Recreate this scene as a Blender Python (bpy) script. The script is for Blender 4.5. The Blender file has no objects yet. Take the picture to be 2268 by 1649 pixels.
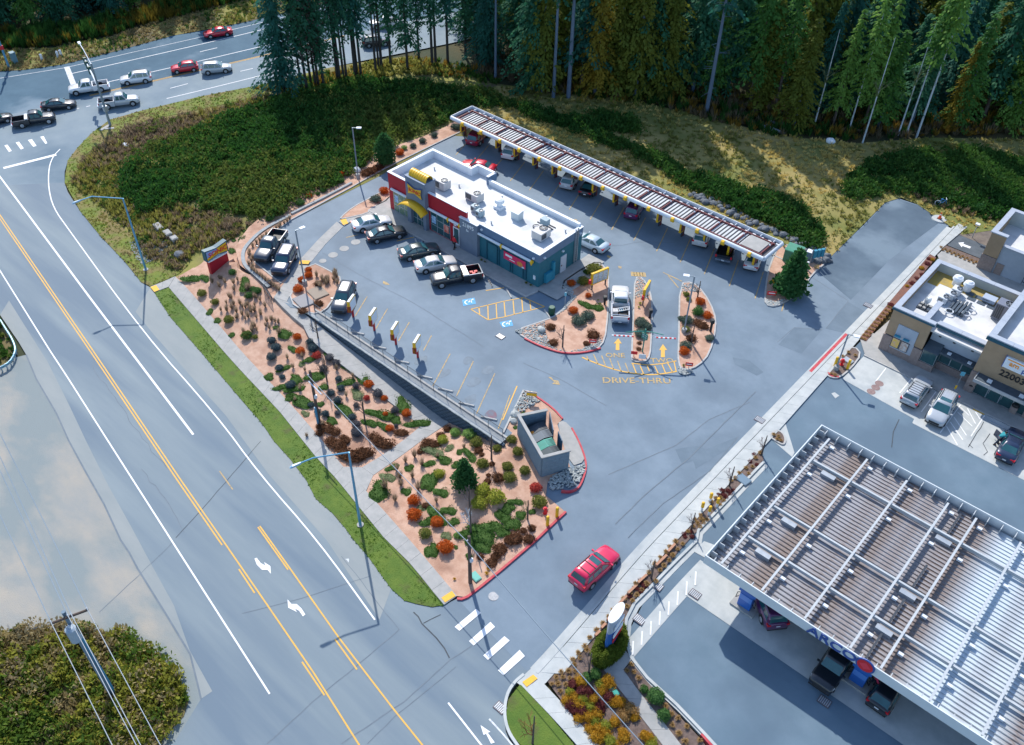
import bpy, bmesh, math, random
import numpy as np
from mathutils import Vector, Matrix
from mathutils.geometry import tessellate_polygon
random.seed(7); RNG = np.random.default_rng(11)
S = bpy.context.scene; COL = S.collection
R = math.radians
# ------------------------------------------------------------------ camera
CAMH = 60.0; FPX = 1968.1; TH = .7459; RO = -.02224; YA = R(-40.9)
def _axes():
    fwd = np.array([0, math.cos(TH), -math.sin(TH)]); right = np.array([1., 0, 0]); down = np.cross(fwd, right)
    c, s = math.cos(RO), math.sin(RO)
    r2 = c*right + s*down; d2 = -s*right + c*down
    Z = np.array([[math.cos(YA), math.sin(YA), 0], [-math.sin(YA), math.cos(YA), 0], [0, 0, 1]])
    return Z@r2, Z@d2, Z@fwd
CR, CD, CF = _axes()
cam = bpy.data.cameras.new('camera'); camo = bpy.data.objects.new('camera', cam); COL.objects.link(camo)
M = Matrix.Identity(4)
for i in range(3):
    M[i][0] = CR[i]; M[i][1] = -CD[i]; M[i][2] = -CF[i]
M[2][3] = CAMH
camo.matrix_world = M
cam.sensor_width = 36; cam.sensor_fit = 'HORIZONTAL'; cam.lens = FPX/2267*36; cam.clip_start = 1; cam.clip_end = 3000
S.camera = camo
# ------------------------------------------------------------------ sky and sun
SAZ = R(147); SEL = R(43)          # direction towards the sun
W = bpy.data.worlds.new('World'); S.world = W; W.use_nodes = True
nt = W.node_tree; sky = nt.nodes.new('ShaderNodeTexSky'); sky.sky_type = 'NISHITA'; sky.sun_disc = False
sky.sun_elevation = SEL; sky.sun_rotation = math.pi/2 - SAZ; sky.air_density = 1.0; sky.dust_density = 0.6; sky.ozone_density = 1.5
bg = nt.nodes['Background']; bg.inputs['Strength'].default_value = 0.15
nt.links.new(sky.outputs[0], bg.inputs[0])
sl = bpy.data.lights.new('sun', 'SUN'); sl.energy = 3.5; sl.angle = R(0.55); sl.color = (1, .93, .84)
so = bpy.data.objects.new('sun', sl); COL.objects.link(so)
sd = Vector((math.cos(SAZ)*math.cos(SEL), math.sin(SAZ)*math.cos(SEL), math.sin(SEL)))
so.rotation_euler = sd.to_track_quat('Z', 'Y').to_euler(); so.location = sd*200
S.view_settings.view_transform = 'Standard'; S.view_settings.look = 'None'; S.view_settings.exposure = 0.63; S.view_settings.gamma = 1
S.cycles.max_bounces = 6; S.cycles.use_denoising = True
# ------------------------------------------------------------------ survey: photograph pixel -> point on the terrain
def ray(u, v, z):
    d = CF*FPX + CR*(u-1133.5) + CD*(v-824.5); t = (z-CAMH)/d[2]
    return float(d[0]*t), float(d[1]*t)
def dist(x, y): return (x+82.7)*.1314 + (y-33.42)*.9913
def sm(t): t = min(1, max(0, t)); return t*t*(3-2*t)
def hz(x, y):
    wd = 15.5 + max(0, -x-85)*1.5
    return -1.8*(1-sm((dist(x, y)-1.5)/wd))
def zwall(x):
    if x < -66: return -.1
    return -.1 - 1.7*min(1, (x+66)/22.)
def hgard(x, y):
    d = dist(x, y); dw = (x+82.7)*.1314 + 7.81
    s = min(1, max(0, (d-2)/(dw-2.0)))
    return -1.8 + (zwall(x)+1.8)*s
def T(x, y):
    if y < 41.9 and -84 < x < -36 and dist(x, y) < 15:
        g = hgard(x, y); h = hz(x, y)
        a = 1. if x < -44 else (-36-x)/8
        if x < -78: a = (x+84)/6
        return g*a + h*(1-a)
    return hz(x, y)
TILE = {'t1': (0, 0), 't2': (650, 0), 't3': (1350, 0), 't4': (2050, 0), 'm1': (0, 450), 'm2': (650, 450), 'm3': (1350, 450), 'm4': (2050, 450),
        'b1': (0, 950), 'b2': (650, 950), 'b3': (1350, 950), 'b4': (2050, 950), 'c1': (0, 1450), 'c2': (650, 1450), 'c3': (1350, 1450), 'c4': (2050, 1450),
        'r1': (780, 800), 'r2': (1050, 980), 'r3': (1020, 380), 'r4': (1220, 560), 'r5': (1200, 270), 'r6': (1850, 550), 'r7': (2400, 700), 'r8': (2350, 900)}
TSC = {'t': 3.24, 'm': 3.24, 'b': 3.24, 'c': 2.9986, 'r': 6.48}
def px(k, x, y):
    if k == 'D': return x, y
    s = 4.1225 if k == 'r8' else TSC[k[0]]
    o = TILE[k]; return (o[0]+x/s)*.82445, (o[1]+y/s)*.82445
def G(k, x, y, z=None):
    u, v = px(k, x, y)
    if z is not None: return ray(u, v, z)
    zz = 0.
    for i in range(8): p = ray(u, v, zz); zz = .5*zz + .5*T(*p)
    return ray(u, v, zz)
def GL(k, pts, z=None): return [G(k, a, b, z) for a, b in pts]
# ------------------------------------------------------------------ materials
MATS = {}
def mat(name, col, rough=.8, col2=None, scale=2., metal=0., bump=0., bscale=None, spec=.5, coat=0., detail=4., contrast=(.35, .65), stretch=None, col3=None, scale3=.3, trans=0., c3=(.45, .62), rot=0.):
    if name in MATS: return MATS[name]
    m = bpy.data.materials.new(name); m.use_nodes = True; n = m.node_tree.nodes; l = m.node_tree.links
    b = n['Principled BSDF']; b.inputs['Roughness'].default_value = rough; b.inputs['Metallic'].default_value = metal
    b.inputs['Specular IOR Level'].default_value = spec; b.inputs['Coat Weight'].default_value = coat
    if coat: b.inputs['Coat Roughness'].default_value = .06
    b.inputs['Base Color'].default_value = (*col, 1)
    tc = n.new('ShaderNodeTexCoord'); mp = n.new('ShaderNodeMapping'); l.new(tc.outputs['Object'], mp.inputs[0])
    if stretch: mp.inputs['Scale'].default_value = stretch
    mp.inputs['Rotation'].default_value[2] = rot
    if col2 is not None:
        t = n.new('ShaderNodeTexNoise'); t.inputs['Scale'].default_value = scale; t.inputs['Detail'].default_value = detail; t.inputs['Roughness'].default_value = .62
        l.new(mp.outputs[0], t.inputs['Vector'])
        r = n.new('ShaderNodeMapRange'); r.inputs[1].default_value = contrast[0]; r.inputs[2].default_value = contrast[1]; l.new(t.outputs[0], r.inputs[0])
        x = n.new('ShaderNodeMix'); x.data_type = 'RGBA'; x.inputs[6].default_value = (*col, 1); x.inputs[7].default_value = (*col2, 1); l.new(r.outputs[0], x.inputs[0])
        out = x.outputs[2]
        if col3 is not None:
            t3 = n.new('ShaderNodeTexNoise'); t3.inputs['Scale'].default_value = scale3; t3.inputs['Detail'].default_value = 5; l.new(mp.outputs[0], t3.inputs['Vector'])
            r3 = n.new('ShaderNodeMapRange'); r3.inputs[1].default_value = c3[0]; r3.inputs[2].default_value = c3[1]; l.new(t3.outputs[0], r3.inputs[0])
            x3 = n.new('ShaderNodeMix'); x3.data_type = 'RGBA'; l.new(out, x3.inputs[6]); x3.inputs[7].default_value = (*col3, 1); l.new(r3.outputs[0], x3.inputs[0]); out = x3.outputs[2]
        l.new(out, b.inputs['Base Color'])
    if bump:
        t2 = n.new('ShaderNodeTexNoise'); t2.inputs['Scale'].default_value = bscale or scale*6; t2.inputs['Detail'].default_value = 3; l.new(mp.outputs[0], t2.inputs['Vector'])
        bn = n.new('ShaderNodeBump'); bn.inputs['Strength'].default_value = bump; bn.inputs['Distance'].default_value = .05; l.new(t2.outputs[0], bn.inputs['Height']); l.new(bn.outputs[0], b.inputs['Normal'])
    if trans: b.inputs['Transmission Weight'].default_value = trans
    MATS[name] = m; return m
def leafmat(name, col, col2, scale=1.5):
    if name in MATS: return MATS[name]
    m = mat(name, col, .75, col2, scale, spec=.2, contrast=(.3, .7), detail=2)
    n = m.node_tree.nodes; l = m.node_tree.links; b = n['Principled BSDF']
    tr = n.new('ShaderNodeBsdfTranslucent'); src = b.inputs['Base Color'].links[0].from_socket; l.new(src, tr.inputs[0])
    mx = n.new('ShaderNodeMixShader'); mx.inputs[0].default_value = .4; l.new(b.outputs[0], mx.inputs[1]); l.new(tr.outputs[0], mx.inputs[2]); l.new(mx.outputs[0], n['Material Output'].inputs[0])
    return m
# ------------------------------------------------------------------ mesh builder
class MB:
    def __init__(s): s.v = []; s.f = []; s.m = []
    def add(s, vs, fs, m=0):
        o = len(s.v); s.v += [tuple(p) for p in vs]; s.f += [tuple(i+o for i in f) for f in fs]; s.m += [m]*len(fs); return s
    def box(s, x0, y0, z0, x1, y1, z1, m=0):
        x0, x1 = min(x0, x1), max(x0, x1); y0, y1 = min(y0, y1), max(y0, y1); z0, z1 = min(z0, z1), max(z0, z1)
        return s.add([(x0, y0, z0), (x1, y0, z0), (x1, y1, z0), (x0, y1, z0), (x0, y0, z1), (x1, y0, z1), (x1, y1, z1), (x0, y1, z1)],
              [(0, 3, 2, 1), (4, 5, 6, 7), (0, 1, 5, 4), (1, 2, 6, 5), (2, 3, 7, 6), (3, 0, 4, 7)], m)
    def obox(s, c, sz, rz=0, m=0):
        a, b, h = sz[0]/2, sz[1]/2, sz[2]; ca, sa = math.cos(rz), math.sin(rz)
        P = [(c[0]+ca*x-sa*y, c[1]+sa*x+ca*y) for x, y in ((-a, -b), (a, -b), (a, b), (-a, b))]
        return s.prism(P, c[2], c[2]+h, m)
    def prism(s, poly, z0, z1, m=0):
        n = len(poly); A = sum(poly[i][0]*poly[(i+1) % n][1]-poly[(i+1) % n][0]*poly[i][1] for i in range(n))
        if A < 0: poly = poly[::-1]
        vs = [(p[0], p[1], z0) for p in poly]+[(p[0], p[1], z1) for p in poly]
        return s.add(vs, [tuple(range(n))[::-1], tuple(range(n, 2*n))]+[(i, (i+1) % n, n+(i+1) % n, n+i) for i in range(n)], m)
    def cyl(s, p0, p1, r0, r1=None, n=10, m=0, cap=True):
        r1 = r0 if r1 is None else r1
        p0, p1 = Vector(p0), Vector(p1); d = (p1-p0).normalized()
        a = d.orthogonal().normalized(); b = d.cross(a)
        vs = []
        for p, r in ((p0, r0), (p1, r1)):
            for i in range(n):
                t = 2*math.pi*i/n; vs.append(p+a*(r*math.cos(t))+b*(r*math.sin(t)))
        fs = [(i, (i+1) % n, n+(i+1) % n, n+i) for i in range(n)]
        if cap: fs += [tuple(range(n))[::-1], tuple(range(n, 2*n))]
        return s.add(vs, fs, m)
    def tube(s, pts, r, n=8, m=0):
        for a, b in zip(pts[:-1], pts[1:]): s.cyl(a, b, r, r, n, m)
        return s
    def quad(s, a, b, c, d, m=0): return s.add([a, b, c, d], [(0, 1, 2, 3)], m)
    def ico(s, c, r, sub=1, m=0, jit=0., sz=(1, 1, 1)):
        bm = bmesh.new(); bmesh.ops.create_icosphere(bm, subdivisions=sub, radius=1)
        vs = [(c[0]+v.co.x*r*sz[0]*(1+random.uniform(-jit, jit)), c[1]+v.co.y*r*sz[1]*(1+random.uniform(-jit, jit)), c[2]+v.co.z*r*sz[2]*(1+random.uniform(-jit, jit))) for v in bm.verts]
        fs = [tuple(v.index for v in f.verts) for f in bm.faces]; bm.free(); return s.add(vs, fs, m)
    def mesh(s, name, mats, smooth=False):
        me = bpy.data.meshes.new(name); me.from_pydata(s.v, [], s.f)
        for m in (mats if isinstance(mats, (list, tuple)) else [mats]): me.materials.append(m)
        if len(me.materials) > 1: me.polygons.foreach_set('material_index', s.m)
        if smooth: me.polygons.foreach_set('use_smooth', [True]*len(s.f))
        me.update(); return me
    def build(s, name, mats, parent=None, smooth=False, bevel=0.):
        o = bpy.data.objects.new(name, s.mesh(name, mats, smooth)); COL.objects.link(o); o.parent = parent
        if bevel:
            b = o.modifiers.new('b', 'BEVEL'); b.width = bevel; b.segments = 2; b.limit_method = 'ANGLE'
        return o
def tag(o, label, cat=None, group=None, kind=None):
    o['label'] = label
    if cat: o['category'] = cat
    if group: o['group'] = group
    if kind: o['kind'] = kind
    return o
def thing(name, loc, label, cat, group=None, rz=0):
    o = bpy.data.objects.new(name, None); COL.objects.link(o); o.location = loc; o.rotation_euler = (0, 0, rz)
    o.empty_display_size = .3; return tag(o, label, cat, group)
def child(name, me, parent, m=None, loc=None, rz=0, scale=None):
    o = bpy.data.objects.new(name, me); COL.objects.link(o); o.parent = parent
    if loc is not None: o.location = loc
    o.rotation_euler = (0, 0, rz)
    if scale is not None: o.scale = scale if hasattr(scale, '__len__') else (scale,)*3
    if m is not None: setm(o, m)
    return o
def setm(o, m, i=0):
    o.material_slots[i].link = 'OBJECT'; o.material_slots[i].material = m
def text(name, body, size, m, parent, loc, rot, ext=.01, align='CENTER', sx=1., shear=0.):
    c = bpy.data.curves.new(name, 'FONT'); c.body = body; c.size = size; c.extrude = ext; c.align_x = align; c.align_y = 'CENTER'; c.shear = shear; c.offset = size*.012
    c.materials.append(m); c.resolution_u = 3
    tmp = bpy.data.objects.new('tmp', c); me = bpy.data.meshes.new_from_object(tmp); bpy.data.objects.remove(tmp); me.name = name
    if not me.materials: me.materials.append(m)
    o = bpy.data.objects.new(name, me); COL.objects.link(o); o.parent = parent; o.location = loc; o.rotation_euler = rot; o.scale = (sx, 1, 1); return o
# ------------------------------------------------------------------ draped sheets, kerbs, slabs
def sheet(name, pts, m, off=0., zf=T, step=2., label=None, kind='structure', parent=None):
    bm = bmesh.new(); vs = [bm.verts.new((p[0], p[1], 0)) for p in pts]; f = bm.faces.new(vs)
    bm.normal_update()
    if f.normal.z < 0: f.normal_flip()
    bmesh.ops.triangulate(bm, faces=bm.faces[:])
    if zf is not None:
        x0, x1 = min(p[0] for p in pts), max(p[0] for p in pts); y0, y1 = min(p[1] for p in pts), max(p[1] for p in pts)
        for ax, a, b in ((0, x0, x1), (1, y0, y1)):
            k = math.ceil(a/step)*step
            while k < b:
                co = (k, 0, 0) if ax == 0 else (0, k, 0); no = (1, 0, 0) if ax == 0 else (0, 1, 0)
                bmesh.ops.bisect_plane(bm, geom=bm.verts[:]+bm.edges[:]+bm.faces[:], plane_co=co, plane_no=no); k += step
    for v in bm.verts: v.co.z = (zf(v.co.x, v.co.y) if zf is not None else 0) + off
    for fc in bm.faces: fc.normal_update()
    for fc in bm.faces:
        if fc.normal.z < 0: fc.normal_flip()
    me = bpy.data.meshes.new(name); bm.to_mesh(me); bm.free(); me.materials.append(m)
    o = bpy.data.objects.new(name, me); COL.objects.link(o); o.parent = parent
    if label and parent is None: tag(o, label, kind=kind)
    return o
Z0 = lambda x, y: 0.
def dens(pts, step, closed=False):
    out = []; n = len(pts)
    for i in range(n if closed else n-1):
        a, b = pts[i], pts[(i+1) % n]; L = math.dist(a, b); k = max(1, int(math.ceil(L/step)))
        out += [(a[0]+(b[0]-a[0])*j/k, a[1]+(b[1]-a[1])*j/k) for j in range(k)]
    if not closed: out.append(pts[-1])
    return out
def offs(pts, w, closed=False):
    n = len(pts); out = []
    for i in range(n):
        a = pts[i-1] if (closed or i) else pts[i]; b = pts[(i+1) % n] if (closed or i < n-1) else pts[i]
        dx, dy = b[0]-a[0], b[1]-a[1]; L = math.hypot(dx, dy) or 1
        out.append((pts[i][0]-dy/L*w, pts[i][1]+dx/L*w))
    return out
def smoothline(pts, closed=False, it=2):
    for _ in range(it):
        n = len(pts); out = [] if closed else [pts[0]]
        for i in range(n if closed else n-1):
            a, b = pts[i], pts[(i+1) % n]
            out += [(a[0]*.75+b[0]*.25, a[1]*.75+b[1]*.25), (a[0]*.25+b[0]*.75, a[1]*.25+b[1]*.75)]
        if not closed: out.append(pts[-1])
        pts = out
    return pts
def kerb(name, pts, m, w=.16, h=.13, zf=T, closed=False, low=-.25, label=None, parent=None, z=0.):
    pts = dens(pts, 1.5, closed); A = offs(pts, w/2, closed); B = offs(pts, -w/2, closed); n = len(pts); mb = MB(); vs = []
    for p, a, b in zip(pts, A, B):
        zz = zf(*p)+z
        vs += [(a[0], a[1], zz+low), (a[0], a[1], zz+h), (b[0], b[1], zz+h), (b[0], b[1], zz+low)]
    fs = []
    for i in range(n if closed else n-1):
        o, q = 4*i, 4*((i+1) % n)
        fs += [(o, q, q+1, o+1), (o+1, q+1, q+2, o+2), (o+2, q+2, q+3, o+3)]
    if not closed: fs += [(0, 1, 2, 3), (4*n-4, 4*n-1, 4*n-2, 4*n-3)]
    mb.add(vs, fs); o = mb.build(name, m, parent)
    if label and parent is None: tag(o, label, kind='structure')
    return o
def slabs(name, A, B, m, L=1.8, off=.1, th=.12, zf=T, label=None, gap=.02, cols=1):
    """concrete slabs laid between two edge lines A and B; each slab its own piece"""
    root = bpy.data.objects.new(name, None); COL.objects.link(root); tag(root, label, kind='structure')
    def at(pts, t):
        Ls = [0]
        for a, b in zip(pts[:-1], pts[1:]): Ls.append(Ls[-1]+math.dist(a, b))
        s = t*Ls[-1]
        for i in range(len(pts)-1):
            if s <= Ls[i+1]+1e-9:
                f = (s-Ls[i])/max(1e-9, Ls[i+1]-Ls[i]); return (pts[i][0]+(pts[i+1][0]-pts[i][0])*f, pts[i][1]+(pts[i+1][1]-pts[i][1])*f)
        return pts[-1]
    tot = sum(math.dist(a, b) for a, b in zip(A[:-1], A[1:])); n = max(1, round(tot/L)); e = gap/2/L
    for i in range(n):
        t0, t1 = (i+e)/n, (i+1-e)/n
        for c in range(cols):
            c0, c1 = c/cols+(.006 if c else 0), (c+1)/cols-(.006 if c < cols-1 else 0)
            mix = lambda t, c: tuple(at(A, t)[k]*(1-c)+at(B, t)[k]*c for k in (0, 1))
            q = [mix(t0, c0), mix(t1, c0), mix(t1, c1), mix(t0, c1)]
            ar = sum(q[j][0]*q[(j+1) % 4][1]-q[(j+1) % 4][0]*q[j][1] for j in range(4))
            if ar < 0: q = q[::-1]
            vs = [(p[0], p[1], zf(*p)+off-th) for p in q]+[(p[0], p[1], zf(*p)+off+random.uniform(-.004, .004)) for p in q]
            MB().add(vs, [(3, 2, 1, 0), (4, 5, 6, 7), (0, 1, 5, 4), (1, 2, 6, 5), (2, 3, 7, 6), (3, 0, 4, 7)]).build('slab', m, root)
    return root
def inpoly(x, y, P):
    c = False; n = len(P); j = n-1
    for i in range(n):
        if (P[i][1] > y) != (P[j][1] > y) and x < (P[j][0]-P[i][0])*(y-P[i][1])/(P[j][1]-P[i][1])+P[i][0]: c = not c
        j = i
    return c
def scatter(P, n, rnd=random):
    x0, x1 = min(p[0] for p in P), max(p[0] for p in P); y0, y1 = min(p[1] for p in P), max(p[1] for p in P); out = []
    for _ in range(n*30):
        p = (rnd.uniform(x0, x1), rnd.uniform(y0, y1))
        if inpoly(*p, P): out.append(p)
        if len(out) >= n: break
    return out
# ================================================================== the setting
ASPH = mat('asphalt_lot', (.135, .192, .25), .72, (.175, .238, .302), .35, bump=.25, bscale=30, detail=8, col3=(.108, .155, .205), scale3=.12, c3=(.5, .72), spec=.35)
ROADM = mat('asphalt_road', (.165, .218, .258), .75, (.205, .258, .29), .25, bump=.2, bscale=30, detail=8, stretch=(.16, 1.5, 1), rot=R(7.5), col3=(.13, .182, .235), scale3=.22, c3=(.42, .62), spec=.3)
HWYM = mat('asphalt_highway', (.045, .105, .16), .75, (.065, .135, .195), .3, bump=.2, bscale=30, detail=8, col3=(.16, .23, .29), scale3=.08, c3=(.57, .68), spec=.15)  # pale blotches put cloud-like wet reflections into the colour
CONC = mat('concrete', (.30, .31, .305), .85, (.38, .38, .37), 1.2, bump=.15, bscale=40, detail=7)
CONCN = mat('concrete_pale', (.40, .435, .44), .85, (.48, .51, .51), .9, bump=.15, bscale=40, detail=7, col3=(.34, .38, .40), scale3=.5, c3=(.52, .75))
KERB = mat('kerb_concrete', (.36, .37, .37), .85, (.46, .46, .45), 1.6, bump=.2, bscale=30)
KERBR = mat('kerb_red', (.42, .025, .05), .7, (.5, .08, .09), 2.5, bump=.1, bscale=20)
MULCH = mat('bark_mulch', (.45, .265, .185), .95, (.58, .385, .285), 1.3, bump=.7, bscale=18, detail=9, col3=(.34, .195, .135), scale3=.35, c3=(.5, .7))
MULCHD = mat('bark_mulch_dark', (.11, .08, .07), .95, (.19, .14, .12), 3, bump=.8, bscale=20, detail=9)
GRASS = mat('grass', (.065, .13, .013), .9, (.105, .165, .018), .8, bump=.9, bscale=9, detail=9, col3=(.085, .085, .03), scale3=.6, c3=(.55, .72))
DRY = mat('dry_meadow', (.23, .20, .06), .95, (.34, .27, .10), .25, bump=.9, bscale=5, detail=9, col3=(.15, .17, .04), scale3=.09, c3=(.42, .6))
SOIL = mat('forest_soil', (.03, .04, .016), .95, (.085, .065, .022), .18, bump=.9, bscale=3, detail=9, col3=(.025, .045, .02), scale3=.08)
GRAV = mat('gravel_lot', (.265, .28, .275), .9, (.35, .325, .28), .22, bump=.5, bscale=9, detail=9, stretch=(1, 1.6, 1), col3=(.205, .245, .255), scale3=.13, c3=(.45, .6))
WHITE = mat('paint_white', (.78, .80, .82), .7, (.62, .65, .68), 3, contrast=(.5, .8), detail=8)
WHITEF = mat('paint_white_worn', (.60, .64, .68), .75, (.30, .34, .38), 3, contrast=(.48, .7), detail=9)
YEL = mat('paint_yellow', (.70, .40, .06), .7, (.55, .34, .10), 2.5, contrast=(.45, .75), detail=8)
YELF = mat('paint_yellow_worn', (.50, .34, .12), .75, (.20, .20, .19), 3.5, contrast=(.45, .66), detail=9)
BLUEP = mat('paint_blue', (.04, .30, .62), .7, (.10, .36, .62), 3)
TACT = mat('tactile_yellow', (.80, .46, .04), .75, (.7, .4, .05), 6)
ROCKM = mat('river_rock', (.46, .49, .48), .85, (.25, .28, .28), 3, bump=.3)
ROCKD = mat('basalt', (.08, .10, .125), .85, (.16, .18, .20), 2.5, bump=.5, bscale=6)
# ---- base ground: one sheet to the horizon, fine near the site
xs = sorted(set([-1500, -900, -600, -400, -320, -270] + list(np.arange(-230, 40.1, 2)) + [60, 90, 140, 220, 400, 800, 1500]))
ys = sorted(set([-1200, -600, -300, -150, -90, -60] + list(np.arange(-40, 130.1, 2)) + [140, 150, 165, 180, 200, 230, 280, 400, 700, 1500]))
Zg = np.array([[T(x, y) for x in xs] for y in ys]); Zp = np.pad(Zg, 1, mode='edge')
Zm = np.min([Zp[i:i+Zg.shape[0], j:j+Zg.shape[1]] for i in range(3) for j in range(3)], axis=0)-.18
mb = MB(); nx = len(xs)
mb.v = [(xs[i], ys[j], float(Zm[j, i])) for j in range(len(ys)) for i in range(nx)]
mb.f = [(j*nx+i, j*nx+i+1, (j+1)*nx+i+1, (j+1)*nx+i) for j in range(len(ys)-1) for i in range(nx-1)]; mb.m = [0]*len(mb.f)
tag(mb.build('ground', SOIL), 'dark soil and leaf litter under the woods and brush', kind='structure')
# ---- main road
RE = [(143, 404), (150, 425), (178, 468), (221, 521), (277, 580), (313, 625), (333, 636), (342, 648), (377, 702), (448, 783), (536, 887), (579, 936), (607, 977), (643, 1017), (678, 1063), (699, 1104), (734, 1134), (765, 1170), (783, 1195), (814, 1231), (866, 1303), (896, 1330), (926, 1338), (957, 1344), (981, 1340)]
GE = [(-60, 620), (0, 697), (40, 755), (58, 785), (80, 838), (125, 915), (152, 975), (190, 1045), (230, 1115), (267, 1195), (286, 1223), (305, 1259), (363, 1352), (421, 1448), (440, 1525), (445, 1547)]
ROADP = GL('D', [(-700, 440)]+RE+[(1012, 1325), (1168, 1487), (1140, 1509), (1121, 1536), (1113, 1575), (1120, 1620), (1150, 1690), (1400, 2100), (100, 2100), (382, 1649)]+GE[::-1]+[(-700, 445)])
sheet('main_road', ROADP, ROADM, label='pale grey two-lane road with a turn lane running past the drive-in')
HUP = [(-500, 262), (0, 158), (51, 155), (142, 142), (254, 114), (382, 79), (471, 64), (547, 48), (700, 12), (1000, -58), (1400, -150)]
HLO = [(1400, 0), (1000, 95), (892, 117), (790, 137), (727, 150), (577, 188), (509, 201), (443, 214), (382, 229), (318, 244), (244, 265), (203, 295), (173, 326), (150, 356), (143, 380)]
HCL = [(1400, -64), (1000, 28), (575, 125), (198, 212), (0, 258), (-700, 419)]
HWYP = GL('D', HUP+HCL)
sheet('highway', GL('D', HCL[::-1]+HLO+[(143, 404), (-700, 440)]), mat('asphalt_junction', (.165, .225, .275), .75, (.205, .265, .305), .25, bump=.2, bscale=30, detail=8, col3=(.105, .165, .22), scale3=.09, c3=(.52, .68), spec=.2), label='paler near lanes of the highway at the junction')
SHO = GL('D', GE[1:]+[(470, 1530), (420, 1440), (385, 1340), (330, 1240), (290, 1165), (240, 1075), (190, 975), (150, 890), (105, 800), (70, 745), (20, 665)])
sheet('road_shoulder', SHO, mat('dusty_asphalt', (.225, .262, .275), .85, (.265, .295, .30), .5, detail=8, bump=.2, bscale=30, stretch=(.3, 1, 1), rot=R(7.5)), off=.006, label='dusty pale shoulder of the main road along the gravel')
sheet('road_shoulder', GL('D', RE[6:21]+[(840, 1372), (725, 1198), (595, 1050), (500, 920), (340, 740), (300, 690)]), MATS['dusty_asphalt'], off=.006, label='dusty pale shoulder of the main road along the verge')
sheet('highway', HWYP, HWYM, label='blue-grey multi-lane highway crossing beyond the brush field')
# ---- gravel lot and its scrub corner
GLOT = GL('D', [(58, 785)]+GE[4:]+[(382, 1649), (100, 2100), (-600, 1800), (-700, 900), (0, 800)])
sheet('gravel_lot', GLOT, GRAV, label='pale dusty gravel pull-out beside the main road')
# ---- meadow beyond the canopy, verges
FIELD = GL('D', [(143, 404), (150, 356), (203, 295), (244, 265), (382, 229), (577, 188), (727, 150), (900, 125), (1100, 185), (1300, 215), (1420, 235), (1420, 330), (1000, 300), (840, 390), (640, 490), (540, 560), (390, 640), (333, 636), (277, 580), (221, 521), (178, 468)])
DRYG = mat('verge_meadow', (.17, .19, .035), .95, (.26, .235, .06), .3, bump=.9, bscale=6, detail=9, col3=(.12, .10, .05), scale3=.12)
sheet('brush_field', FIELD, DRYG, off=.02, label='grassy field of brush between the highway and the drive-in')
MEAD = GL('D', [(1100, 190), (1400, 222), (1560, 258), (1720, 300), (1890, 318), (2070, 305), (2300, 310), (2400, 480), (2130, 520), (2030, 452), (1995, 438), (1960, 448), (1910, 498), (1875, 533), (1830, 578), (1802, 604), (1785, 590), (1760, 560), (1600, 480), (1300, 350), (1050, 245)])
sheet('meadow', MEAD, DRY, off=.05, label='dry yellow-green meadow behind the long canopy')
VERGE2 = GL('D', [(0, 158), (51, 155), (142, 142), (254, 114), (382, 79), (547, 48), (700, 12), (700, -18), (520, 5), (370, 45), (240, 82), (130, 105), (0, 112), (-300, 160), (-300, 218)])
sheet('far_verge', VERGE2, DRYG, off=.03, label='grassy verge along the far side of the highway')
# ---- lot asphalt (flat terrace)
LOTL = GL('t2', [(2120, 1040), (1900, 1150), (1650, 1270), (1400, 1390), (1200, 1490)], 0)+GL('m2', [(960, 170), (700, 310), (430, 455), (320, 535), (200, 620), (125, 740), (115, 830), (190, 890), (280, 965), (340, 1010)], 0)
LOTP = LOTL + GL('m2', [(300, 1115), (420, 1215)], 0)+[(-64.5, 42.2), (-37, 42.1), (-37, 44.4), (-20.8, 42.3), (-20.8, 105.5)] + GL('m4', [(1600, 425), (1380, 335), (1180, 268), (1060, 300), (860, 510), (720, 640), (540, 820), (430, 930)], 0)+[(-31, 84.8), (-60, 84.8), (-80.2, 84.8)]
sheet('parking_lot', LOTP, ASPH, off=0., zf=None, label='blue-grey asphalt lot around the drive-in restaurant')
DRVP = [(-20.8, 42.3), (-37, 44.4)]+GL('b3', [(385, 1130), (370, 1230), (545, 1375)])+GL('D', [(1012, 1325), (1168, 1487)])+[(-20.8, 27.2)]
sheet('driveway', DRVP, ASPH, zf=hz, label='asphalt driveway rising from the main road')
# ---- ARCO side ground
ALOT = [(-17.0, 34), (-16.5, 33.4)]+GL('c3', [(1060, 950), (1150, 1080), (1400, 1320), (1640, 1560), (1760, 1690)])+[(10, 20), (40, 20), (40, 78), (-19.0, 78.0), (-19.0, 44.)]
ASPH2 = mat('asphalt_station', (.098, .165, .225), .75, (.125, .195, .26), .4, bump=.25, bscale=30, detail=8, col3=(.085, .142, .20), scale3=.15)
sheet('station_lot', ALOT, ASPH2, zf=hz, label='asphalt forecourt of the petrol station')
# concrete pads
sheet('forecourt_pad', [(-15.3, 39.2), (12, 39.2), (12, 60.2), (-15.3, 60.2)], CONCN, off=.012, zf=hz, label='pale concrete pad below the petrol canopy')
sheet('parking_pad', [(-17.7, 75.4), (-17.75, 70.7), (-10.1, 70.2), (-10.0, 69.55), (-5.2, 69.5), (40, 69.5), (40, 75.5)], CONCN, off=.014, zf=None, label='pale concrete parking bays before the store')
sheet('store_walk', [(-17.7, 75.6), (40, 75.6), (40, 79.4), (-19.0, 79.4), (-17.4, 77.7), (-19.2, 77.6)], CONC, off=.12, zf=None, label='concrete walk along the store front')
kerb('store_kerb', [(-17.75, 75.5), (40, 75.5)], KERB, w=.16, h=.125, zf=Z0, label='kerb before the store walk')
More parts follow.
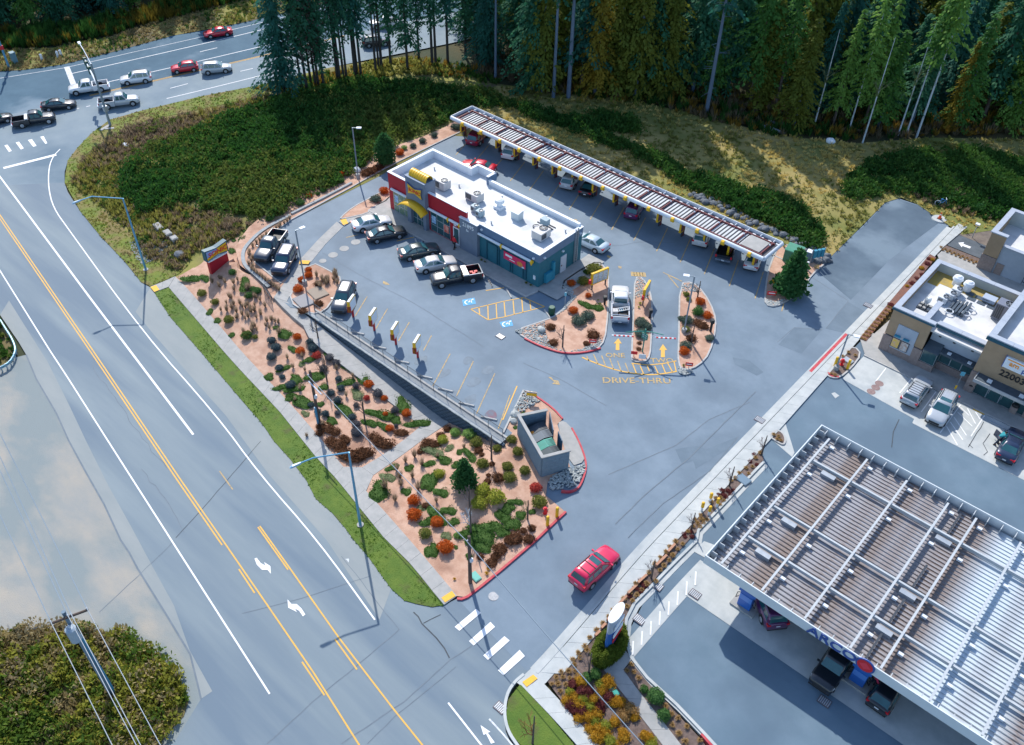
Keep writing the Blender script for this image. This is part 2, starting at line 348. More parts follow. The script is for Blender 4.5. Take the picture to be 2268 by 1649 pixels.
# ---- sidewalks made of slabs
SWD = [(388, 613), (412, 636), (458, 689), (535, 779), (650, 903), (699, 959), (760, 1034), (812, 1089), (892, 1179), (937, 1231), (1012, 1320)]; SWE = [(374, 637), (499, 783), (536, 824), (620, 913), (699, 1012), (745, 1061), (790, 1117), (849, 1190), (913, 1253), (954, 1305), (983, 1340)]
SWA = GL('D', SWD)
SWB = GL('D', SWE)
slabs('sidewalk', SWA, SWB, CONC, 1.75, label='concrete sidewalk of square slabs along the main road')
slabs('sidewalk_return', GL('m1', [(1310, 1040), (1525, 950)]), GL('m1', [(1345, 1088), (1470, 1040)]), CONC, 1.5, label='short concrete sidewalk ramp ending at the main road')
# walkway: from lot down along the wall, and link path to sidewalk
slabs('lot_crossing', GL('m2', [(880, 515), (740, 650), (600, 822)], 0), GL('m2', [(825, 470), (660, 630), (505, 800)], 0), CONC, 2.0, off=.03, zf=Z0, label='concrete crosswalk strip across the lot asphalt')
slabs('walk_bend', GL('m2', [(600, 815), (480, 980), (390, 1165)], 0), GL('m2', [(500, 800), (400, 960), (275, 1130)], 0), CONC, 1.6, off=.04, th=.6, zf=Z0, label='concrete walk bending between the planters')
slabs('wall_walk', GL('m2', [(390, 1165), (500, 1240), (585, 1290)], 0)+[(-62, 41.0), (-55, 41.05), (-48, 41.05), (-43.7, 41.05)], GL('m2', [(275, 1130), (400, 1260), (560, 1380)], 0)+[(-61.6, 38.9), (-55, 38.9), (-48, 38.9), (-44.4, 38.9)], CONC, 1.8, off=.04, th=.6, zf=lambda x, y: zwall(x) if x > -66 else -.1+.1*min(1, max(0, (-66-x)/2.5)), label='concrete walk sloping down along the block wall')
slabs('link_path', GL('b2', [(1640, 560), (1400, 760), (1230, 880), (1050, 990), (880, 985)]), GL('b2', [(1815, 590), (1560, 760), (1330, 930), (1140, 1060), (1080, 1195)]), CONC, 1.7, off=.07, label='concrete path linking the sidewalk and the wall walk')
# ---- grass verge
VRG = GL('D', [(342, 648)]+RE[8:]+SWE[::-1])
sheet('grass_verge', VRG, GRASS, off=.05, step=1., label='strip of bright green grass between sidewalk and road')
VG2 = GL('D', [(143, 404), (178, 468), (221, 521), (277, 580), (313, 625), (333, 634), (395, 607), (420, 585), (330, 580), (290, 520), (240, 470), (205, 440), (170, 400), (178, 350), (250, 300), (330, 265), (480, 235), (590, 210), (577, 188), (443, 214), (318, 244), (244, 265), (203, 295), (173, 326), (150, 356)])
sheet('grass_corner', VG2, mat('grass_olive', (.16, .19, .02), .9, (.10, .16, .02), 1., bump=.9, bscale=9, detail=9, col3=(.19, .15, .05), scale3=.5), off=.06, step=1., label='olive grass edge around the road corner')
AGR = GL('c3', [(140, 1165), (380, 1420), (580, 1660), (150, 1660), (60, 1560), (25, 1420), (45, 1290)])
sheet('grass_corner_station', AGR, GRASS, off=.1, step=1., label='rounded green lawn corner beside the station sidewalk')
# ---- planting beds
BEDA = GL('m1', [(1545, 950), (1700, 860), (1800, 790), (1990, 640), (2250, 540)])+GL('m2', [(20, 690), (30, 850), (110, 930), (230, 1040), (300, 1150), (450, 1270), (580, 1360)])+[(-61.6, 38.95), (-55, 38.9), (-48, 38.9), (-44.5, 38.9)]+GL('b2', [(1630, 575), (1400, 757), (1230, 878), (1050, 988), (890, 988)])+GL('D', SWD[6::-1])
sheet('garden_bed', BEDA, MULCH, off=.03, step=1., label='reddish bark bed planted with round shrubs below the wall')
BEDB = GL('b2', [(1820, 590), (1560, 762), (1330, 932), (1140, 1062), (1082, 1200)])+GL('D', SWD[7:]+[(1030, 1322)])+GL('b3', [(295, 1615), (545, 1378), (375, 1235), (390, 1120), (520, 1000), (585, 985), (475, 615)])+GL('b3', [(520, 570), (400, 450), (290, 370), (190, 325), (10, 690)], 0)+[(-37.3, 41.8), (-44, 40.9)]
sheet('garden_bed', BEDB, MULCH, off=.05, step=1., label='reddish bark bed with conifer and shrubs by the dumpster enclosure')
NWB = GL('t2', [(2150, 1010), (1900, 1020), (1760, 1110), (1600, 1180), (1430, 1240), (1250, 1290), (1000, 1380), (850, 1470)], 0)+GL('m2', [(650, 120), (400, 260), (200, 400), (60, 520), (0, 600), (-60, 700), (-20, 850), (100, 940), (230, 1050), (340, 1010), (280, 965), (190, 890), (115, 830), (125, 740), (200, 620), (320, 535), (430, 455), (700, 310), (960, 170)], 0)+GL('t2', [(1200, 1490), (1400, 1390), (1650, 1270), (1900, 1150), (2120, 1040)], 0)
sheet('planting_strip', NWB, MULCH, off=.06, zf=None, label='bark planting strip along the upper edge of the lot')
kerb('lot_kerb', LOTL, KERB, zf=Z0, low=-1.2, label='concrete kerb along the upper left edge of the lot')
kerb('lot_kerb', [(-80.2, 84.8), (-60, 84.8), (-31, 84.8)], KERB, zf=Z0, low=-.4, label='concrete kerb behind the long canopy')
# islands: list of (name, pixels tile, points, label, kerb material)
def island(key, pts, label, z=0, km=KERB, m=MULCH, it=1, zf=None):
    P = smoothline(GL(key, pts, z), True, it)
    sheet('planter_bed', P, m, off=.10, zf=zf, label='bark surface of the '+label)
    kerb('island_kerb', P, km, zf=zf or Z0, closed=True, label='kerb around the '+label); return P
ISL1 = island('m3', [(95, 1425), (380, 1330), (470, 1290), (640, 1130), (480, 1030), (700, 880), (830, 815), (900, 890), (925, 990), (905, 1420), (860, 1560), (740, 1605), (540, 1620), (330, 1560)], 'triangular island beside the drive-thru lane')
ISL2 = island('m3', [(1150, 960), (1215, 960), (1280, 1080), (1300, 1200), (1290, 1500), (1280, 1640), (1240, 1695), (1130, 1690), (1120, 1640), (1140, 1200)], 'narrow island between the drive-thru lanes')
ISL3 = island('m3', [(1540, 1010), (1650, 1000), (1750, 1090), (1840, 1260), (1855, 1400), (1800, 1620), (1700, 1730), (1580, 1770), (1525, 1720), (1530, 1500)], 'crescent island at the drive-thru exit')
ISL4 = island('m2', [(600, 825), (760, 900), (880, 975), (800, 1140), (720, 1255), (590, 1280), (400, 1165), (480, 1000)], 'planter beside the lot lamp and walk')
ISL5 = island('m2', [(850, 445), (960, 350), (1130, 260), (1290, 170), (1300, 270), (1100, 370), (1100, 400), (880, 450)], 'planter left of the restaurant walk')
ISL6 = island('r6', [(1370, 1180), (1480, 880), (1600, 680), (1900, 760), (2300, 880), (2400, 1000), (2150, 1200), (1960, 1480), (1700, 1680), (1500, 1780), (1330, 1750), (1320, 1560)], 'corner planter at the end of the long canopy')
ISL7 = island('b4', [(535, 180), (640, 60), (700, -20), (790, -60), (850, 10), (760, 130), (660, 212), (590, 212)], 'corner planter with hydrant before the store', m=MULCHD)
kerb('red_kerb', GL('b4', [(560, 170), (590, 200), (655, 208)], 0), KERBR, w=.2, h=.15, zf=Z0, label='red painted kerb tip of the hydrant planter')
ISL8 = island('b4', [(45, 722), (105, 665), (165, 690), (190, 745), (180, 790), (150, 790)], 'little planter at the station entrance', m=MULCHD, zf=hz, z=None)
sheet('drive_end', GL('m4', [(1590, 432), (1380, 340), (1180, 274), (1065, 306), (862, 518), (722, 648), (470, 905), (760, 1150), (1100, 800)], 0), mat('asphalt_damp_dapple', (.065, .105, .15), .7, (.095, .145, .195), .3, detail=8, col3=(.15, .21, .265), scale3=.12, c3=(.5, .62), spec=.3), off=.006, zf=None, label='damp dark end of the access drive with reflections painted in')  # damp darkening; the pale blotches paint in dappled reflection
DK = mat('asphalt_patch', (.115, .165, .215), .75, (.14, .195, .25), .6, spec=.3)
for P, l in (([(270, 1390), (510, 1410), (330, 1620), (130, 1540)], 'dark rectangular patch in the access drive'), ([(540, 1400), (740, 1170), (880, 1250), (700, 1440)], 'dark paving pass beside the gutter')): sheet('asphalt_patch', GL('m4', P, 0), DK, off=.006, zf=None, label=l)
for k, P in (('b3', [(2000, 30), (2150, 60), (2270, 160), (2210, 190), (2020, 90)]), ('b3', [(1500, 830), (1690, 800), (1780, 840), (1660, 930), (1560, 960)]), ('b3', [(1640, 880), (2050, 720), (2000, 800), (1680, 1000)])): sheet('asphalt_patch', GL(k, P, 0), DK, off=.007+.002*P[0][0]/2000, zf=None, label='faint darker patch in the driveway asphalt')
for c in ((1750, 175), (1960, 60), (2020, 240), (2130, 130), (1560, 60), (1850, 330), (1990, 390)): sheet('oil_stain', smoothline([(G('b2', *c, 0)[0]+random.uniform(.3, .9)*math.cos(a), G('b2', *c, 0)[1]+random.uniform(.4, 1.1)*math.sin(a)) for a in [i*.9 for i in range(7)]], True, 2), mat('oil_stain', (.10, .145, .19), .7, (.135, .192, .25), 1.2), off=.008, zf=None, label='faint oil stain in a parking bay')
# ---- walk around the restaurant
sheet('restaurant_walk', [(-75.6, 63.5), (-74.9, 59.0), (-49.55, 59.25), (-49.2, 60.9), (-46.6, 61.0), (-46.3, 66), (-47.2, 70.2), (-49.4, 70.2), (-49.4, 68.5), (-74, 68.5), (-75.6, 66.3)], CONC, off=.13, zf=None, label='concrete walk around the restaurant')
kerb('walk_kerb', [(-75.0, 58.95), (-49.5, 59.2), (-49.2, 60.85)], KERB, zf=Z0, h=.135, label='kerb before the restaurant walk')
sheet('walk_ramp', GL('m2', [(840, 470), (1100, 375), (1290, 260), (1290, 380), (1000, 440), (890, 510)], 0), CONC, off=.09, zf=None, label='concrete ramp joining the restaurant walk')
# ---- driveway right: gutter, sidewalk, strip, wall
sheet('corner_walk', GL('c3', [(112, 1152), (185, 1078), (400, 880), (620, 838), (345, 1157), (325, 1167), (140, 1172)]), CONCN, off=.105, zf=hz, label='pale concrete corner joining both station sidewalks')
sheet('store_side_pad', [(-18.6, 77.0), (-17.1, 77.0), (-17.1, 88.4), (-17.9, 88.4)], CONC, off=.11, zf=None, label='concrete strip beside the store wall')
kerb('gutter', [(-20.65, 27.0), (-20.65, 105)], CONCN, w=.55, h=.02, zf=hz, low=-.2, label='concrete gutter along the driveway')
kerb('drive_kerb', [(-20.25, 27.0), (-20.25, 73), (-20.25, 105.5)], CONCN, w=.2, h=.13, zf=hz, label='kerb along the driveway sidewalk')
slabs('sidewalk', [(-20.1, 27.2), (-20.1, 60), (-20.1, 77.5), (-20.1, 106.5)], [(-18.75, 28.2), (-18.85, 60), (-19.2, 77.5), (-19.45, 100), (-19.0, 106.5)], CONCN, 1.6, off=.125, zf=hz, label='pale concrete sidewalk along the station driveway')
slabs('sidewalk', GL('c3', [(140, 1165), (385, 1420), (585, 1640), (700, 1800)]), GL('c3', [(330, 1160), (490, 1330), (770, 1649), (860, 1760)]), CONCN, 1.6, off=.12, zf=hz, label='pale concrete sidewalk between lawn and heather bed')
slabs('station_path', GL('c3', [(810, 1045), (960, 1230), (1130, 1450), (1290, 1660)]), GL('c3', [(970, 1050), (1100, 1230), (1270, 1440), (1440, 1660)]), CONC, 1.5, off=.1, zf=hz, label='concrete path beside the heather bed')
slabs('station_path', GL('c3', [(970, 870), (1040, 960)]), GL('c3', [(810, 1045), (970, 1050)]), CONC, 1.3, off=.1, zf=hz, label='short concrete path below the price sign')
STRIP = GL('b4', [(-10, 880)])+GL('b3', [(2268, 770), (1480, 1625)])+GL('c3', [(1360, 10), (640, 820), (360, 1140), (490, 1320), (770, 1655), (1290, 1660), (960, 1230), (810, 1045), (970, 870), (975, 700), (1000, 620), (1130, 430), (1490, 10)])+GL('b3', [(2000, 1210), (2268, 930)])
sheet('heather_bed', STRIP, MULCHD, off=.06, zf=hz, step=1., label='dark bark bed with heather and tufts beside the station')
STRP2 = GL('c3', [(970, 1050), (1035, 985), (1160, 1140), (1590, 1600), (1650, 1680), (1440, 1670), (1270, 1440), (1100, 1230)])
sheet('kerb_bed', STRP2, MULCHD, off=.06, zf=hz, step=1., label='narrow dark bark bed along the forecourt kerb')
FK = GL('b3', [(2268, 945), (2000, 1225), (1700, 1540)])+GL('c3', [(1560, 10), (1250, 320), (1060, 510), (995, 640), (985, 790), (1030, 945), (1160, 1110), (1400, 1330), (1620, 1560), (1730, 1680)])
kerb('forecourt_kerb', FK, CONCN, w=.22, h=.14, zf=hz, label='pale kerb curving around the forecourt')
kerb('forecourt_gutter', [(p[0]+.32, p[1]-.1) for p in FK], CONCN, w=.4, h=.02, zf=hz, label='concrete gutter inside the forecourt kerb')
kerb('red_kerb', GL('c3', [(1600, 1565), (1700, 1680)]), KERBR, w=.24, h=.15, zf=hz, label='red painted kerb by the forecourt')
kerb('lawn_kerb', smoothline(GL('c3', [(170, 1085), (90, 1150), (30, 1250), (10, 1400), (40, 1540), (120, 1660), (200, 1760)]), it=2), CONCN, w=.22, h=.14, zf=hz, label='pale kerb around the lawn corner')
kerb('red_kerb', GL('D', [(1012, 1326), (1022, 1327), (1035, 1322)])+GL('b3', [(295, 1618), (548, 1378)]), KERBR, w=.2, zf=hz, label='red kerb between garden bed and driveway')
kerb('red_kerb', smoothline(GL('b3', [(230, 335), (330, 400), (440, 480), (520, 570)], 0)), KERBR, zf=Z0, label='red kerb behind the dumpster enclosure')
kerb('red_kerb', smoothline(GL('b3', [(600, 650), (660, 760), (715, 900), (728, 1000), (690, 1120), (650, 1180), (580, 1205), (510, 1195)], 0)), KERBR, zf=Z0, label='red kerb curving around the dumpster apron')
kerb('bed_kerb', GL('b3', [(5, 690), (180, 322), (230, 335)], 0), KERB, zf=Z0, label='kerb at the end of the parking row')
sheet('dumpster_apron', smoothline(GL('b3', [(470, 610), (530, 580), (610, 660), (690, 830), (720, 940), (585, 985)], 0), True, 1), CONC, off=.08, zf=None, label='concrete apron before the dumpster enclosure')
kerb('red_kerb', smoothline(GL('m3', [(190, 1490), (330, 1560), (540, 1625), (740, 1608), (850, 1575)], 0)), KERBR, w=.18, h=.14, zf=Z0, label='red painted kerb of the triangular island')
kerb('red_strip', [(-20.62, 69.5), (-20.62, 77.5)], KERBR, w=.3, h=.03, zf=hz, label='faded red paint on the driveway gutter')
slabs('entrance_pad', GL('b4', [(40, 720), (190, 600)]), GL('b4', [(250, 900), (270, 860)]), CONCN, 2, off=.02, zf=hz, label='concrete entrance pad of the station')
sheet('forecourt_walk', GL('c3', [(1010, 800), (1590, 160), (1690, 230), (1060, 940)]), CONCN, off=.018, zf=hz, label='hatched concrete walk on the forecourt')
sheet('corner_pad', GL('c3', [(1540, 95), (1620, 10), (1760, 60), (1640, 150)]), CONCN, off=.03, zf=hz, label='concrete pad at the canopy corner')
# drive lane beside the store and beds
sheet('wash_lane', GL('m4', [(1550, 655), (1640, 565), (1960, 680), (2268, 800), (2268, 920), (1910, 800)], 0), mat('asphalt_dark', (.06, .08, .10), .8, (.09, .115, .14), 1.), off=.02, zf=None, label='dark asphalt lane beside the store')
LB = GL('m4', [(1515, 705), (1570, 672), (1890, 800), (1870, 845)], 0)
sheet('lane_bed', LB, MULCHD, off=.06, zf=None, label='narrow dark bed beside the asphalt lane')
sheet('rear_ground', GL('m4', [(1720, 465), (1600, 400), (1700, 380), (2400, 380), (2500, 900), (1960, 690), (1640, 560)], 0), mat('rear_soil', (.12, .10, .09), .95, (.19, .16, .13), 1., bump=.6), off=.03, zf=None, label='bare brown soil behind the store')
SB = GL('m4', [(1500, 790), (1445, 760), (1100, 1170), (830, 1495), (890, 1520), (1090, 1260), (1260, 1080)], 0)
sheet('store_bed', SB, mat('bark_red', (.22, .10, .07), .95, (.14, .08, .07), 2, bump=.6), off=.15, zf=None, label='red-brown bed along the side of the store')
sheet('rear_walk', GL('m4', [(1510, 765), (1560, 720), (1890, 850), (2300, 1000), (2300, 1140), (1540, 835)], 0), CONC, off=.1, zf=None, label='concrete walk behind the store')
sheet('walk_fill', GL('m2', [(335, 1000), (420, 930), (320, 1090), (270, 1140), (215, 1050)], 0), MULCH, off=.03, zf=None, label='bark corner inside the walk railing')
# ================================================================== painted markings (thin sheets just above the asphalt)
def stripe(name, pts, w, m, label, zf=T, off=.016, parent=None, z=None):
    pts = dens(pts, 2.); A = offs(pts, w/2); B = offs(pts, -w/2); mb = MB(); vs = []
    for p, a, b in zip(pts, A, B):
        zz = zf(*p)+off; vs += [(a[0], a[1], zz), (b[0], b[1], zz)]
    mb.add(vs, [(2*i, 2*i+1, 2*i+3, 2*i+2) for i in range(len(pts)-1)])
    o = mb.build(name, m, parent)
    if parent is None: tag(o, label, kind='structure')
    return o
def flat(name, pts, m, label, zf=T, off=.016): return sheet(name, pts, m, off=off, zf=zf, step=1., label=label)
# main road
stripe('lane_line', GL('D', [(-80, 288), (0, 391), (200, 660), (428, 962)]), .2, WHITE, 'wide white lane line ending before the crossing')
stripe('edge_line', GL('D', [(-80, 480), (0, 599), (110, 775), (150, 836), (285, 1048), (379, 1195), (597, 1536)]), .13, WHITE, 'white edge line on the gravel side of the main road')
stripe('edge_line', smoothline(GL('D', [(133, 330), (118, 345), (108, 370), (107, 415), (118, 460), (150, 505), (320, 740), (480, 920), (575, 1050), (705, 1198), (830, 1372)]), it=2), .13, WHITE, 'white edge line curving from the crossing along the verge')
yl = GL('D', [(-90, 350), (0, 480), (207, 783), (400, 1068), (495, 1205), (565, 1307), (690, 1490), (790, 1649), (900, 1825)])
y1 = offs(yl, .13); y2 = offs(yl, -.13)
stripe('centre_line', y1, .12, YEL, 'solid yellow centre line on the gravel side')
for q in ([(-90, 350), (0, 480), (207, 783), (400, 1068), (495, 1205)], [(532, 1258), (567, 1311)], [(672, 1463), (722, 1537)]): stripe('centre_line', offs(GL('D', q), -.13), .12, YEL, 'yellow centre line segment beside the turn lane')
yr = GL('D', [(578, 1163), (645, 1257), (752, 1408), (870, 1562), (940, 1649), (1060, 1800)]); yr1 = offs(yr, -.12); yr2 = offs(yr, .12)
stripe('turn_lane_line', yr1, .12, YEL, 'solid yellow line on the sidewalk side of the turn lane')
q = offs(GL('D', [(578, 1163), (645, 1257)]), -.30); stripe('turn_lane_line', q, .12, YEL, 'short yellow dash beside the turn lane start')
q = offs(GL('D', [(752, 1408), (801, 1475)]), -.42); stripe('turn_lane_line', q, .12, YEL, 'short yellow dash beside the turn lane end')
stripe('turn_lane_line', GL('b1', [(1910, 1020), (2025, 1180)]), .1, YELF, 'faint short yellow dash on the main road')
stripe('lane_line', GL('c2', [(1660, 1310), (1925, 1649), (2050, 1800)]), .13, WHITE, 'white line left of the straight arrow')
stripe('lane_line', GL('c2', [(1990, 1440), (2100, 1560), (2300, 1800)]), .13, WHITEF, 'worn white line right of the straight arrow')
def bigarrow(name, key, pts, m, label, zf=T): flat(name, GL(key, pts), m, label, zf, off=.018)
bigarrow('turn_arrow', 'c2', [(100, 150), (118, 143), (150, 185), (190, 207), (178, 178), (228, 210), (232, 272), (205, 240), (160, 240), (120, 200)], WHITE, 'white curved turn arrow pointing at the near lane')
bigarrow('turn_arrow', 'c2', [(510, 600), (490, 615), (460, 570), (425, 552), (442, 580), (372, 545), (366, 478), (398, 515), (440, 515), (478, 550)], WHITE, 'white curved turn arrow pointing back up the road')
bigarrow('straight_arrow', 'c2', [(2035, 1630), (2005, 1640), (1965, 1560), (1945, 1570), (1920, 1490), (2000, 1545), (1978, 1552)], WHITE, 'white straight arrow beside the lawn corner')
bigarrow('road_marker', 'c2', [(828, 152), (862, 150), (858, 182), (848, 165)], WHITEF, 'small white chevron near the grass verge')
for pts in ([(1712, 700), (1885, 555), (1923, 588), (1750, 732)], [(1827, 815), (2000, 660), (2037, 700), (1865, 850)], [(1942, 930), (2112, 775), (2155, 810), (1980, 966)], [(2060, 1050), (2235, 885), (2277, 935), (2105, 1090)]):
    flat('crosswalk_bar', GL('c2', pts), WHITE, 'broad white crosswalk bar across the driveway mouth', hz, off=.03)
for pts in ([(38, 1265), (65, 1258), (103, 1312), (78, 1322)], [(137, 1240), (165, 1232), (207, 1290), (182, 1300)], [(243, 1218), (278, 1210), (318, 1268), (290, 1277)], [(350, 1190), (380, 1184), (412, 1245), (395, 1252)]):
    flat('crosswalk_bar', GL('t1', pts), WHITE, 'short white crosswalk bar near the highway junction')
stripe('stop_line', GL('t1', [(30, 1462), (490, 1345)]), .55, WHITE, 'white stop line at the highway junction')
# highway
stripe('stop_bar', GL('t1', [(580, 580), (640, 735)]), .8, WHITEF, 'worn white stop bar on the highway')
stripe('highway_line', GL('t1', [(620, 640), (780, 605), (1300, 487), (2210, 275), (2800, 130)]), .15, WHITE, 'white lane line on the far side of the highway')
stripe('highway_line', GL('t1', [(0, 680), (560, 590), (1150, 455), (1800, 310), (2300, 190), (2800, 70)]), .14, WHITEF, 'white shoulder line along the far verge')
stripe('highway_line', GL('t1', [(930, 715), (1300, 630), (2120, 440), (2800, 280)]), .15, WHITE, 'white line between the opposing highway lanes')
hy = GL('t1', [(780, 832), (1050, 768), (1500, 665), (2260, 490), (3000, 310)])
stripe('highway_centre', offs(hy, .14), .12, YEL, 'yellow highway centre line, far one'); stripe('highway_centre', offs(hy, -.14), .12, YEL, 'yellow highway centre line, near one')
stripe('highway_line', GL('t1', [(1450, 857), (2170, 682), (2900, 500)]), .15, WHITE, 'white shoulder line beside the brush field')
for a, b in (((1480, 768), (1635, 727)), ((2090, 620), (2200, 595)), ((1740, 450), (1890, 415)), ((650, 950), (690, 940)), ((750, 928), (785, 920)), ((370, 1110), (440, 1093))):
    stripe('lane_dash', GL('t1', [a, b]), .14, WHITE, 'white dash between highway lanes')
# lot markings
for a, b in (((1088, 1122), (985, 1290)), ((1265, 1228), (1165, 1400)), ((1455, 1345), (1360, 1510)), ((1648, 1462), (1580, 1590))):
    stripe('bay_line', GL('m2', [a, b], 0), .1, YELF, 'worn yellow parking bay line by the menu posts', Z0)
for a, b in (((1810, 0), (1660, 280)), ((2012, 65), (1865, 370)), ((2200, 170), (2040, 520)), ((2330, 360), (2230, 650))):
    stripe('bay_line', GL('b2', [a, b], 0), .1, YELF, 'worn yellow parking bay line before the wall rail', Z0)
stripe('bay_line', GL('b3', [(125, 280), (0, 575)], 0), .12, YEL, 'yellow parking bay line beside the stone tip', Z0)
for a, b in (((905, 608), (1010, 585)), ((1345, 640), (1495, 605)), ((2120, 1070), (2280, 1045))):
    stripe('bay_line', GL('m2', [a, b], 0), .11, YEL if a[0] > 1000 else YELF, 'yellow bay line before the restaurant walk', Z0)
for i in range(18):
    x = -84.2+3.29*i
    if x < -80: continue
    stripe('bay_line', [(x-.2+.9, 76.2), (x-1.15, 81.2)], .11, YELF, 'worn yellow bay line under the long canopy', Z0)
# hatched access aisle + wheelchair badges
def lot(pts, k='m3'): return GL(k, pts, 0)
aisle = GL('m2', [(1990, 1232), (2268, 1165)], 0)+lot([(180, 1130), (365, 1210), (10, 1300)])+GL('m2', [(2140, 1325)], 0)
for a, b in zip(aisle, aisle[1:]+aisle[:1]): stripe('aisle_line', [a, b], .11, YEL, 'yellow outline of the hatched access aisle', Z0)
for a, b in (((2060, 1212), (2068, 1275)), ((2138, 1195), (2142, 1322)), ((2210, 1180), (2217, 1308))):
    stripe('aisle_line', GL('m2', [a, b], 0), .11, YEL, 'yellow hatch bar of the access aisle', Z0)
for a, b in (((12, 1170), (22, 1295)), ((90, 1155), (100, 1278)), ((165, 1135), (175, 1260)), ((235, 1160), (245, 1235))):
    stripe('aisle_line', lot([a, b]), .11, YEL, 'yellow hatch bar of the access aisle', Z0)
def badge(key, pts, lab):
    P = GL(key, pts, 0); o = flat('badge', P, BLUEP, lab, Z0)
    cx, cy = sum(p[0] for p in P)/4, sum(p[1] for p in P)/4
    mb = MB()
    for i in range(14):
        t0, t1 = .6+i*.33, .6+(i+1)*.33
        mb.quad(*[(cx+r*math.cos(t), cy-.12+r*math.sin(t), .026) for r, t in ((.3, t0), (.42, t0), (.42, t1), (.3, t1))])
    mb.box(cx-.05, cy-.1, .02, cx+.06, cy+.5, .026); mb.box(cx-.05, cy+.1, .02, cx-.35, cy+.2, .026); mb.ico((cx, cy+.6, .02), .11, 1, sz=(1, 1, .05))
    mb.build('wheelchair_symbol', WHITE, o)
badge('m2', [(1915, 1150), (2022, 1132), (2035, 1185), (1925, 1205)], 'blue accessible bay badge at the upper end of the hatched aisle')
badge('m3', [(-30, 1345), (75, 1325), (92, 1375), (0, 1392)], 'blue accessible bay badge at the lower end of the hatched aisle')
# drive-thru markings
for n, pts, lab in (('lane_arrow', [(1005, 1485), (1035, 1530), (1015, 1530), (1015, 1588), (982, 1588), (985, 1530), (965, 1530)], 'yellow arrow in the drive-thru lane of the white pickup'),
                    ('lane_arrow', [(1393, 1535), (1430, 1588), (1410, 1588), (1410, 1650), (1375, 1650), (1377, 1588), (1360, 1588)], 'yellow arrow in the empty drive-thru lane')):
    flat(n, lot(pts), YEL, lab, Z0)
arc = smoothline(GL('b3', [(690, 30), (780, 70), (960, 135), (1120, 170), (1300, 185), (1420, 170), (1515, 152)], 0)); stripe('arc_line', arc, .16, YEL, 'yellow arc across the drive-thru entrance', Z0)
stripe('arc_line', GL('b3', [(1120, 82), (1260, 98), (1400, 85), (1510, 62)], 0), .13, YEL, 'inner yellow arc across the drive-thru entrance', Z0)
for a, b in (((730, 20), (750, 62)), ((790, 5), (828, 88)), ((860, 15), (895, 108)), ((930, 40), (965, 135)), ((998, 60), (1032, 155)), ((1065, 80), (1100, 168)), ((1130, 88), (1163, 172)), ((1195, 105), (1228, 182)), ((1255, 100), (1275, 150)), ((1322, 105), (1355, 178)), ((1385, 92), (1415, 165)), ((1435, 82), (1478, 160)), ((1490, 68), (1508, 150))):
    stripe('hatch_bar', GL('b3', [a, b], 0), .11, YEL if a[0] > 1100 else YELF, 'yellow hatch bar at the drive-thru entrance', Z0)
for pts in ([(1395, 912), (1560, 990)], [(1440, 940), (1528, 1045)]): stripe('split_line', lot(pts), .12, YELF, 'worn yellow line splitting the drive-thru exit', Z0)
def groundtext(body, key, c, size, m, lab, name, rz, sx=1.):
    p = G(key, *c, 0); o = text(name, body, size, m, None, (p[0], p[1], .02), (0, 0, rz), ext=.001, sx=sx); tag(o, lab, kind='structure'); return o
groundtext('DRIVE-THRU', 'b3', (1165, 235), 1.15, YELF, 'worn yellow words DRIVE-THRU on the asphalt', 'road_lettering', R(42), 1.05)
groundtext('ONE', 'b3', (978, 15), .95, YELF, 'worn yellow word ONE on the asphalt', 'road_lettering', R(42))
groundtext('TWO', 'b3', (1385, 60), .95, YELF, 'worn yellow word TWO on the asphalt', 'road_lettering', R(42))
for i in range(5): p = G('m3', 1130+i*25, 925+i*1.5, 0); tag(MB().obox((p[0], p[1], .008), (.38, .8, .008), R(42)).build('worn_paint', YELF), 'worn yellow paint block at the lane merge', kind='structure')
for key, pts, lab in (('m2', [(1230, 985), (1265, 1002), (1285, 1020), (1255, 1020), (1225, 1008)], 'worn yellow arrow patch in the main aisle'), ('b3', [(395, 200), (425, 205), (440, 230), (480, 232), (500, 270), (430, 262), (450, 245)], 'worn yellow arrow patch near the stone tip'), ('m3', [(905, 760), (940, 770), (935, 788), (910, 782)], 'worn yellow patch behind the silver sedan'), ('m3', [(1005, 855), (1035, 862), (1032, 878), (1008, 876)], 'worn yellow patch near the menu island'), ('m3', [(620, 445), (650, 455), (645, 470), (625, 465)], 'worn yellow patch behind the restaurant')):
    flat('arrow_patch', GL(key, pts, 0), YELF, lab, Z0)
for i, c in enumerate(((988, 648), (889, 704), (792, 760), (702, 812))):
    p = G('m2', *c, 0); tag(MB().cyl((p[0], p[1], 0), (p[0], p[1], .02), .55 if i < 3 else .42, n=20).build('manhole_cover', CONC), ('pale round manhole cover in the line across the aisle' if i < 3 else 'faint round manhole cover beside the planter'), 'manhole', 'round manhole covers')
REDST = mat('red_stain', (.20, .09, .12), .8, (.125, .155, .20), 1.5, contrast=(.3, .6))
def disc(key, c, r, m, nm, lab, n=18, off=.02, zf=T, z=None, h=.012):
    p = G(key, *c, z); zz = zf(*p); return tag(MB().cyl((p[0], p[1], zz), (p[0], p[1], zz+off), r, n=n).build(nm, m), lab, 'manhole')
disc('c2', (2025, 453), .42, mat('iron_pale', (.30, .32, .35), .6, (.22, .24, .27), 5, metal=.3), 'manhole_cover', 'grey manhole cover by the red garden kerb', off=.03, zf=hz)
flat('red_stain', smoothline(GL('b2', [(2110, 520), (2160, 480), (2210, 500), (2220, 555), (2180, 590), (2110, 560)], 0), True, 2), REDST, 'faded red stain before the last wheel stop', Z0)
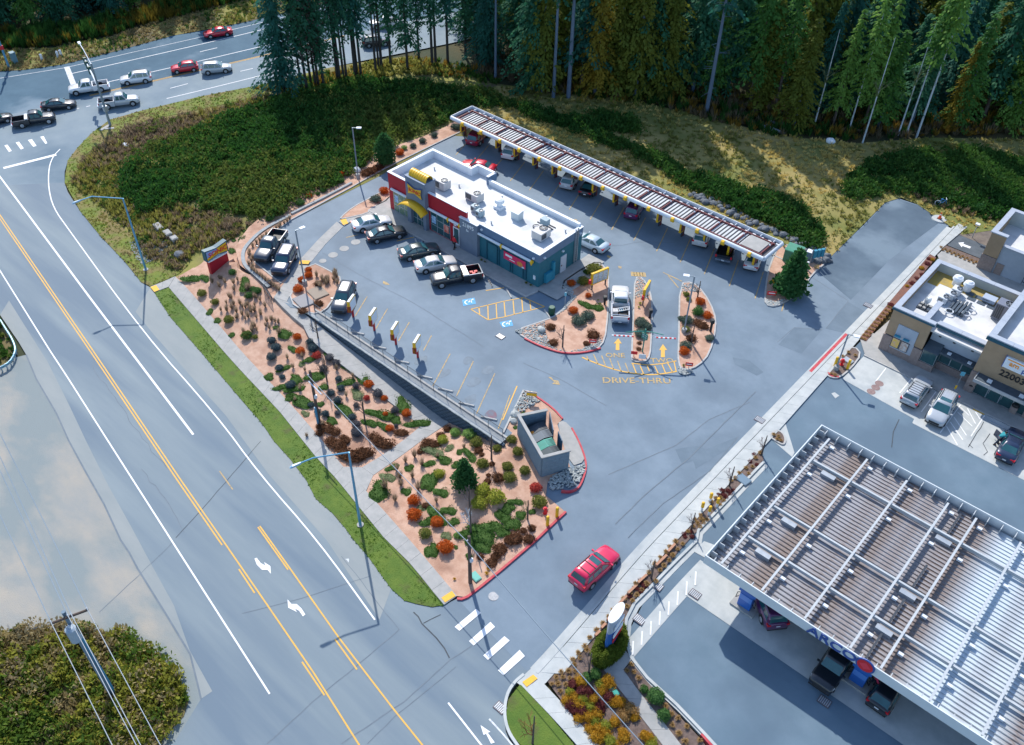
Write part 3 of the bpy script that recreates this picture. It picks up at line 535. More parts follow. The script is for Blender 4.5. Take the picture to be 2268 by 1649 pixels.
# tactile pads
for key, pts, lab, zf, off in (('m1', [(1310, 1045), (1360, 1028), (1390, 1070), (1345, 1088)], 'yellow tactile pad at the sidewalk ramp', T, .125), ('c2', [(1605, 470), (1690, 415), (1720, 455), (1635, 508)], 'yellow tactile pad facing the driveway crosswalk', T, .125), ('c3', [(157, 1150), (245, 1090), (280, 1122), (192, 1190)], 'yellow tactile pad beside the lawn corner', hz, .15), ('m2', [(855, 460), (905, 450), (925, 490), (880, 505)], 'yellow tactile pad by the restaurant walk', Z0, .11), ('m2', [(505, 815), (595, 818), (580, 848), (498, 845)], 'yellow tactile pad at the lot lamp', Z0, .16), ('r8', [(1095, 785), (1228, 845), (1205, 885), (1078, 825)], 'yellow tactile pad before the store door', Z0, .03)):
    flat('tactile_pad', GL(key, pts, None if zf in (T, hz) else 0), TACT, lab, zf, off=off)
# store bays
for a, b in (((120, 365), (0, 520)), ((395, 490), (270, 640)), ((670, 630), (510, 850)), ((945, 770), (720, 1080)), ((1210, 890), (1060, 1120))):
    stripe('bay_line', GL('r8', [a, b], 0), .1, WHITE, 'white bay line on the concrete before the store', Z0, off=.024)
for a, b in (((945, 800), (1040, 890)), ((910, 850), (1075, 1010)), ((870, 905), (1010, 1110)), ((830, 960), (970, 1160)), ((790, 1010), (910, 1215)), ((1020, 810), (1110, 980)), ((1110, 850), (1160, 930))):
    stripe('hatch_bar', GL('r8', [a, b], 0), .1, WHITE, 'white hatch bar of the store access aisle', Z0, off=.024)
for i in range(8):
    a = 1045+i*72; stripe('hatch_bar', GL('c3', [(a, 925-i*80), (a+6, 815-i*80)]), .12, WHITE, 'white hatch bar on the forecourt walk', hz, off=.04)
bigarrow('lane_arrow', 'm4', [(1695, 655), (1745, 650), (1738, 665), (1805, 690), (1795, 705), (1730, 682), (1725, 695)], WHITE, 'white arrow in the lane beside the store', lambda x, y: .015)
for c, l in (((45, 535), 'rusty fill cover in the store bay, nearest the store kerb'), ((5, 580), 'rusty fill cover in the store bay, middle of three'), ((-45, 625), 'rusty fill cover in the store bay, nearest the asphalt')): disc('r8', c, .42, mat('iron_red', (.20, .13, .13), .7, (.28, .2, .19), 4), 'manhole_cover', l, zf=Z0, z=0, off=.03)
flat('patch_slab', GL('b4', [(590, 345), (620, 335), (660, 365), (625, 388)], 0), CONCN, 'pale square cover in the station drive', hz, off=.02)
# cracked bay: joints drawn as thin sealant strips; one strip paints a cable shadow
SEAL = mat('crack_sealant', (.035, .045, .055), .8, (.06, .075, .09), 2)
SEAL_SHADE = mat('sealant_shadow_grey', (.12, .16, .20), .8, (.15, .19, .23), 2)
def crack(key, pts, w, lab, m=SEAL, zf=T, z=None, off=.012, jit=.12):
    P = dens(GL(key, pts, z), 1.2); P = [P[0]]+[(p[0]+random.uniform(-jit, jit), p[1]+random.uniform(-jit, jit)) for p in P[1:-1]]+[P[-1]]
    stripe('seal_shadow_strip', P, w, m, lab, zf, off)
stripe('edge_crack', GL('D', GE[3:]), .14, SEAL_SHADE, 'dark broken asphalt edge along the gravel pull-out')
crack('b1', [(2268, 760), (1960, 1120), (1760, 1350), (1530, 1600)], .05, 'dark transverse joint across the main road', SEAL, jit=.03)
crack('c1', [(1390, 20), (1110, 290), (800, 580)], .045, 'thin dark strip painted as a cable shadow over the gravel pull-out', SEAL_SHADE, jit=.03)  # cast shadow of the cable, drawn as a dark surface strip
crack('b1', [(800, 0), (830, 160), (1000, 370), (1160, 630), (1330, 850), (1450, 990)], .07, 'long wandering crack beside the centre line', SEAL_SHADE)
crack('b1', [(1230, 1000), (1300, 1110), (1400, 1200), (1520, 1370), (1600, 1550)], .06, 'wandering crack near the gravel side lane', SEAL_SHADE)
crack('c2', [(200, 1640), (560, 1310), (960, 980), (1265, 720)], .07, 'dark joint crossing both lanes below the turn arrows', SEAL_SHADE, jit=.03)
crack('c2', [(1265, 720), (1100, 520), (960, 330), (800, 130)], .05, 'straight joint along the road shoulder', SEAL_SHADE, jit=.03)
crack('c2', [(800, 1640), (1300, 1300), (1680, 960), (1850, 850)], .08, 'dark joint running into the driveway mouth', SEAL_SHADE, jit=.04)
crack('c2', [(1380, 580), (1460, 670), (1560, 800), (1670, 950)], .1, 'dark crack at the driveway mouth', SEAL)
crack('c2', [(1460, 670), (1600, 600)], .07, 'short crack at the driveway mouth', SEAL)
crack('c2', [(1010, 1640), (1230, 1420), (1720, 1020)], .06, 'faint joint in the near lane', SEAL_SHADE, jit=.03)
crack('c2', [(0, 590), (480, 470), (900, 330), (1030, 290)], .05, 'thin dark strip drawn across the road for an overhead wire', SEAL_SHADE, jit=.02)  # flat dark strip on the asphalt along the wire line
crack('b3', [(980, 1480), (1300, 1170), (1640, 890), (2200, 330)], .09, 'long joint between driveway paving passes', SEAL_SHADE, hz, jit=.03, off=.02)
crack('b3', [(920, 1050), (1500, 800), (1800, 570), (2150, 420)], .08, 'curving tyre mark across the driveway', SEAL_SHADE, Z0, 0, jit=.03)
crack('b3', [(1090, 1600), (1400, 1300), (1800, 1020), (2050, 720)], .06, 'faint paving seam along the driveway', SEAL_SHADE, hz, jit=.03, off=.02)
crack('b3', [(180, 80), (480, 210), (900, 450)], .06, 'faint paving seam below the drive-thru', SEAL_SHADE, Z0, 0, jit=.03)
crack('m2', [(700, 740), (1000, 920), (1500, 1180), (2100, 1560)], .05, 'faint paving seam in the main aisle', SEAL_SHADE, Z0, 0, jit=.04)
crack('m3', [(900, 690), (1250, 640), (1500, 650)], .05, 'faint crack behind the silver sedan', SEAL_SHADE, Z0, 0)
crack('m4', [(430, 960), (740, 1160), (540, 1400)], .06, 'patch seam in the access drive', SEAL_SHADE, Z0, 0, jit=.03)
crack('m4', [(120, 1520), (270, 1390), (510, 1410)], .06, 'lower patch seam in the access drive', SEAL_SHADE, Z0, 0, jit=.03)
crack('b4', [(1180, 570), (1130, 680), (1115, 815)], .07, 'curved tyre mark before the store', SEAL, Z0, 0, jit=.02, off=.02)
for P in ([(1200, 960), (1120, 1080), (1030, 1240)], [(1270, 1090), (1210, 1200), (1240, 1290), (1200, 1330)], [(1040, 1210), (1080, 1250)]):
    crack('r8', P, .06, 'dark crack in the worn concrete bay', SEAL, Z0, 0, off=.03)
# ================================================================== buildings
RED = mat('panel_red', (.42, .008, .025), .55, (.36, .008, .02), 1.5, bump=.03)
SLATE = mat('panel_slate', (.10, .17, .28), .6, (.12, .195, .31), 1.2)
GREYW = mat('stucco_grey', (.15, .19, .255), .75, (.175, .215, .285), 1.5, bump=.1, bscale=30)
TEAL = mat('siding_teal', (.012, .12, .165), .65, (.016, .14, .19), 2)
TEALD = mat('trim_teal', (.008, .075, .115), .6, (.01, .085, .13), 2)
MEMB = mat('roof_membrane', (.56, .585, .605), .75, (.64, .65, .65), .5, bump=.1, bscale=5, detail=8, col3=(.42, .44, .455), scale3=.45, c3=(.5, .75))
CAP = mat('parapet_white', (.68, .74, .80), .6, (.76, .80, .84), 1.5)
CAPG = mat('parapet_cap_grey', (.32, .37, .45), .55, (.37, .42, .49), 1.5)
YELP = mat('paint_sign_yellow', (.80, .48, .01), .45, (.72, .42, .01), 3)
GLASS = mat('window_glass', (.02, .07, .085), .08, (.035, .11, .12), .8, spec=.8)
GLASSL = mat('window_glass_lit', (.10, .20, .16), .12, (.22, .28, .16), 2.2, spec=.8, contrast=(.4, .6))  # brighter copy of the glass, lit look put into its colour
ALU = mat('aluminium', (.42, .46, .50), .4, (.5, .53, .56), 3, metal=.5)
STEELW = mat('steel_white', (.70, .75, .80), .5, (.62, .68, .75), 2)
DARKM = mat('metal_dark', (.03, .04, .055), .5, (.045, .055, .07), 3)
GALV = mat('galvanised', (.34, .39, .44), .45, (.42, .46, .50), 3, metal=.4)
HVAC = mat('hvac_casing', (.45, .46, .47), .55, (.52, .52, .52), 2)
BLACK = mat('black_plastic', (.012, .014, .018), .5)
ORNG = mat('sign_orange', (.85, .30, .02), .5)
SRED = mat('sign_red', (.62, .02, .03), .5)
SBLUE = mat('sign_blue', (.04, .09, .32), .5)
# ---- restaurant
rb = thing('restaurant', (-61.5, 65, 0), 'red, grey and teal drive-in restaurant with white roof and yellow tower barrel', 'restaurant'); rb.location = (0, 0, 0)
def part(mb, name, m, parent, **k): return mb.build(name, m, parent, **k)
part(MB().box(-73.4, 61.15, 0, -60.3, 61.4, 5.15), 'red_wall', RED, rb)
part(MB().box(-73.4, 61.4, 0, -73.15, 68.75, 5.15), 'end_wall', RED, rb); part(MB().box(-73.15, 61.4, 4.15, -73.1, 68.5, 5.15), 'parapet_lining', CAP, rb)
part(MB().box(-61.15, 60.85, 0, -58.4, 61.5, 4.35), 'number_panel', GREYW, rb)
fw = part(MB().box(-58.4, 61.3, 0, -49.55, 61.55, 3.45), 'siding_wall', TEAL, rb)
for i in range(16):
    z = .25+i*.2
    MB().add([(-58.4, 61.3, z), (-49.53, 61.3, z), (-49.53, 61.265, z), (-58.4, 61.265, z), (-58.4, 61.3, z+.2), (-49.53, 61.3, z+.2)], [(0, 1, 2, 3), (3, 2, 5, 4), (0, 3, 4), (1, 5, 2)]).build('siding_board', TEAL, fw)
rw = part(MB().box(-49.8, 61.55, 0, -49.55, 68.75, 3.45), 'side_wall', TEAL, rb)
for i in range(16):
    z = .25+i*.2
    MB().add([(-49.55, 61.3, z), (-49.55, 68.75, z), (-49.515, 68.75, z), (-49.515, 61.3, z), (-49.55, 61.3, z+.2), (-49.55, 68.75, z+.2)], [(0, 3, 2, 1), (3, 4, 5, 2)]).build('siding_board', TEAL, rw)
part(MB().box(-58.4, 61.22, 3.45, -49.47, 61.55, 4.5).box(-49.8, 61.55, 3.45, -49.47, 68.75, 4.5), 'slate_band', SLATE, rb)
part(MB().box(-73.15, 68.5, 0, -66.8, 68.75, 5.15).box(-66.8, 68.5, 0, -66.55, 69.9, 5.15).box(-66.55, 69.65, 0, -64, 69.9, 5.15).box(-64, 68.5, 0, -63.75, 69.9, 5.15).box(-63.75, 68.5, 0, -49.8, 68.75, 4.75), 'rear_wall', CAP, rb)
part(MB().box(-63.98, 68.4, 4.2, -63.7, 69.93, 5.16), 'rear_return', SLATE, rb)
part(MB().box(-73.15, 61.4, 3.9, -49.8, 68.5, 4.15).box(-66.55, 68.5, 3.9, -64, 69.65, 4.15).box(-60.3, 61.5, 4.15, -58.3, 62.2, 4.2), 'roof', MEMB, rb)
cp = MB()
cp.box(-73.45, 61.1, 5.15, -69.7, 61.45, 5.22).box(-66.5, 61.1, 5.15, -60.25, 61.45, 5.22).box(-73.45, 61.45, 5.15, -73.1, 68.8, 5.22).box(-73.1, 68.45, 5.15, -66.8, 68.8, 5.22).box(-66.8, 68.45, 5.15, -66.5, 69.95, 5.22).box(-66.5, 69.6, 5.15, -63.95, 69.95, 5.22).box(-64.05, 68.45, 5.165, -63.7, 69.6, 5.225)
cp.box(-61.2, 60.8, 4.35, -58.35, 61.5, 4.42).box(-58.35, 61.17, 4.5, -49.42, 61.6, 4.57).box(-49.85, 61.6, 4.5, -49.42, 68.8, 4.57).box(-63.7, 68.45, 4.75, -49.85, 68.8, 4.82)
part(cp, 'coping', CAP, rb)
tw = part(MB().box(-69.7, 60.6, 0, -69.05, 62.4, 2.7).box(-67.0, 60.6, 0, -66.5, 62.4, 2.7).box(-69.7, 60.6, 2.7, -66.5, 62.4, 6.35), 'tower', GREYW, rb)
part(MB().box(-69.75, 60.55, 6.35, -66.45, 62.45, 6.45), 'tower_coping', SLATE, tw)
bl = MB()
N = 12
for k in range(8):
    x0 = -69.4+k*.36; vs = []
    for xx, rr in ((x0, .56), (x0+.05, .62), (x0+.31, .62), (x0+.36, .56)):
        for i in range(N+1):
            t = math.pi*i/N; vs.append((xx, 61.5-rr*math.cos(t), 6.45+rr*1.1*math.sin(t)))
    fs = [(j*(N+1)+i, (j+1)*(N+1)+i, (j+1)*(N+1)+i+1, j*(N+1)+i+1) for j in range(3) for i in range(N)]
    bl.add(vs, fs)
part(bl, 'yellow_barrel', YELP, rb, smooth=False)
# curved sign on tower
def bow(parent, c, w, h, m, name, axis='x', th=.06):
    """bow-tie shaped emblem panel facing -y"""
    mb = MB(); P = [(-w/2, h*.5), (0, h*.22), (w/2, h*.5), (w/2*.86, 0), (w/2, -h*.5), (0, -h*.22), (-w/2, -h*.5), (-w/2*.9, 0)]
    vs = [(c[0]+p[0], c[1], c[2]+p[1]) for p in P]+[(c[0]+p[0], c[1]-th, c[2]+p[1]) for p in P]; n = len(P)
    mb.add(vs, [tuple(range(n, 2*n))[::-1], tuple(range(n))]+[(i, n+i, n+(i+1) % n, (i+1) % n) for i in range(n)]); return part(mb, name, m, parent)
sg = bow(rb, (-68.1, 60.52, 5.0), 2.5, 1.5, SBLUE, 'emblem_backing'); bow(sg, (-68.0, 60.44, 5.0), 2.3, 1.25, YELP, 'emblem_panel')
text('emblem_lettering', 'SONIC', .62, SRED, sg, (-68.0, 60.36, 5.0), (R(90), 0, 0), .02, shear=.15, sx=1.05)
# arched awning over door
aw = MB(); vs = []
for j, yy in enumerate((60.6, 59.45)):
    for i in range(13):
        t = math.pi*(.12+.76*i/12); vs.append((-68.1-2.15*math.cos(t), yy, 2.35+1.15*math.sin(t)-(.15 if j else 0)))
aw.add(vs, [(i, i+1, 14+i, 13+i) for i in range(12)]); ob = part(aw, 'arched_awning', YELP, rb, smooth=True)
md = ob.modifiers.new('s', 'SOLIDIFY'); md.thickness = .1
def glazing(name, x0, x1, z0, z1, y, cols, rows, parent, g=GLASS, fr=ALU):
    w = part(MB().box(x0, y-.02, z0, x1, y+.04, z1), name, fr, parent); dx, dz = (x1-x0)/cols, (z1-z0)/rows
    for i in range(cols):
        for j in range(rows):
            MB().box(x0+i*dx+.045, y-.03, z0+j*dz+.045, x0+(i+1)*dx-.045, y-.022, z0+(j+1)*dz-.045).build('pane', g, w)
    return w
w1 = glazing('window', -72.65, -69.8, .15, 2.95, 61.13, 3, 3, rb, GLASSL)
w2 = glazing('entrance_door', -69.05, -67.0, .05, 2.7, 61.0, 3, 3, rb)
w3 = glazing('window', -66.2, -63.0, .25, 2.95, 61.13, 3, 3, rb)
POST = [mat('poster_blue', (.05, .25, .55), .5, (.5, .65, .8), 3), mat('poster_red', (.6, .06, .05), .5, (.75, .4, .3), 3)]
MB().box(-72.4, 61.085, 1.5, -71.8, 61.095, 2.5).build('window_poster', POST[0], w1); MB().box(-66.0, 61.085, 1.4, -65.3, 61.095, 2.4).build('window_poster', POST[0], w3); MB().box(-64.0, 61.085, 1.0, -63.2, 61.095, 2.0).build('window_poster', POST[1], w3)
def tube_awning(x0, x1, y, z, parent, ends):
    o = MB().cyl((x0, y, z), (x1, y, z), .16, n=12).build('light_tube', STEELW, parent, smooth=False)
    for e in ends: MB().cyl((e-.12, y-.02, z-.02), (e+.12, y-.02, z-.02), .2, n=12).cyl((e, y-.1, z-.05), (e, y-.1, z-.45), .16, .03, 8).build('yellow_fin', YELP, parent)
tube_awning(-72.8, -69.75, 60.98, 3.15, rb, [-69.9]); tube_awning(-66.4, -60.95, 60.98, 3.15, rb, [-63.1, -61.25]); tube_awning(-58.35, -50.3, 61.02, 3.35, rb, [-54.8, -50.35])
d = part(MB().box(-62.45, 61.08, .13, -61.45, 61.14, 2.45), 'side_door', STEELW, rb); MB().box(-62.3, 61.06, .35, -61.6, 61.078, 2.3).build('pane', GLASS, d); MB().box(-61.7, 61.0, 1.1, -61.6, 61.05, 1.25).build('door_handle', DARKM, d)
MB().box(-62.2, 60.95, 2.75, -61.8, 61.1, 2.9).build('wall_lamp', STEELW, rb)
text('address_number', '21895', .72, WHITE, rb, (-59.75, 60.82, 3.7), (R(90), 0, 0), .015)
text('suite_lettering', 'Ea', .4, CAP, rb, (-59.9, 60.83, 3.1), (R(90), 0, 0), .015)
for x0, x1 in ((-57.3, -55.6), (-55.4, -53.6), (-53.4, -51.7), (-51.5, -51.25)):
    MB().box(x0, 61.18, .35, x0+.12, 61.27, 2.75).box(x1-.12, 61.18, .35, x1, 61.27, 2.75).box(x0+.12, 61.18, 2.63, x1-.12, 61.27, 2.75).build('trellis_frame', TEALD, rb)
BAN = mat('banner_pink', (.72, .03, .12), .6, (.66, .03, .10), 2)
bn = MB().box(-54.55, 61.12, 1.75, -51.35, 61.15, 2.75).build('banner', BAN, rb)
MB().ico((-52.15, 61.1, 2.1), .42, 2, sz=(1, .06, .75)).build('banner_picture', mat('bun_orange', (.75, .32, .06), .6, (.6, .22, .05), 6), bn); MB().ico((-51.7, 61.11, 1.85), .25, 1, sz=(1, .05, .5)).build('banner_picture', STEELW, bn)
MB().obox((-53.8, 61.11, 2.25), (1.0, .01, .28)).build('banner_print', WHITE, bn); MB().obox((-53.3, 61.11, 1.98), (.8, .01, .1)).build('banner_print', WHITE, bn)
MB().box(-50.25, 61.2, 1.0, -49.95, 61.27, 1.5).build('wall_plate', CAP, rb)
# side wall items
MET = mat('meter_blue', (.02, .22, .34), .5, (.03, .26, .38), 3)
MB().box(-49.52, 62.2, .35, -49.15, 63.3, 1.55).build('meter_box', MET, rb); MB().box(-49.52, 63.4, .2, -49.2, 63.75, 2.5).build('conduit_duct', MET, rb)
sdr = MB().box(-49.52, 65.0, .13, -49.44, 66.0, 2.3).build('service_door', mat('door_pale', (.52, .58, .66), .6), rb); MB().box(-49.44, 65.08, 1.05, -49.38, 65.2, 1.2).build('door_handle', DARKM, sdr)
ld = MB().box(-49.5, 67.35, .4, -49.3, 67.42, 4.9).box(-49.5, 67.75, .4, -49.3, 67.82, 4.9)
for i in range(14): ld.cyl((-49.36, 67.4, .7+i*.3), (-49.36, 67.78, .7+i*.3), .025, n=6)
ld.build('roof_ladder', GALV, rb)
for p in ((-49.47, 62.0, 3.75), (-49.47, 65.2, 3.0), (-49.47, 68.2, 3.9)): MB().box(p[0], p[1]-.12, p[2], p[0]+.2, p[1]+.12, p[2]+.16).build('wall_lamp', STEELW, rb)
for p in ((-57.9, 61.2, 3.95), (-50.2, 61.2, 3.75)): MB().box(p[0]-.12, p[1]-.2, p[2], p[0]+.12, p[1], p[2]+.16).build('wall_lamp', STEELW, rb)
# ---- rooftop machines
def unit(c, sx, sy, h, lab, fan=True, m=HVAC, rz=0):
    t = thing('rooftop_unit', c, lab, 'air conditioner', None, rz)
    MB().box(-sx/2, -sy/2, .12, sx/2, sy/2, h).build('casing', m, t, bevel=.02)
    MB().box(-sx/2+.08, -sy/2+.08, 0, sx/2-.08, sy/2-.08, .12).build('base_curb', GALV, t)
    for k in range(4): MB().box(-sx/2+.1+k*(sx*.5)/4, -sy/2-.02, .3, -sx/2+.06+(k+1)*(sx*.5)/4, -sy/2, h-.12).build('louvre', DARKM, t)
    if fan:
        MB().cyl((sx*.22, 0, h), (sx*.22, 0, h+.1), min(sx, sy)*.34, n=18, cap=False).build('fan_shroud', GALV, t); MB().cyl((sx*.22, 0, h+.004), (sx*.22, 0, h+.03), min(sx, sy)*.32, n=18).build('fan_well', BLACK, t)
        for k in range(3): MB().obox((sx*.22, 0, h+.045), (min(sx, sy)*.55, .04, .015), k*math.pi/3).build('fan_guard', GALV, t)
    return t
unit((-67.2, 64.2, 4.15), 1.7, 1.2, 1.15, 'tall grey rooftop air conditioner behind the yellow barrel')
unit((-62.6, 64.9, 4.15), 1.9, 1.25, 1.05, 'grey rooftop air conditioner in the middle of the restaurant roof')
unit((-51.9, 64.3, 4.15), 1.7, 1.4, 1.05, 'wide grey rooftop air conditioner beside the ladder end', rz=R(90))
for p, lab in (((-60.9, 63.2, 4.15), 'small condenser near the red parapet end'), ((-59.75, 62.8, 4.15), 'small condenser above the address number')):
    t = unit(p, .8, .75, .8, lab, True, mat('condenser', (.25, .36, .42), .5))
t = thing('exhaust_fan', (-59.3, 65.6, 4.15), 'white mushroom exhaust fan on the restaurant roof', 'exhaust fan')
MB().box(-.5, -.5, 0, .5, .5, .35).build('curb', CAP, t); MB().cyl((0, 0, .35), (0, 0, .85), .34, .38, 16).build('body', CAP, t); MB().cyl((0, 0, .85), (0, 0, 1.15), .58, .5, 18).cyl((0, 0, 1.15), (0, 0, 1.28), .5, .2, 18).build('hood', CAP, t)
t = thing('roof_hatch_vent', (-56.4, 65.4, 4.15), 'pale box vent with slanted lid on the restaurant roof', 'vent')
MB().box(-.55, -.45, 0, .55, .45, .95).build('box', mat('vent_pale', (.55, .62, .64), .6), t); MB().add([(-.62, -.55, .95), (.62, -.55, .95), (.62, .55, 1.12), (-.62, .55, 1.12), (-.62, -.55, 1.0), (.62, -.55, 1.0), (.62, .55, 1.17), (-.62, .55, 1.17)], [(0, 3, 2, 1), (4, 5, 6, 7), (0, 1, 5, 4), (1, 2, 6, 5), (2, 3, 7, 6), (3, 0, 4, 7)]).build('lid', CAP, t)
t = thing('condenser_cluster', (-53.1, 66.4, 4.15), 'small teal condenser with hoses on the restaurant roof', 'condenser')
MB().box(-.45, -.35, .2, .45, .35, .95).build('casing', mat('condenser', (.25, .36, .42)), t); MB().box(-1.1, -.06, 0, 1.2, .06, .1).box(-1.1, .4, 0, 1.2, .5, .1).build('sleeper', DARKM, t)
for c in ((-.5, -.9), (.6, -.7)):
    mb = MB(); mb.tube([(c[0]+.4*math.cos(a*.6), c[1]+.4*math.sin(a*.6), .12) for a in range(12)], .05, 6); mb.build('hose_coil', DARKM, t)
for i, p in enumerate(((-71, 66.6), (-66, 65.8), (-60.5, 67.4), (-57.8, 62.6), (-53.9, 67.6), (-50.6, 67.0))):
    tag(MB().cyl((p[0], p[1], 4.15), (p[0], p[1], 4.5), .08, n=8).cyl((p[0], p[1], 4.48), (p[0], p[1], 4.56), .13, n=8).build('vent_pipe', GALV), 'short vent pipe on the white restaurant roof', 'vent pipe', 'vent pipes on the restaurant roof')
tag(MB().ico((-50.4, 62.3, 4.2), .55, 2, sz=(1, .75, .18)).build('roof_drain_cover', CAP), 'white domed cover at the roof corner over the banner', 'drain cover')
# ---- long canopy
CX0, CX1, CY0, CY1, CZ = -80.4, -32.2, 79.05, 83.1, 3.45
AWND = mat('deck_dark', (.10, .10, .11), .8); PAN = mat('deck_pan', (.50, .54, .58), .55, (.62, .65, .67), 1.2, detail=7, col3=(.36, .33, .32), scale3=.6, c3=(.5, .7))
RUST = mat('beam_rust_red', (.17, .035, .04), .6, (.13, .03, .035), 3)
cn = thing('drive_in_canopy', (0, 0, 0), 'long white drive-in canopy with ribbed deck and rust-red beams', 'canopy')
def rounded_fascia(name, a, b, inw):
    # half-round fascia swept from a to b, bulging outwards opposite to inw
    mb = MB(); d = Vector((b[0]-a[0], b[1]-a[1], 0)).normalized(); n = Vector((-inw[0], -inw[1], 0)); vs = []
    for p in (a, b):
        for i in range(9):
            t = -math.pi/2+math.pi*i/8; vs.append((p[0]+n.x*.28*math.cos(t), p[1]+n.y*.28*math.cos(t), CZ-.28+.28*math.sin(t)))
    mb.add(vs, [(i, i+1, 10+i, 9+i) for i in range(8)]+[(8, 17, 9, 0)]+[tuple(range(9)), tuple(range(9, 18))[::-1]]); return mb.build(name, STEELW, cn, smooth=False)
rounded_fascia('fascia', (CX0, CY0), (CX1, CY0), (0, 1)); rounded_fascia('fascia', (CX0, CY1), (CX1, CY1), (0, -1)); rounded_fascia('fascia', (CX0, CY0), (CX0, CY1), (1, 0)); rounded_fascia('fascia', (CX1, CY0), (CX1, CY1), (-1, 0))
MB().box(CX0+.02, CY0+.02, CZ-.5, CX1-.02, CY1-.02, CZ-.42).build('deck_base', AWND, cn)
npan = 100; wpan = (CX1-CX0-1.6)/npan; pm = None
for i in range(npan):
    x = CX0+.8+i*wpan
    if pm is None: pm = MB().add([(0, CY0+.55, CZ-.40), (wpan*.5, CY0+.55, CZ-.40), (wpan*.54, CY0+.55, CZ-.32), (wpan*.68, CY0+.55, CZ-.32), (0, CY1-.75, CZ-.40), (wpan*.5, CY1-.75, CZ-.40), (wpan*.54, CY1-.75, CZ-.32), (wpan*.68, CY1-.75, CZ-.32)], [(0, 1, 5, 4), (1, 2, 6, 5), (2, 3, 7, 6)]).mesh('deck_pan', PAN)
    child('deck_pan', pm, cn, loc=(x, 0, 0))
for yy in (CY0+.48, CY1-.68): MB().box(CX0+.5, yy-.07, CZ-.42, CX1-.5, yy+.07, CZ-.18).build('long_beam', RUST, cn)
for i in range(15):
    x = CX0+.75+i*(CX1-CX0-1.5)/14; MB().box(x-.06, CY0+.56, CZ-.4, x+.06, CY1-.76, CZ-.15).build('cross_beam', RUST, cn); MB().ico((x+.02, (CY0+CY1)/2+.6, CZ-.1), .12, 1).build('junction_box', STEELW, cn)
for i in range(29):
    x = CX0+.9+i*1.66
    MB().box(x-.03, CY1-.58, CZ-.4, x+.03, CY1-.02, CZ-.12).build('fascia_bracket', STEELW, cn)
for i in range(48):
    x = CX0+.9+i; MB().box(x-.2, CY1-.45, CZ-.42, x+.2, CY1-.3, CZ-.3).build('light_fixture', CAP, cn)
MB().box(CX1-3.4, CY0+.7, CZ-.27, CX1-1.0, CY1-.9, CZ-.2).build('roof_patch', CONC, cn)
for i in range(15):
    x = -79.8+3.29*i
    MB().box(x-.09, 81.0, 0, x+.09, 81.2, CZ-.5).build('column', RUST, cn)
    MB().add([(x-.08, 79.6, 2.95), (x+.08, 79.6, 2.95), (x+.08, 80.9, 2.95), (x-.08, 80.9, 2.95), (x-.05, 80.75, 1.3), (x+.05, 80.75, 1.3), (x+.05, 80.95, 1.3), (x-.05, 80.95, 1.3)], [(0, 1, 2, 3), (4, 7, 6, 5), (0, 4, 5, 1), (1, 5, 6, 2), (2, 6, 7, 3), (3, 7, 4, 0)]).build('yellow_fin', YELP, cn)
for i in range(14):
    x = -78.0+3.4*i; MB().cyl((x-.18, CY0-.3, CZ-.3), (x+.18, CY0-.3, CZ-.3), .3, n=12).build('fascia_knuckle', YELP, cn)
# menu housings under the canopy
for i in range(15):
    x = -79.8+3.29*i
    t = thing('order_station', (x, 80.9, 0), 'yellow order station on a column under the long canopy', 'order station', 'order stations under the long canopy')
    MB().box(-.12, -.75, .8, .12, -.05, 2.3).build('housing', YELP, t); MB().box(.121, -.68, .95, .135, -.12, 2.1).build('screen', mat('housing_maroon', (.12, .02, .05), .5), t); MB().box(-.08, -.2, 0, .08, -.06, .85).build('post', DARKM, t)
# ---- petrol canopy
ax0, ax1, ay0, ay1, az = -14.95, 10.5, 39.85, 58.35, 4.9
ac = thing('petrol_canopy', (0, 0, 0), 'huge white petrol station canopy with stained ribbed deck and grid of beams', 'canopy')
DECK = mat('deck_stained', (.30, .31, .34), .6, (.19, .145, .125), .8, stretch=(.5, 1.5, 1), detail=9, contrast=(.42, .58), col3=(.50, .58, .64), scale3=.17, c3=(.53, .6))
FASC = mat('fascia_white', (.62, .68, .71), .5, (.66, .71, .74), 1)
MB().box(ax0, ay0, az-.95, ax1, ay0+.08, az).build('fascia', FASC, ac); MB().box(ax0, ay1-.08, az-.95, ax1, ay1, az).build('fascia', FASC, ac)
MB().box(ax0, ay0+.08, az-.95, ax0+.08, ay1-.08, az).build('fascia', FASC, ac); MB().box(ax1-.08, ay0+.08, az-.95, ax1, ay1-.08, az).build('fascia', FASC, ac)
MB().box(ax0+.08, ay0+.08, az-.97, ax1-.08, ay1-.08, az-.93).build('soffit', mat('soffit_slate', (.10, .17, .24), .6), ac)
nd = 45; wd = (ay1-ay0-.5)/nd; pm = MB().add([(0, 0, 0), (0, wd*.73, 0), (0, wd*.74, .07), (0, wd*.79, .07), (0, wd*.8, 0), (ax1-ax0-.3, 0, 0), (ax1-ax0-.3, wd*.73, 0), (ax1-ax0-.3, wd*.74, .07), (ax1-ax0-.3, wd*.79, .07), (ax1-ax0-.3, wd*.8, 0)], [(i, i+5, i+6, i+1) for i in range(4)]).mesh('deck_panel', DECK)
for j in range(nd): child('deck_panel', pm, ac, loc=(ax0+.15, ay0+.25+j*wd, az-.80))
IB = mat('beam_white', (.40, .44, .47), .6, (.46, .50, .53), 2)
bx = [-13.7, -10.25, -6.8, -3.35, -1.1, 2.33, 5.78, 9.2]
by = [54.35, 47.8, 43.8]
for y in by: MB().box(ax0+1.2, y-.04, az-.6, ax1-1.2, y+.04, az-.28).box(ax0+1.2, y-.085, az-.28, ax1-1.2, y+.085, az-.24).build('long_beam', IB, ac)
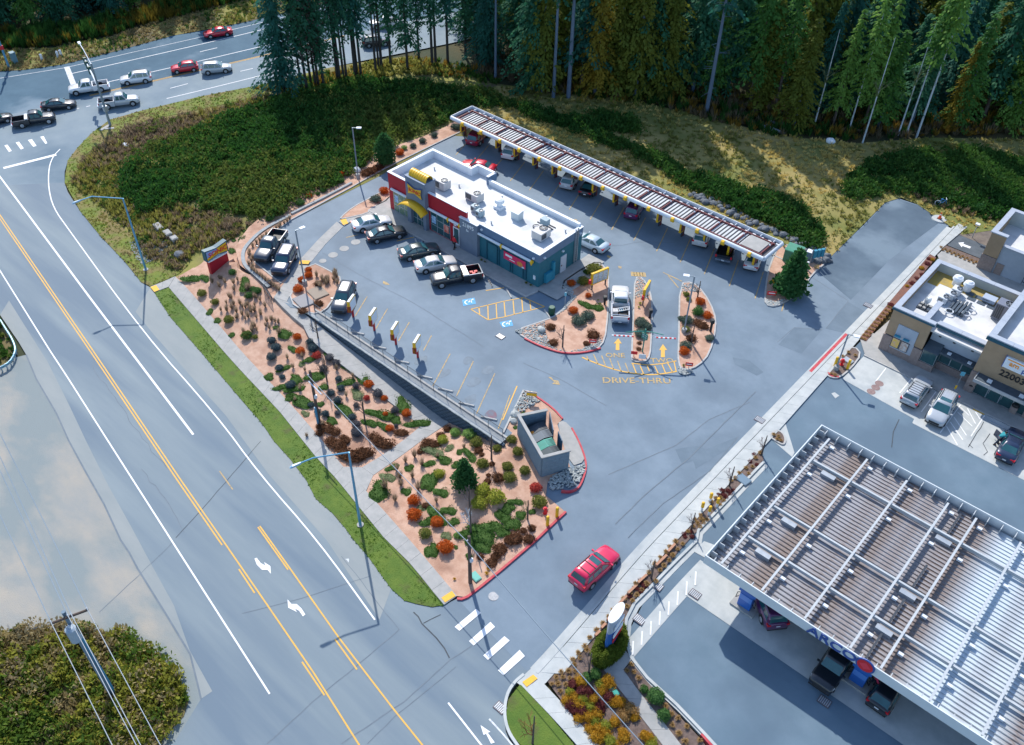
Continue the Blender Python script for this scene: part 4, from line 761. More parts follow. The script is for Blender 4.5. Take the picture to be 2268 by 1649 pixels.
for x in bx: MB().box(x-.04, ay0+.3, az-.45, x+.04, ay1-.9, az-.19).box(x-.085, ay0+.3, az-.19, x+.085, ay1-.9, az-.15).build('cross_beam', IB, ac)
for i in range(24):
    x = ax0+.7+i*1.07
    for y0, y1 in ((ay1-.75, ay1-.1), (ay0+.1, ay0+.5)): MB().box(x-.03, y0, az-.75, x+.03, y1, az-.12).build('fascia_strut', IB, ac)
for i in range(17):
    y = ay0+.8+i*1.07; MB().box(ax0+.1, y-.03, az-.75, ax0+.6, y+.03, az-.12).build('fascia_strut', IB, ac)
for x0 in bx[:-1]:
    for y0 in (53, 46.4, 42.4, 57.0):
        MB().box(x0+.35, y0-.12, az-.7, x0+.75, y0+.12, az-.5).build('lamp_box', STEELW, ac)
for y0 in (48.2, 44.2, 54.8, 40.4):
    MB().box(-2.28, y0, az-.6, -2.12, y0+2.6, az-.5).build('drain_trough', DARKM, ac)
for x0 in (-11.9, -2.2): 
    for y in by: MB().box(x0-.6, y-.7, az-.8, x0+.6, y-.25, az-.45).build('drain_box', GALV, ac)
for x in (-11.2, -2.1, 7): 
    for y in (43.8, 54.35): MB().box(x-.2, y-.2, -.3, x+.2, y+.2, az-.97).build('column', FASC, ac)
text('brand_lettering', 'ARCO', 1.15, SBLUE, ac, (-4.45, ay0-.03, az-.5), (R(90), 0, 0), .05, sx=1.15)
lg = MB().cyl((-1.98, ay0, az-.42), (-1.98, ay0-.08, az-.42), .68, n=28).build('emblem_ring', SBLUE, ac)
MB().cyl((-1.98, ay0-.08, az-.42), (-1.98, ay0-.1, az-.42), .55, n=28).build('emblem_disc', SRED, lg)
MB().add([(-2.4, ay0-.105, az-.42), (-1.98, ay0-.105, az-.06), (-1.56, ay0-.105, az-.42), (-1.98, ay0-.105, az-.78)], [(0, 3, 2, 1)]).build('emblem_spark', mat('spark', (.75, .05, .08), .5), lg)
# pumps
for x, y, lab, gr in ((-11.4, 41.4, 'blue fuel pump at the open end of the canopy', None), (-2.05, 41.4, 'violet-blue fuel pump under the canopy emblem', None), (7.3, 41.4, 'blue fuel pump below the far canopy bay', None), (-11.4, 50, 'blue fuel pump deep under the canopy shade', None), (-2.05, 50, 'blue fuel pump in the middle of the canopy shade', None)):
    zb = hz(x, y); t = thing('fuel_pump', (x, y, zb), lab, 'fuel pump')
    MB().box(-1.0, -.6, 0, 1.0, .6, .15).build('island_base', CONC, t); c1 = mat('pump_blue', (.02, .12, .45), .4); MB().box(-.55, -.32, .15, .55, .32, 2.0).build('cabinet', c1, t, bevel=.05)
    MB().box(-.5, -.36, 1.1, .5, -.325, 1.7).build('display_panel', mat('pump_panel', (.08, .22, .6), .3), t); MB().box(-.7, -.4, 2.0, .7, .4, 2.3).build('topper', mat('pump_blue', (.02, .12, .45)), t)
    for s in (-1, 1): mb = MB(); mb.tube([(s*.55, -.1, 1.5), (s*.8, -.15, 1.3), (s*.82, -.2, .7), (s*.6, -.25, 1.1)], .03, 6); mb.build('hose', BLACK, t)
# ---- store
TAN = mat('stucco_tan', (.33, .235, .15), .85, (.37, .265, .17), 1.5, bump=.1, bscale=30)
STONE = mat('stone_veneer', (.24, .19, .175), .85, (.30, .245, .225), 4, bump=.3, bscale=12)
STUCB = mat('stucco_blue_grey', (.34, .40, .48), .85, (.38, .44, .52), 1.5)
STUCP = mat('stucco_pale', (.40, .46, .46), .85, (.45, .50, .50), 1.5)
st = thing('store', (0, 0, 0), 'tan stucco convenience store with stone piers and white roof numbered 22003', 'store')
MB().box(-17.1, 77.55, 2.2, -13.2, 77.9, 5.5).box(-17.1, 77.9, 0, -16.8, 88.3, 5.5).build('corner_wall', TAN, st)
MB().box(-17.15, 77.45, 0, -16.2, 77.9, 2.1).box(-14.0, 77.45, 0, -13.1, 77.9, 2.1).box(-16.2, 77.5, 0, -14.0, 77.9, .9).build('stone_pier', STONE, st)
MB().box(-16.2, 77.5, .9, -14.0, 77.9, 2.25).box(-16.1, 77.46, 2.25, -14.05, 77.56, 3.9).build('poster_wall', STUCB, st)
for x, c in ((-15.75, mat('poster_yellow', (.75, .52, .05), .5, (.6, .4, .3), 3)), (-14.85, mat('poster_pale', (.55, .58, .6), .5, (.4, .3, .25), 3))):
    f = MB().box(x-.42, 77.4, 1.1, x+.42, 77.45, 2.25).build('poster_frame', DARKM, st); MB().box(x-.36, 77.38, 1.16, x+.36, 77.398, 2.2).build('poster', c, f); MB().box(x-.3, 77.1, 2.6, x+.3, 77.4, 2.7).build('poster_lamp', MET, st)
MB().box(-13.1, 78.7, 1.0, -8.2, 79.0, 5.0).build('recess_wall', STUCB, st)
MB().box(-13.1, 78.5, 0, -8.2, 78.95, .95).box(-13.1, 77.5, 0, -11.6, 77.9, .85).box(-11.95, 77.9, 0, -11.6, 78.5, .85).build('low_wall', STONE, st)
glazing('window', -13.05, -11.65, .9, 2.3, 77.6, 1, 1, st, GLASS, GALV); glazing('window', -11.6, -8.3, 1.0, 2.35, 78.6, 3, 1, st, GLASS, GALV)
MB().box(-11.65, 77.65, .9, -11.6, 78.5, 2.3).build('pane', GLASS, st)
AWN = mat('awning_slate', (.05, .075, .10), .5, (.07, .095, .12), 3)
MB().add([(-13.1, 78.65, 3.0), (-11.6, 78.65, 3.0), (-11.6, 77.5, 2.4), (-13.1, 77.5, 2.4), (-13.1, 78.65, 2.9), (-11.6, 78.65, 2.9), (-11.6, 77.5, 2.3), (-13.1, 77.5, 2.3)], [(0, 3, 2, 1), (4, 5, 6, 7), (0, 1, 5, 4), (1, 2, 6, 5), (2, 3, 7, 6), (3, 0, 4, 7)]).build('awning', AWN, st)
MB().box(-11.6, 77.7, 2.5, -8.3, 78.68, 2.7).build('awning', AWN, st)
for x in (-10.9, -9.1, -12.3): MB().box(x-.12, 78.55, 3.7, x+.12, 78.7, 3.85).build('wall_lamp', DARKM, st)
for x in (-10.8, -8.8): MB().box(x-.18, 77.9, 2.7, x+.18, 78.2, 2.85).build('awning_lamp', STEELW, st)
MB().box(-8.2, 77.5, 2.6, 3.0, 77.85, 6.9).box(-8.2, 77.85, 0, -7.9, 88.3, 6.9).build('entrance_tower', TAN, st)
MB().box(-8.25, 77.3, 0, -7.4, 77.85, 2.6).build('stone_pier', STONE, st); MB().box(-2.6, 77.3, 0, -1.7, 77.85, 2.6).build('stone_pier', STONE, st)
MB().box(-1.7, 77.5, 0, 3.0, 77.85, 2.6).build('store_front', TAN, st)
dr = glazing('entrance_door', -7.4, -2.6, .13, 2.4, 77.6, 4, 1, st, GLASS, GALV); MB().box(-6.1, 77.5, .8, -6.05, 77.56, 1.4).box(-4.9, 77.5, .8, -4.85, 77.56, 1.4).build('door_handle', GALV, dr)
MB().box(-7.6, 76.2, 2.45, -2.4, 77.5, 2.65).build('door_canopy', AWN, st); MB().box(-7.65, 76.1, 2.4, -2.35, 76.2, 2.75).box(-7.68, 76.2, 2.4, -7.6, 77.5, 2.75).box(-2.4, 76.2, 2.4, -2.32, 77.5, 2.75).build('canopy_rim', GALV, st)
for x in (-6.4, -3.4): MB().box(x-.22, 76.6, 2.65, x+.22, 76.95, 2.85).build('canopy_lamp', STEELW, st)
text('address_number', '22003', .95, BLACK, st, (-4.9, 77.47, 3.7), (R(90), 0, 0), .04)
sb = MB().box(-6.1, 77.25, 4.55, -2.7, 77.5, 5.75).build('brand_sign', CAP, st); MB().box(-6.16, 77.24, 4.5, -6.1, 77.5, 5.8).build('sign_edge', SBLUE, sb)
text('brand_lettering', 'am', .75, ORNG, sb, (-5.2, 77.22, 5.2), (R(90), 0, 0), .02); text('brand_lettering', 'pm', .75, SBLUE, sb, (-3.95, 77.22, 5.0), (R(90), 0, 0), .02)
MB().box(-5.9, 77.23, 5.5, -3.5, 77.249, 5.62).build('sign_swoosh', ORNG, sb)
MB().box(-16.8, 88.0, 0, 3, 88.3, 5.5).build('rear_wall', STUCP, st)
MB().box(-16.8, 77.9, 4.35, -7.9, 88.0, 4.55).box(-7.9, 77.85, 5.9, 3, 88.0, 6.1).build('roof', MEMB, st)
MB().box(-14.2, 77.9, 4.55, -13.9, 81.5, 5.35).build('roof_stub_wall', CAPG, st)
cg = [(-17.2, 77.4, -12.95, 77.95, 5.5, 5.62), (-17.2, 77.95, -16.65, 88.45, 5.5, 5.62), (-16.65, 87.85, -8.3, 88.45, 5.5, 5.62), (-13.0, 78.5, -8.3, 79.15, 5.0, 5.12), (-8.35, 77.35, 3.05, 77.95, 6.9, 7.02), (-8.35, 77.95, -7.75, 88.45, 6.9, 7.02), (-14.3, 77.95, -13.75, 81.6, 5.36, 5.5)]
for b in cg:
    L = max(b[2]-b[0], b[3]-b[1]); n = max(1, round(L/2.4)); lx = b[2]-b[0] > b[3]-b[1]
    for i in range(n):
        if lx: MB().box(b[0]+L*i/n+.008, b[1], b[4], b[0]+L*(i+1)/n-.008, b[3], b[5]).build('coping', CAPG, st)
        else: MB().box(b[0], b[1]+L*i/n+.008, b[4], b[2], b[1]+L*(i+1)/n-.008, b[5]).build('coping', CAPG, st)
MB().box(-17.25, 77.35, 5.3, -12.95, 77.5, 5.49).box(-13.0, 78.45, 4.75, -8.35, 78.6, 4.98).box(-8.4, 77.3, 6.55, 3.05, 77.48, 6.88).build('cornice_trim', TEALD, st)
STN = mat('roof_stain', (.42, .30, .06), .85, (.30, .24, .10), 1.2, detail=8)
MB().box(-15.6, 85.9, 4.555, -8.0, 88.0, 4.56).box(-16.7, 85.2, 4.556, -15.6, 88.0, 4.561).build('ponding_stain', STN, st)
for i in range(2):
    for j in range(5): MB().box(-13.0+j*1.0+i*.45, 86.0-i*.75, 4.565, -12.2+j*1.0+i*.45, 86.6-i*.75, 4.6).build('walk_pad', AWN, st)
for p in ((-14.3, 86.9), (-13.1, 86.7)):
    t = thing('exhaust_fan', (p[0], p[1], 4.55), 'white exhaust fan %s on the store roof' % ('in the corner' if p[0] < -14 else 'beside its twin'), 'exhaust fan'); MB().cyl((0, 0, 0), (0, 0, .7), .42, n=16).build('body', CAP, t); MB().cyl((0, 0, .7), (0, 0, 1.0), .55, .45, 16).cyl((0, 0, 1.0), (0, 0, 1.15), .4, .2, 16).build('hood', CAP, t)
CF_ = mat('condenser_white', (.62, .66, .70), .5)
for p, lab in (((-13.7, 85.3), 'white-topped condenser nearest the exhaust fans'), ((-13.9, 84.1), 'white-topped condenser in the roof cluster'), ((-14.2, 83.0), 'small tilted condenser box in the roof cluster')):
    unit((p[0], p[1], 4.55), .9, .9, .75, lab+' on the store roof', True, CF_)
unit((-8.9, 84.4, 4.55), 1.5, 1.3, 1.9, 'tall dark rooftop unit with white fan top on the store roof', True, mat('unit_dark', (.16, .18, .24), .5))
unit((-10.7, 86.4, 4.55), 1.3, 1.0, .5, 'flat grey hatch box on the stained store roof', False, mat('hatch_grey', (.35, .42, .52), .6))
t = thing('compressor_rack', (-12.4, 83.0, 4.55), 'dark piping rack with white hoses on the store roof', 'piping rack')
for k in range(5): MB().box(-.9+k*.35, -1.2, .05, -.7+k*.35, 1.2, .3+.05*k).build('manifold', AWN, t)
for c in ((-.6, -1.4), (.9, .6), (.8, -.6)): mb = MB(); mb.tube([(c[0]+.4*math.cos(a*.55), c[1]+.4*math.sin(a*.55), .3) for a in range(12)], .06, 6); mb.build('pipe_loop', CAP, t)
t = thing('satellite_dish', (-15.1, 80.9, 4.55), 'grey satellite dish on a ballasted frame on the store roof', 'satellite dish')
MB().cyl((0, 0, .2), (0, .1, 1.0), .05, n=8).build('mast', GALV, t); MB().cyl((0, 0, 1.0), (-.12, -.1, 1.08), .5, .15, 16).build('dish', GALV, t)
for k in range(4): MB().box(-.7, -.6+k*.35, 0, .7, -.45+k*.35, .12).build('ballast_frame', DARKM, t)
for k in range(6): MB().box(-.6+(k % 3)*.45, -.5+(k//3)*.6, .12, -.3+(k % 3)*.45, -.2+(k//3)*.6, .28).build('ballast_block', CONC, t)
# small building behind
b2 = thing('wash_building', (0, 0, 0), 'small tan and grey building with white roof behind the store', 'building')
MB().box(-15.0, 98.9, 2.0, -13.4, 99.2, 4.9).box(-15.0, 99.2, 2.0, -14.7, 105.2, 4.9).build('corner_wall', TAN, b2); MB().box(-15.05, 98.85, 0, -13.4, 99.25, 1.95).box(-15.05, 99.25, 0, -14.7, 105.2, 1.95).build('stone_base', STONE, b2)
MB().box(-13.4, 99.1, 0, 4, 99.4, 3.6).build('front_wall', STUCB, b2); MB().box(-13.2, 99.02, 0, -12.4, 99.1, 1.5).build('service_door', STONE, b2)
MB().box(-14.7, 99.4, 3.0, 4, 105.0, 3.15).build('roof', MEMB, b2); MB().box(-14.7, 105.0, 0, 4, 105.3, 4.9).build('rear_wall', STUCP, b2)
for b in ((-15.15, 98.75, -13.3, 99.35, 4.9, 5.02), (-15.15, 99.35, -14.55, 105.4, 4.9, 5.02), (-13.3, 98.95, 4, 99.5, 3.6, 3.72), (-14.55, 104.85, 4, 105.4, 4.9, 5.02)): MB().box(*b[:2], b[4], *b[2:4], b[5]).build('coping', CAPG, b2)
ld = MB()
for i in range(7): ld.box(-10.0, 98.85, .5+i*.55, -9.5, 98.92, .56+i*.55)
ld.box(-10.05, 98.85, .2, -10.0, 98.95, 4.6).box(-9.5, 98.85, .2, -9.45, 98.95, 4.6).build('roof_ladder', DARKM, b2)
# ---- retaining wall of blocks
BLK = mat('split_block', (.055, .085, .12), .9, (.10, .14, .18), 3, bump=.5, bscale=14)
rwall = thing('retaining_wall', (0, 0, 0), 'dark split-face block retaining wall stepping down beside the walk', 'wall')
bw, bh = .55, .245; n = int(28/bw); bmesh_block = None
def zsoil(x):
    return T(x, 40.9) if x < -44 else -1.8+1.75*min(1, (x+44)/7.2)
for r in range(8):
    for i in range(n+1):
        x = -64.6+i*bw+(bw/2 if r % 2 else 0); zt = -.02-r*bh
        if x > -36.9 or zt < zsoil(x)-.02: continue
        if bmesh_block is None: bmesh_block = MB().add([(0, .3, -bh+.012), (bw-.02, .3, -bh+.012), (bw-.02, .3, 0), (0, .3, 0), (.03, 0, -bh+.03), (bw-.05, 0, -bh+.03), (bw-.05, .01, -.02), (.03, .01, -.02), (bw/2-.01, -.04, -bh/2)], [(0, 1, 5, 4), (1, 2, 6, 5), (2, 3, 7, 6), (3, 0, 4, 7), (4, 5, 8), (5, 6, 8), (6, 7, 8), (7, 4, 8)]).mesh('block', BLK)
        child('block', bmesh_block, rwall, loc=(x, 41.22-r*.035+random.uniform(-.012, .012), zt))
MB().box(-64.6, 41.4, -2.2, -36.9, 42.05, .04).build('backing', mat('wall_fill', (.24, .27, .29), .9, (.30, .32, .33), 3), rwall)
CAPB = mat('wall_cap', (.26, .30, .32), .85, (.33, .36, .38), 2, bump=.2)
for i in range(58):
    x = -64.7+i*.48; MB().box(x+.006, 41.12+random.uniform(-.02, .02), -.02, x+.474, 41.5, .1).build('cap_stone', CAPB, rwall)
kerb('wall_kerb', [(-64.6, 42.1), (-36.9, 42.1)], KERB, w=.2, h=.14, zf=Z0, label='concrete kerb on top of the block wall')
RAILM = mat('rail_grey', (.10, .12, .14), .5, metal=.4)
def railing(name, pts, zf, lab, h=1.05, step=1.9):
    t = thing(name, (0, 0, 0), lab, 'railing'); P = dens(pts, step)
    for p in P: MB().cyl((p[0], p[1], zf(*p)), (p[0], p[1], zf(*p)+h), .03, n=8).build('post', RAILM, t)
    for k in (1.,): MB().tube([(p[0], p[1], zf(*p)+h*k) for p in P], .03, 8).build('top_rail', RAILM, t)
    MB().tube([(p[0], p[1], zf(*p)+h*.12) for p in P], .02, 6).build('bottom_rail', RAILM, t)
    wm = MB()
    for a, b in zip(P[:-1], P[1:]):
        for k in range(1, 12):
            f = k/12; q = (a[0]+(b[0]-a[0])*f, a[1]+(b[1]-a[1])*f); wm.cyl((*q, zf(*q)+h*.12), (*q, zf(*q)+h), .008, n=4, cap=False)
    o = wm.build('infill_bars', DARKM, t); o['kind'] = 'stuff'
railing('railing', [(-65.3, 42.6), (-64.4, 41.95), (-37.3, 41.95)], Z0, 'thin grey railing on top of the block wall')
railing('railing', GL('m2', [(340, 1040), (195, 1090), (265, 1190)]), T, 'short grey railing at the bend of the concrete walk')
cw = smoothline(GL('m2', [(420, 420), (180, 545), (60, 660), (5, 740), (15, 850), (110, 930), (235, 1045)], 0), it=2)
lw = thing('curved_wall', (0, 0, 0), 'low curved block wall around the upper lot corner', 'wall'); P = dens(cw, .55)
for a, b in zip(P[:-1], P[1:]):
    ang = math.atan2(b[1]-a[1], b[0]-a[0]); L = math.dist(a, b)
    for k in range(3): MB().obox(((a[0]+b[0])/2, (a[1]+b[1])/2, -.62+k*.24), (L-.02, .34-.02*k, .225), ang).build('block', BLK, lw)
    MB().obox(((a[0]+b[0])/2, (a[1]+b[1])/2, .10), (L-.01, .42, .09), ang).build('cap_stone', CAPB, lw)
P = dens(GL('m2', [(430, 410), (700, 275), (955, 140)], 0), .9)
lw = thing('low_wall', (0, 0, 0), 'low straight stone wall along the planting strip', 'wall')
for a, b in zip(P[:-1], P[1:]): MB().obox(((a[0]+b[0])/2, (a[1]+b[1])/2, -.3), (math.dist(a, b)-.02, .3, .55), math.atan2(b[1]-a[1], b[0]-a[0])).build('block', CAPB, lw)
# ---- dumpster enclosure
en = thing('dumpster_enclosure', (0, 0, 0), 'blue-grey block dumpster enclosure open to the apron', 'enclosure')
CMU = mat('cmu_blue', (.15, .22, .28), .85, (.18, .25, .31), 3, bump=.2, bscale=20)
E1, E2, E3, E4 = (-36.5, 43.21), (-31.68, 40.84), (-30.46, 43.05), (-35.13, 45.47)
def wallseg(a, b, z0, z1, th, nm, m, parent, course=.4, bl=.8):
    ang = math.atan2(b[1]-a[1], b[0]-a[0]); L = math.dist(a, b); nc = int((z1-z0)/course); w = MB().obox(((a[0]+b[0])/2, (a[1]+b[1])/2, z0), (L, th-.05, z1-z0), ang).build(nm, m, parent)
    for r in range(nc):
        o = -bl/2 if r % 2 else 0
        x = o
        while x < L-.05:
            x0, x1 = max(0, x), min(L, x+bl); c = (x0+x1)/2
            if x1-x0 > .1: MB().obox((a[0]+math.cos(ang)*c, a[1]+math.sin(ang)*c, z0+r*course+.008), (x1-x0-.016, th, course-.016), ang).build('block', m, w)
            x += bl
    MB().obox(((a[0]+b[0])/2, (a[1]+b[1])/2, z1), (L+th, th+.08, .09), ang).build('cap', CONC, w)
wallseg(E1, E2, -.4, 2.4, .22, 'long_wall', CMU, en); wallseg(E2, E3, -.2, 2.39, .22, 'end_wall', CMU, en); wallseg(E1, E4, -.05, 2.39, .22, 'end_wall', CMU, en)
gd = Vector((E3[0]-E4[0], E3[1]-E4[1], 0)); ga = math.atan2(gd.y, gd.x); GATE = mat('gate_blue', (.03, .08, .14), .5, (.04, .1, .17), 3)
hing = Vector((E4[0], E4[1], 0)); MB().obox((E4[0]+gd.x*.24, E4[1]+gd.y*.24, .12), (2.3, .08, 2.1), ga-.25).build('gate', GATE, en)
MB().obox((E4[0]+gd.x*.62, E4[1]+gd.y*.62, .12), (1.2, .08, 2.1), ga-.1).build('gate', GATE, en)
MB().prism([E1, E2, E3, E4], .02, .09).build('floor_slab', CONC, en)
ea = math.atan2(E2[1]-E1[1], E2[0]-E1[0])
def dumpster(c, lab, m, m2):
    t = thing('dumpster', (*c, .1), lab, 'dumpster', None, ea)
    MB().add([(-.85, -.6, .1), (.85, -.6, .1), (.85, .5, .1), (-.85, .5, .1), (-.95, -.75, 1.1), (.95, -.75, 1.1), (.95, .75, 1.35), (-.95, .75, 1.35)], [(0, 3, 2, 1), (0, 1, 5, 4), (1, 2, 6, 5), (2, 3, 7, 6), (3, 0, 4, 7)]).build('bin', m, t)
    for s in (-1, 1):
        mb = MB(); mb.add([(s*.02, -.8, 1.12), (s*.97, -.8, 1.12), (s*.97, 0, 1.42), (s*.02, 0, 1.42), (s*.97, .8, 1.38), (s*.02, .8, 1.38)], [(0, 1, 2, 3), (3, 2, 4, 5)] if s > 0 else [(3, 2, 1, 0), (5, 4, 2, 3)]); mb.build('lid', m2 if s > 0 else m, t)
        for k in range(6): MB().box(s*(.1+k*.14), .05, 1.40, s*(.14+k*.14), .78, 1.43).build('lid_rib', m2 if s > 0 else m, t)
        MB().cyl((s*.7, -.5, 0), (s*.7, -.4, 0), .1, n=10).build('caster', BLACK, t)
DG = mat('dumpster_green', (.01, .28, .22), .5, (.015, .24, .19), 3); DD = mat('lid_dark', (.02, .05, .07), .5)
dumpster((-32.6, 42.75), 'teal green dumpster in the open end of the enclosure', DG, DD); dumpster((-34.4, 43.8), 'dark grey dumpster against the inner enclosure wall', mat('dumpster_grey', (.06, .08, .10), .5), mat('lid_grey', (.10, .14, .18), .5))
tag(MB().ico((-34.9, 43.4, 1.0), .35, 2, jit=.08).build('orange_bag', ORNG), 'orange rubbish bag in the enclosure corner', 'bag')
# ================================================================== vehicles
TYRE = mat('tyre', (.012, .013, .015), .85); RIM = mat('rim', (.45, .48, .52), .35, metal=.6); RIMD = mat('rim_dark', (.10, .11, .13), .4, metal=.5)
CGL = mat('car_glass', (.018, .085, .105), .05, (.03, .12, .14), .7, spec=.9); LAMP = mat('headlamp', (.7, .75, .8), .15); TAIL = mat('tail_lamp', (.55, .01, .02), .25); PLATE = mat('plate', (.65, .68, .72), .5)
TRIM = mat('car_trim', (.02, .022, .026), .6); CHR = mat('chrome', (.6, .64, .68), .15, metal=.9)
def paint(n, c, c2=None): return mat('car_paint_'+n, c, .28, spec=.6, coat=.8, metal=.15)
def loft(rings, caps=True, close=True):
    n = len(rings[0]); vs = [p for r in rings for p in r]; fs = []
    for j in range(len(rings)-1):
        for i in range(n if close else n-1): fs.append((j*n+i, j*n+(i+1) % n, (j+1)*n+(i+1) % n, (j+1)*n+i))
    if caps: fs += [tuple(range(n))[::-1], tuple(range((len(rings)-1)*n, len(rings)*n))]
    return MB().add(vs, fs)
def ring(x, w, zb, zt):
    h = [(0, zb), (.82*w, zb), (.97*w, zb+.10), (w, zb+(zt-zb)*.55), (.965*w, zt-.07), (.88*w, zt-.005), (.5*w, zt+.02)]
    return [(x, y, z) for y, z in h]+[(x, 0, zt+.03)]+[(x, -y, z) for y, z in h[::-1][:-1]]
SPEC = {
 'sedan': dict(st=[(-2.40, .66, .42, .82), (-2.33, .80, .30, .95), (-1.95, .88, .22, 1.02), (-1.3, .90, .20, 1.0), (0, .91, .20, .95), (1.0, .90, .20, .95), (1.65, .87, .22, .87), (2.2, .80, .27, .76), (2.38, .62, .38, .64)], g=(-1.85, -.95, .22, 1.05, .97, 1.43, .79, .59), wb=2.75, r=.33, split=[(-.42)], rails=False),
 'suv': dict(st=[(-2.33, .74, .45, .98), (-2.28, .86, .30, 1.08), (-1.8, .92, .25, 1.10), (0, .93, .24, 1.07), (1.0, .92, .24, 1.06), (1.65, .90, .26, 1.0), (2.15, .83, .30, .90), (2.33, .68, .42, .76)], g=(-2.2, -1.85, .25, 1.1, 1.06, 1.68, .84, .68), wb=2.68, r=.36, split=[-1.15, -.15], rails=True),
 'hatch': dict(st=[(-2.08, .70, .42, .92), (-2.02, .82, .30, 1.0), (-1.5, .88, .22, 1.02), (0, .89, .21, .98), (.9, .88, .21, .97), (1.5, .85, .23, .90), (1.95, .78, .28, .80), (2.1, .62, .38, .68)], g=(-1.95, -1.35, .2, 1.0, .98, 1.48, .79, .62), wb=2.55, r=.32, split=[-.5], rails=False),
 'wagon': dict(st=[(-2.36, .72, .45, .88), (-2.30, .82, .30, .96), (-1.8, .87, .23, .98), (0, .88, .22, .95), (1.0, .87, .22, .95), (1.65, .85, .24, .88), (2.2, .78, .28, .78), (2.36, .62, .4, .66)], g=(-2.2, -1.9, .15, .95, .96, 1.5, .79, .64), wb=2.65, r=.33, split=[-1.2, -.35], rails=True),
 'boxsuv': dict(st=[(-2.3, .80, .5, 1.0), (-2.26, .90, .32, 1.12), (-1.8, .93, .28, 1.14), (0, .93, .27, 1.12), (1.0, .92, .27, 1.10), (1.75, .91, .28, 1.07), (2.2, .88, .32, 1.0), (2.32, .78, .45, .85)], g=(-2.22, -2.05, .3, .95, 1.1, 1.78, .86, .75), wb=2.7, r=.38, split=[-1.2, -.2], rails=True),
 'pickup': dict(st=[(-.62, .94, .34, 1.16), (.3, .96, .32, 1.18), (1.2, .96, .32, 1.18), (1.9, .95, .34, 1.14), (2.5, .92, .36, 1.06), (2.78, .84, .42, .96), (2.86, .70, .55, .82)], g=(-.60, -.48, .75, 1.38, 1.16, 1.86, .86, .72), wb=3.55, r=.40, split=[.2], rails=False, bed=(-2.86, -.62)),
}
MK = {}
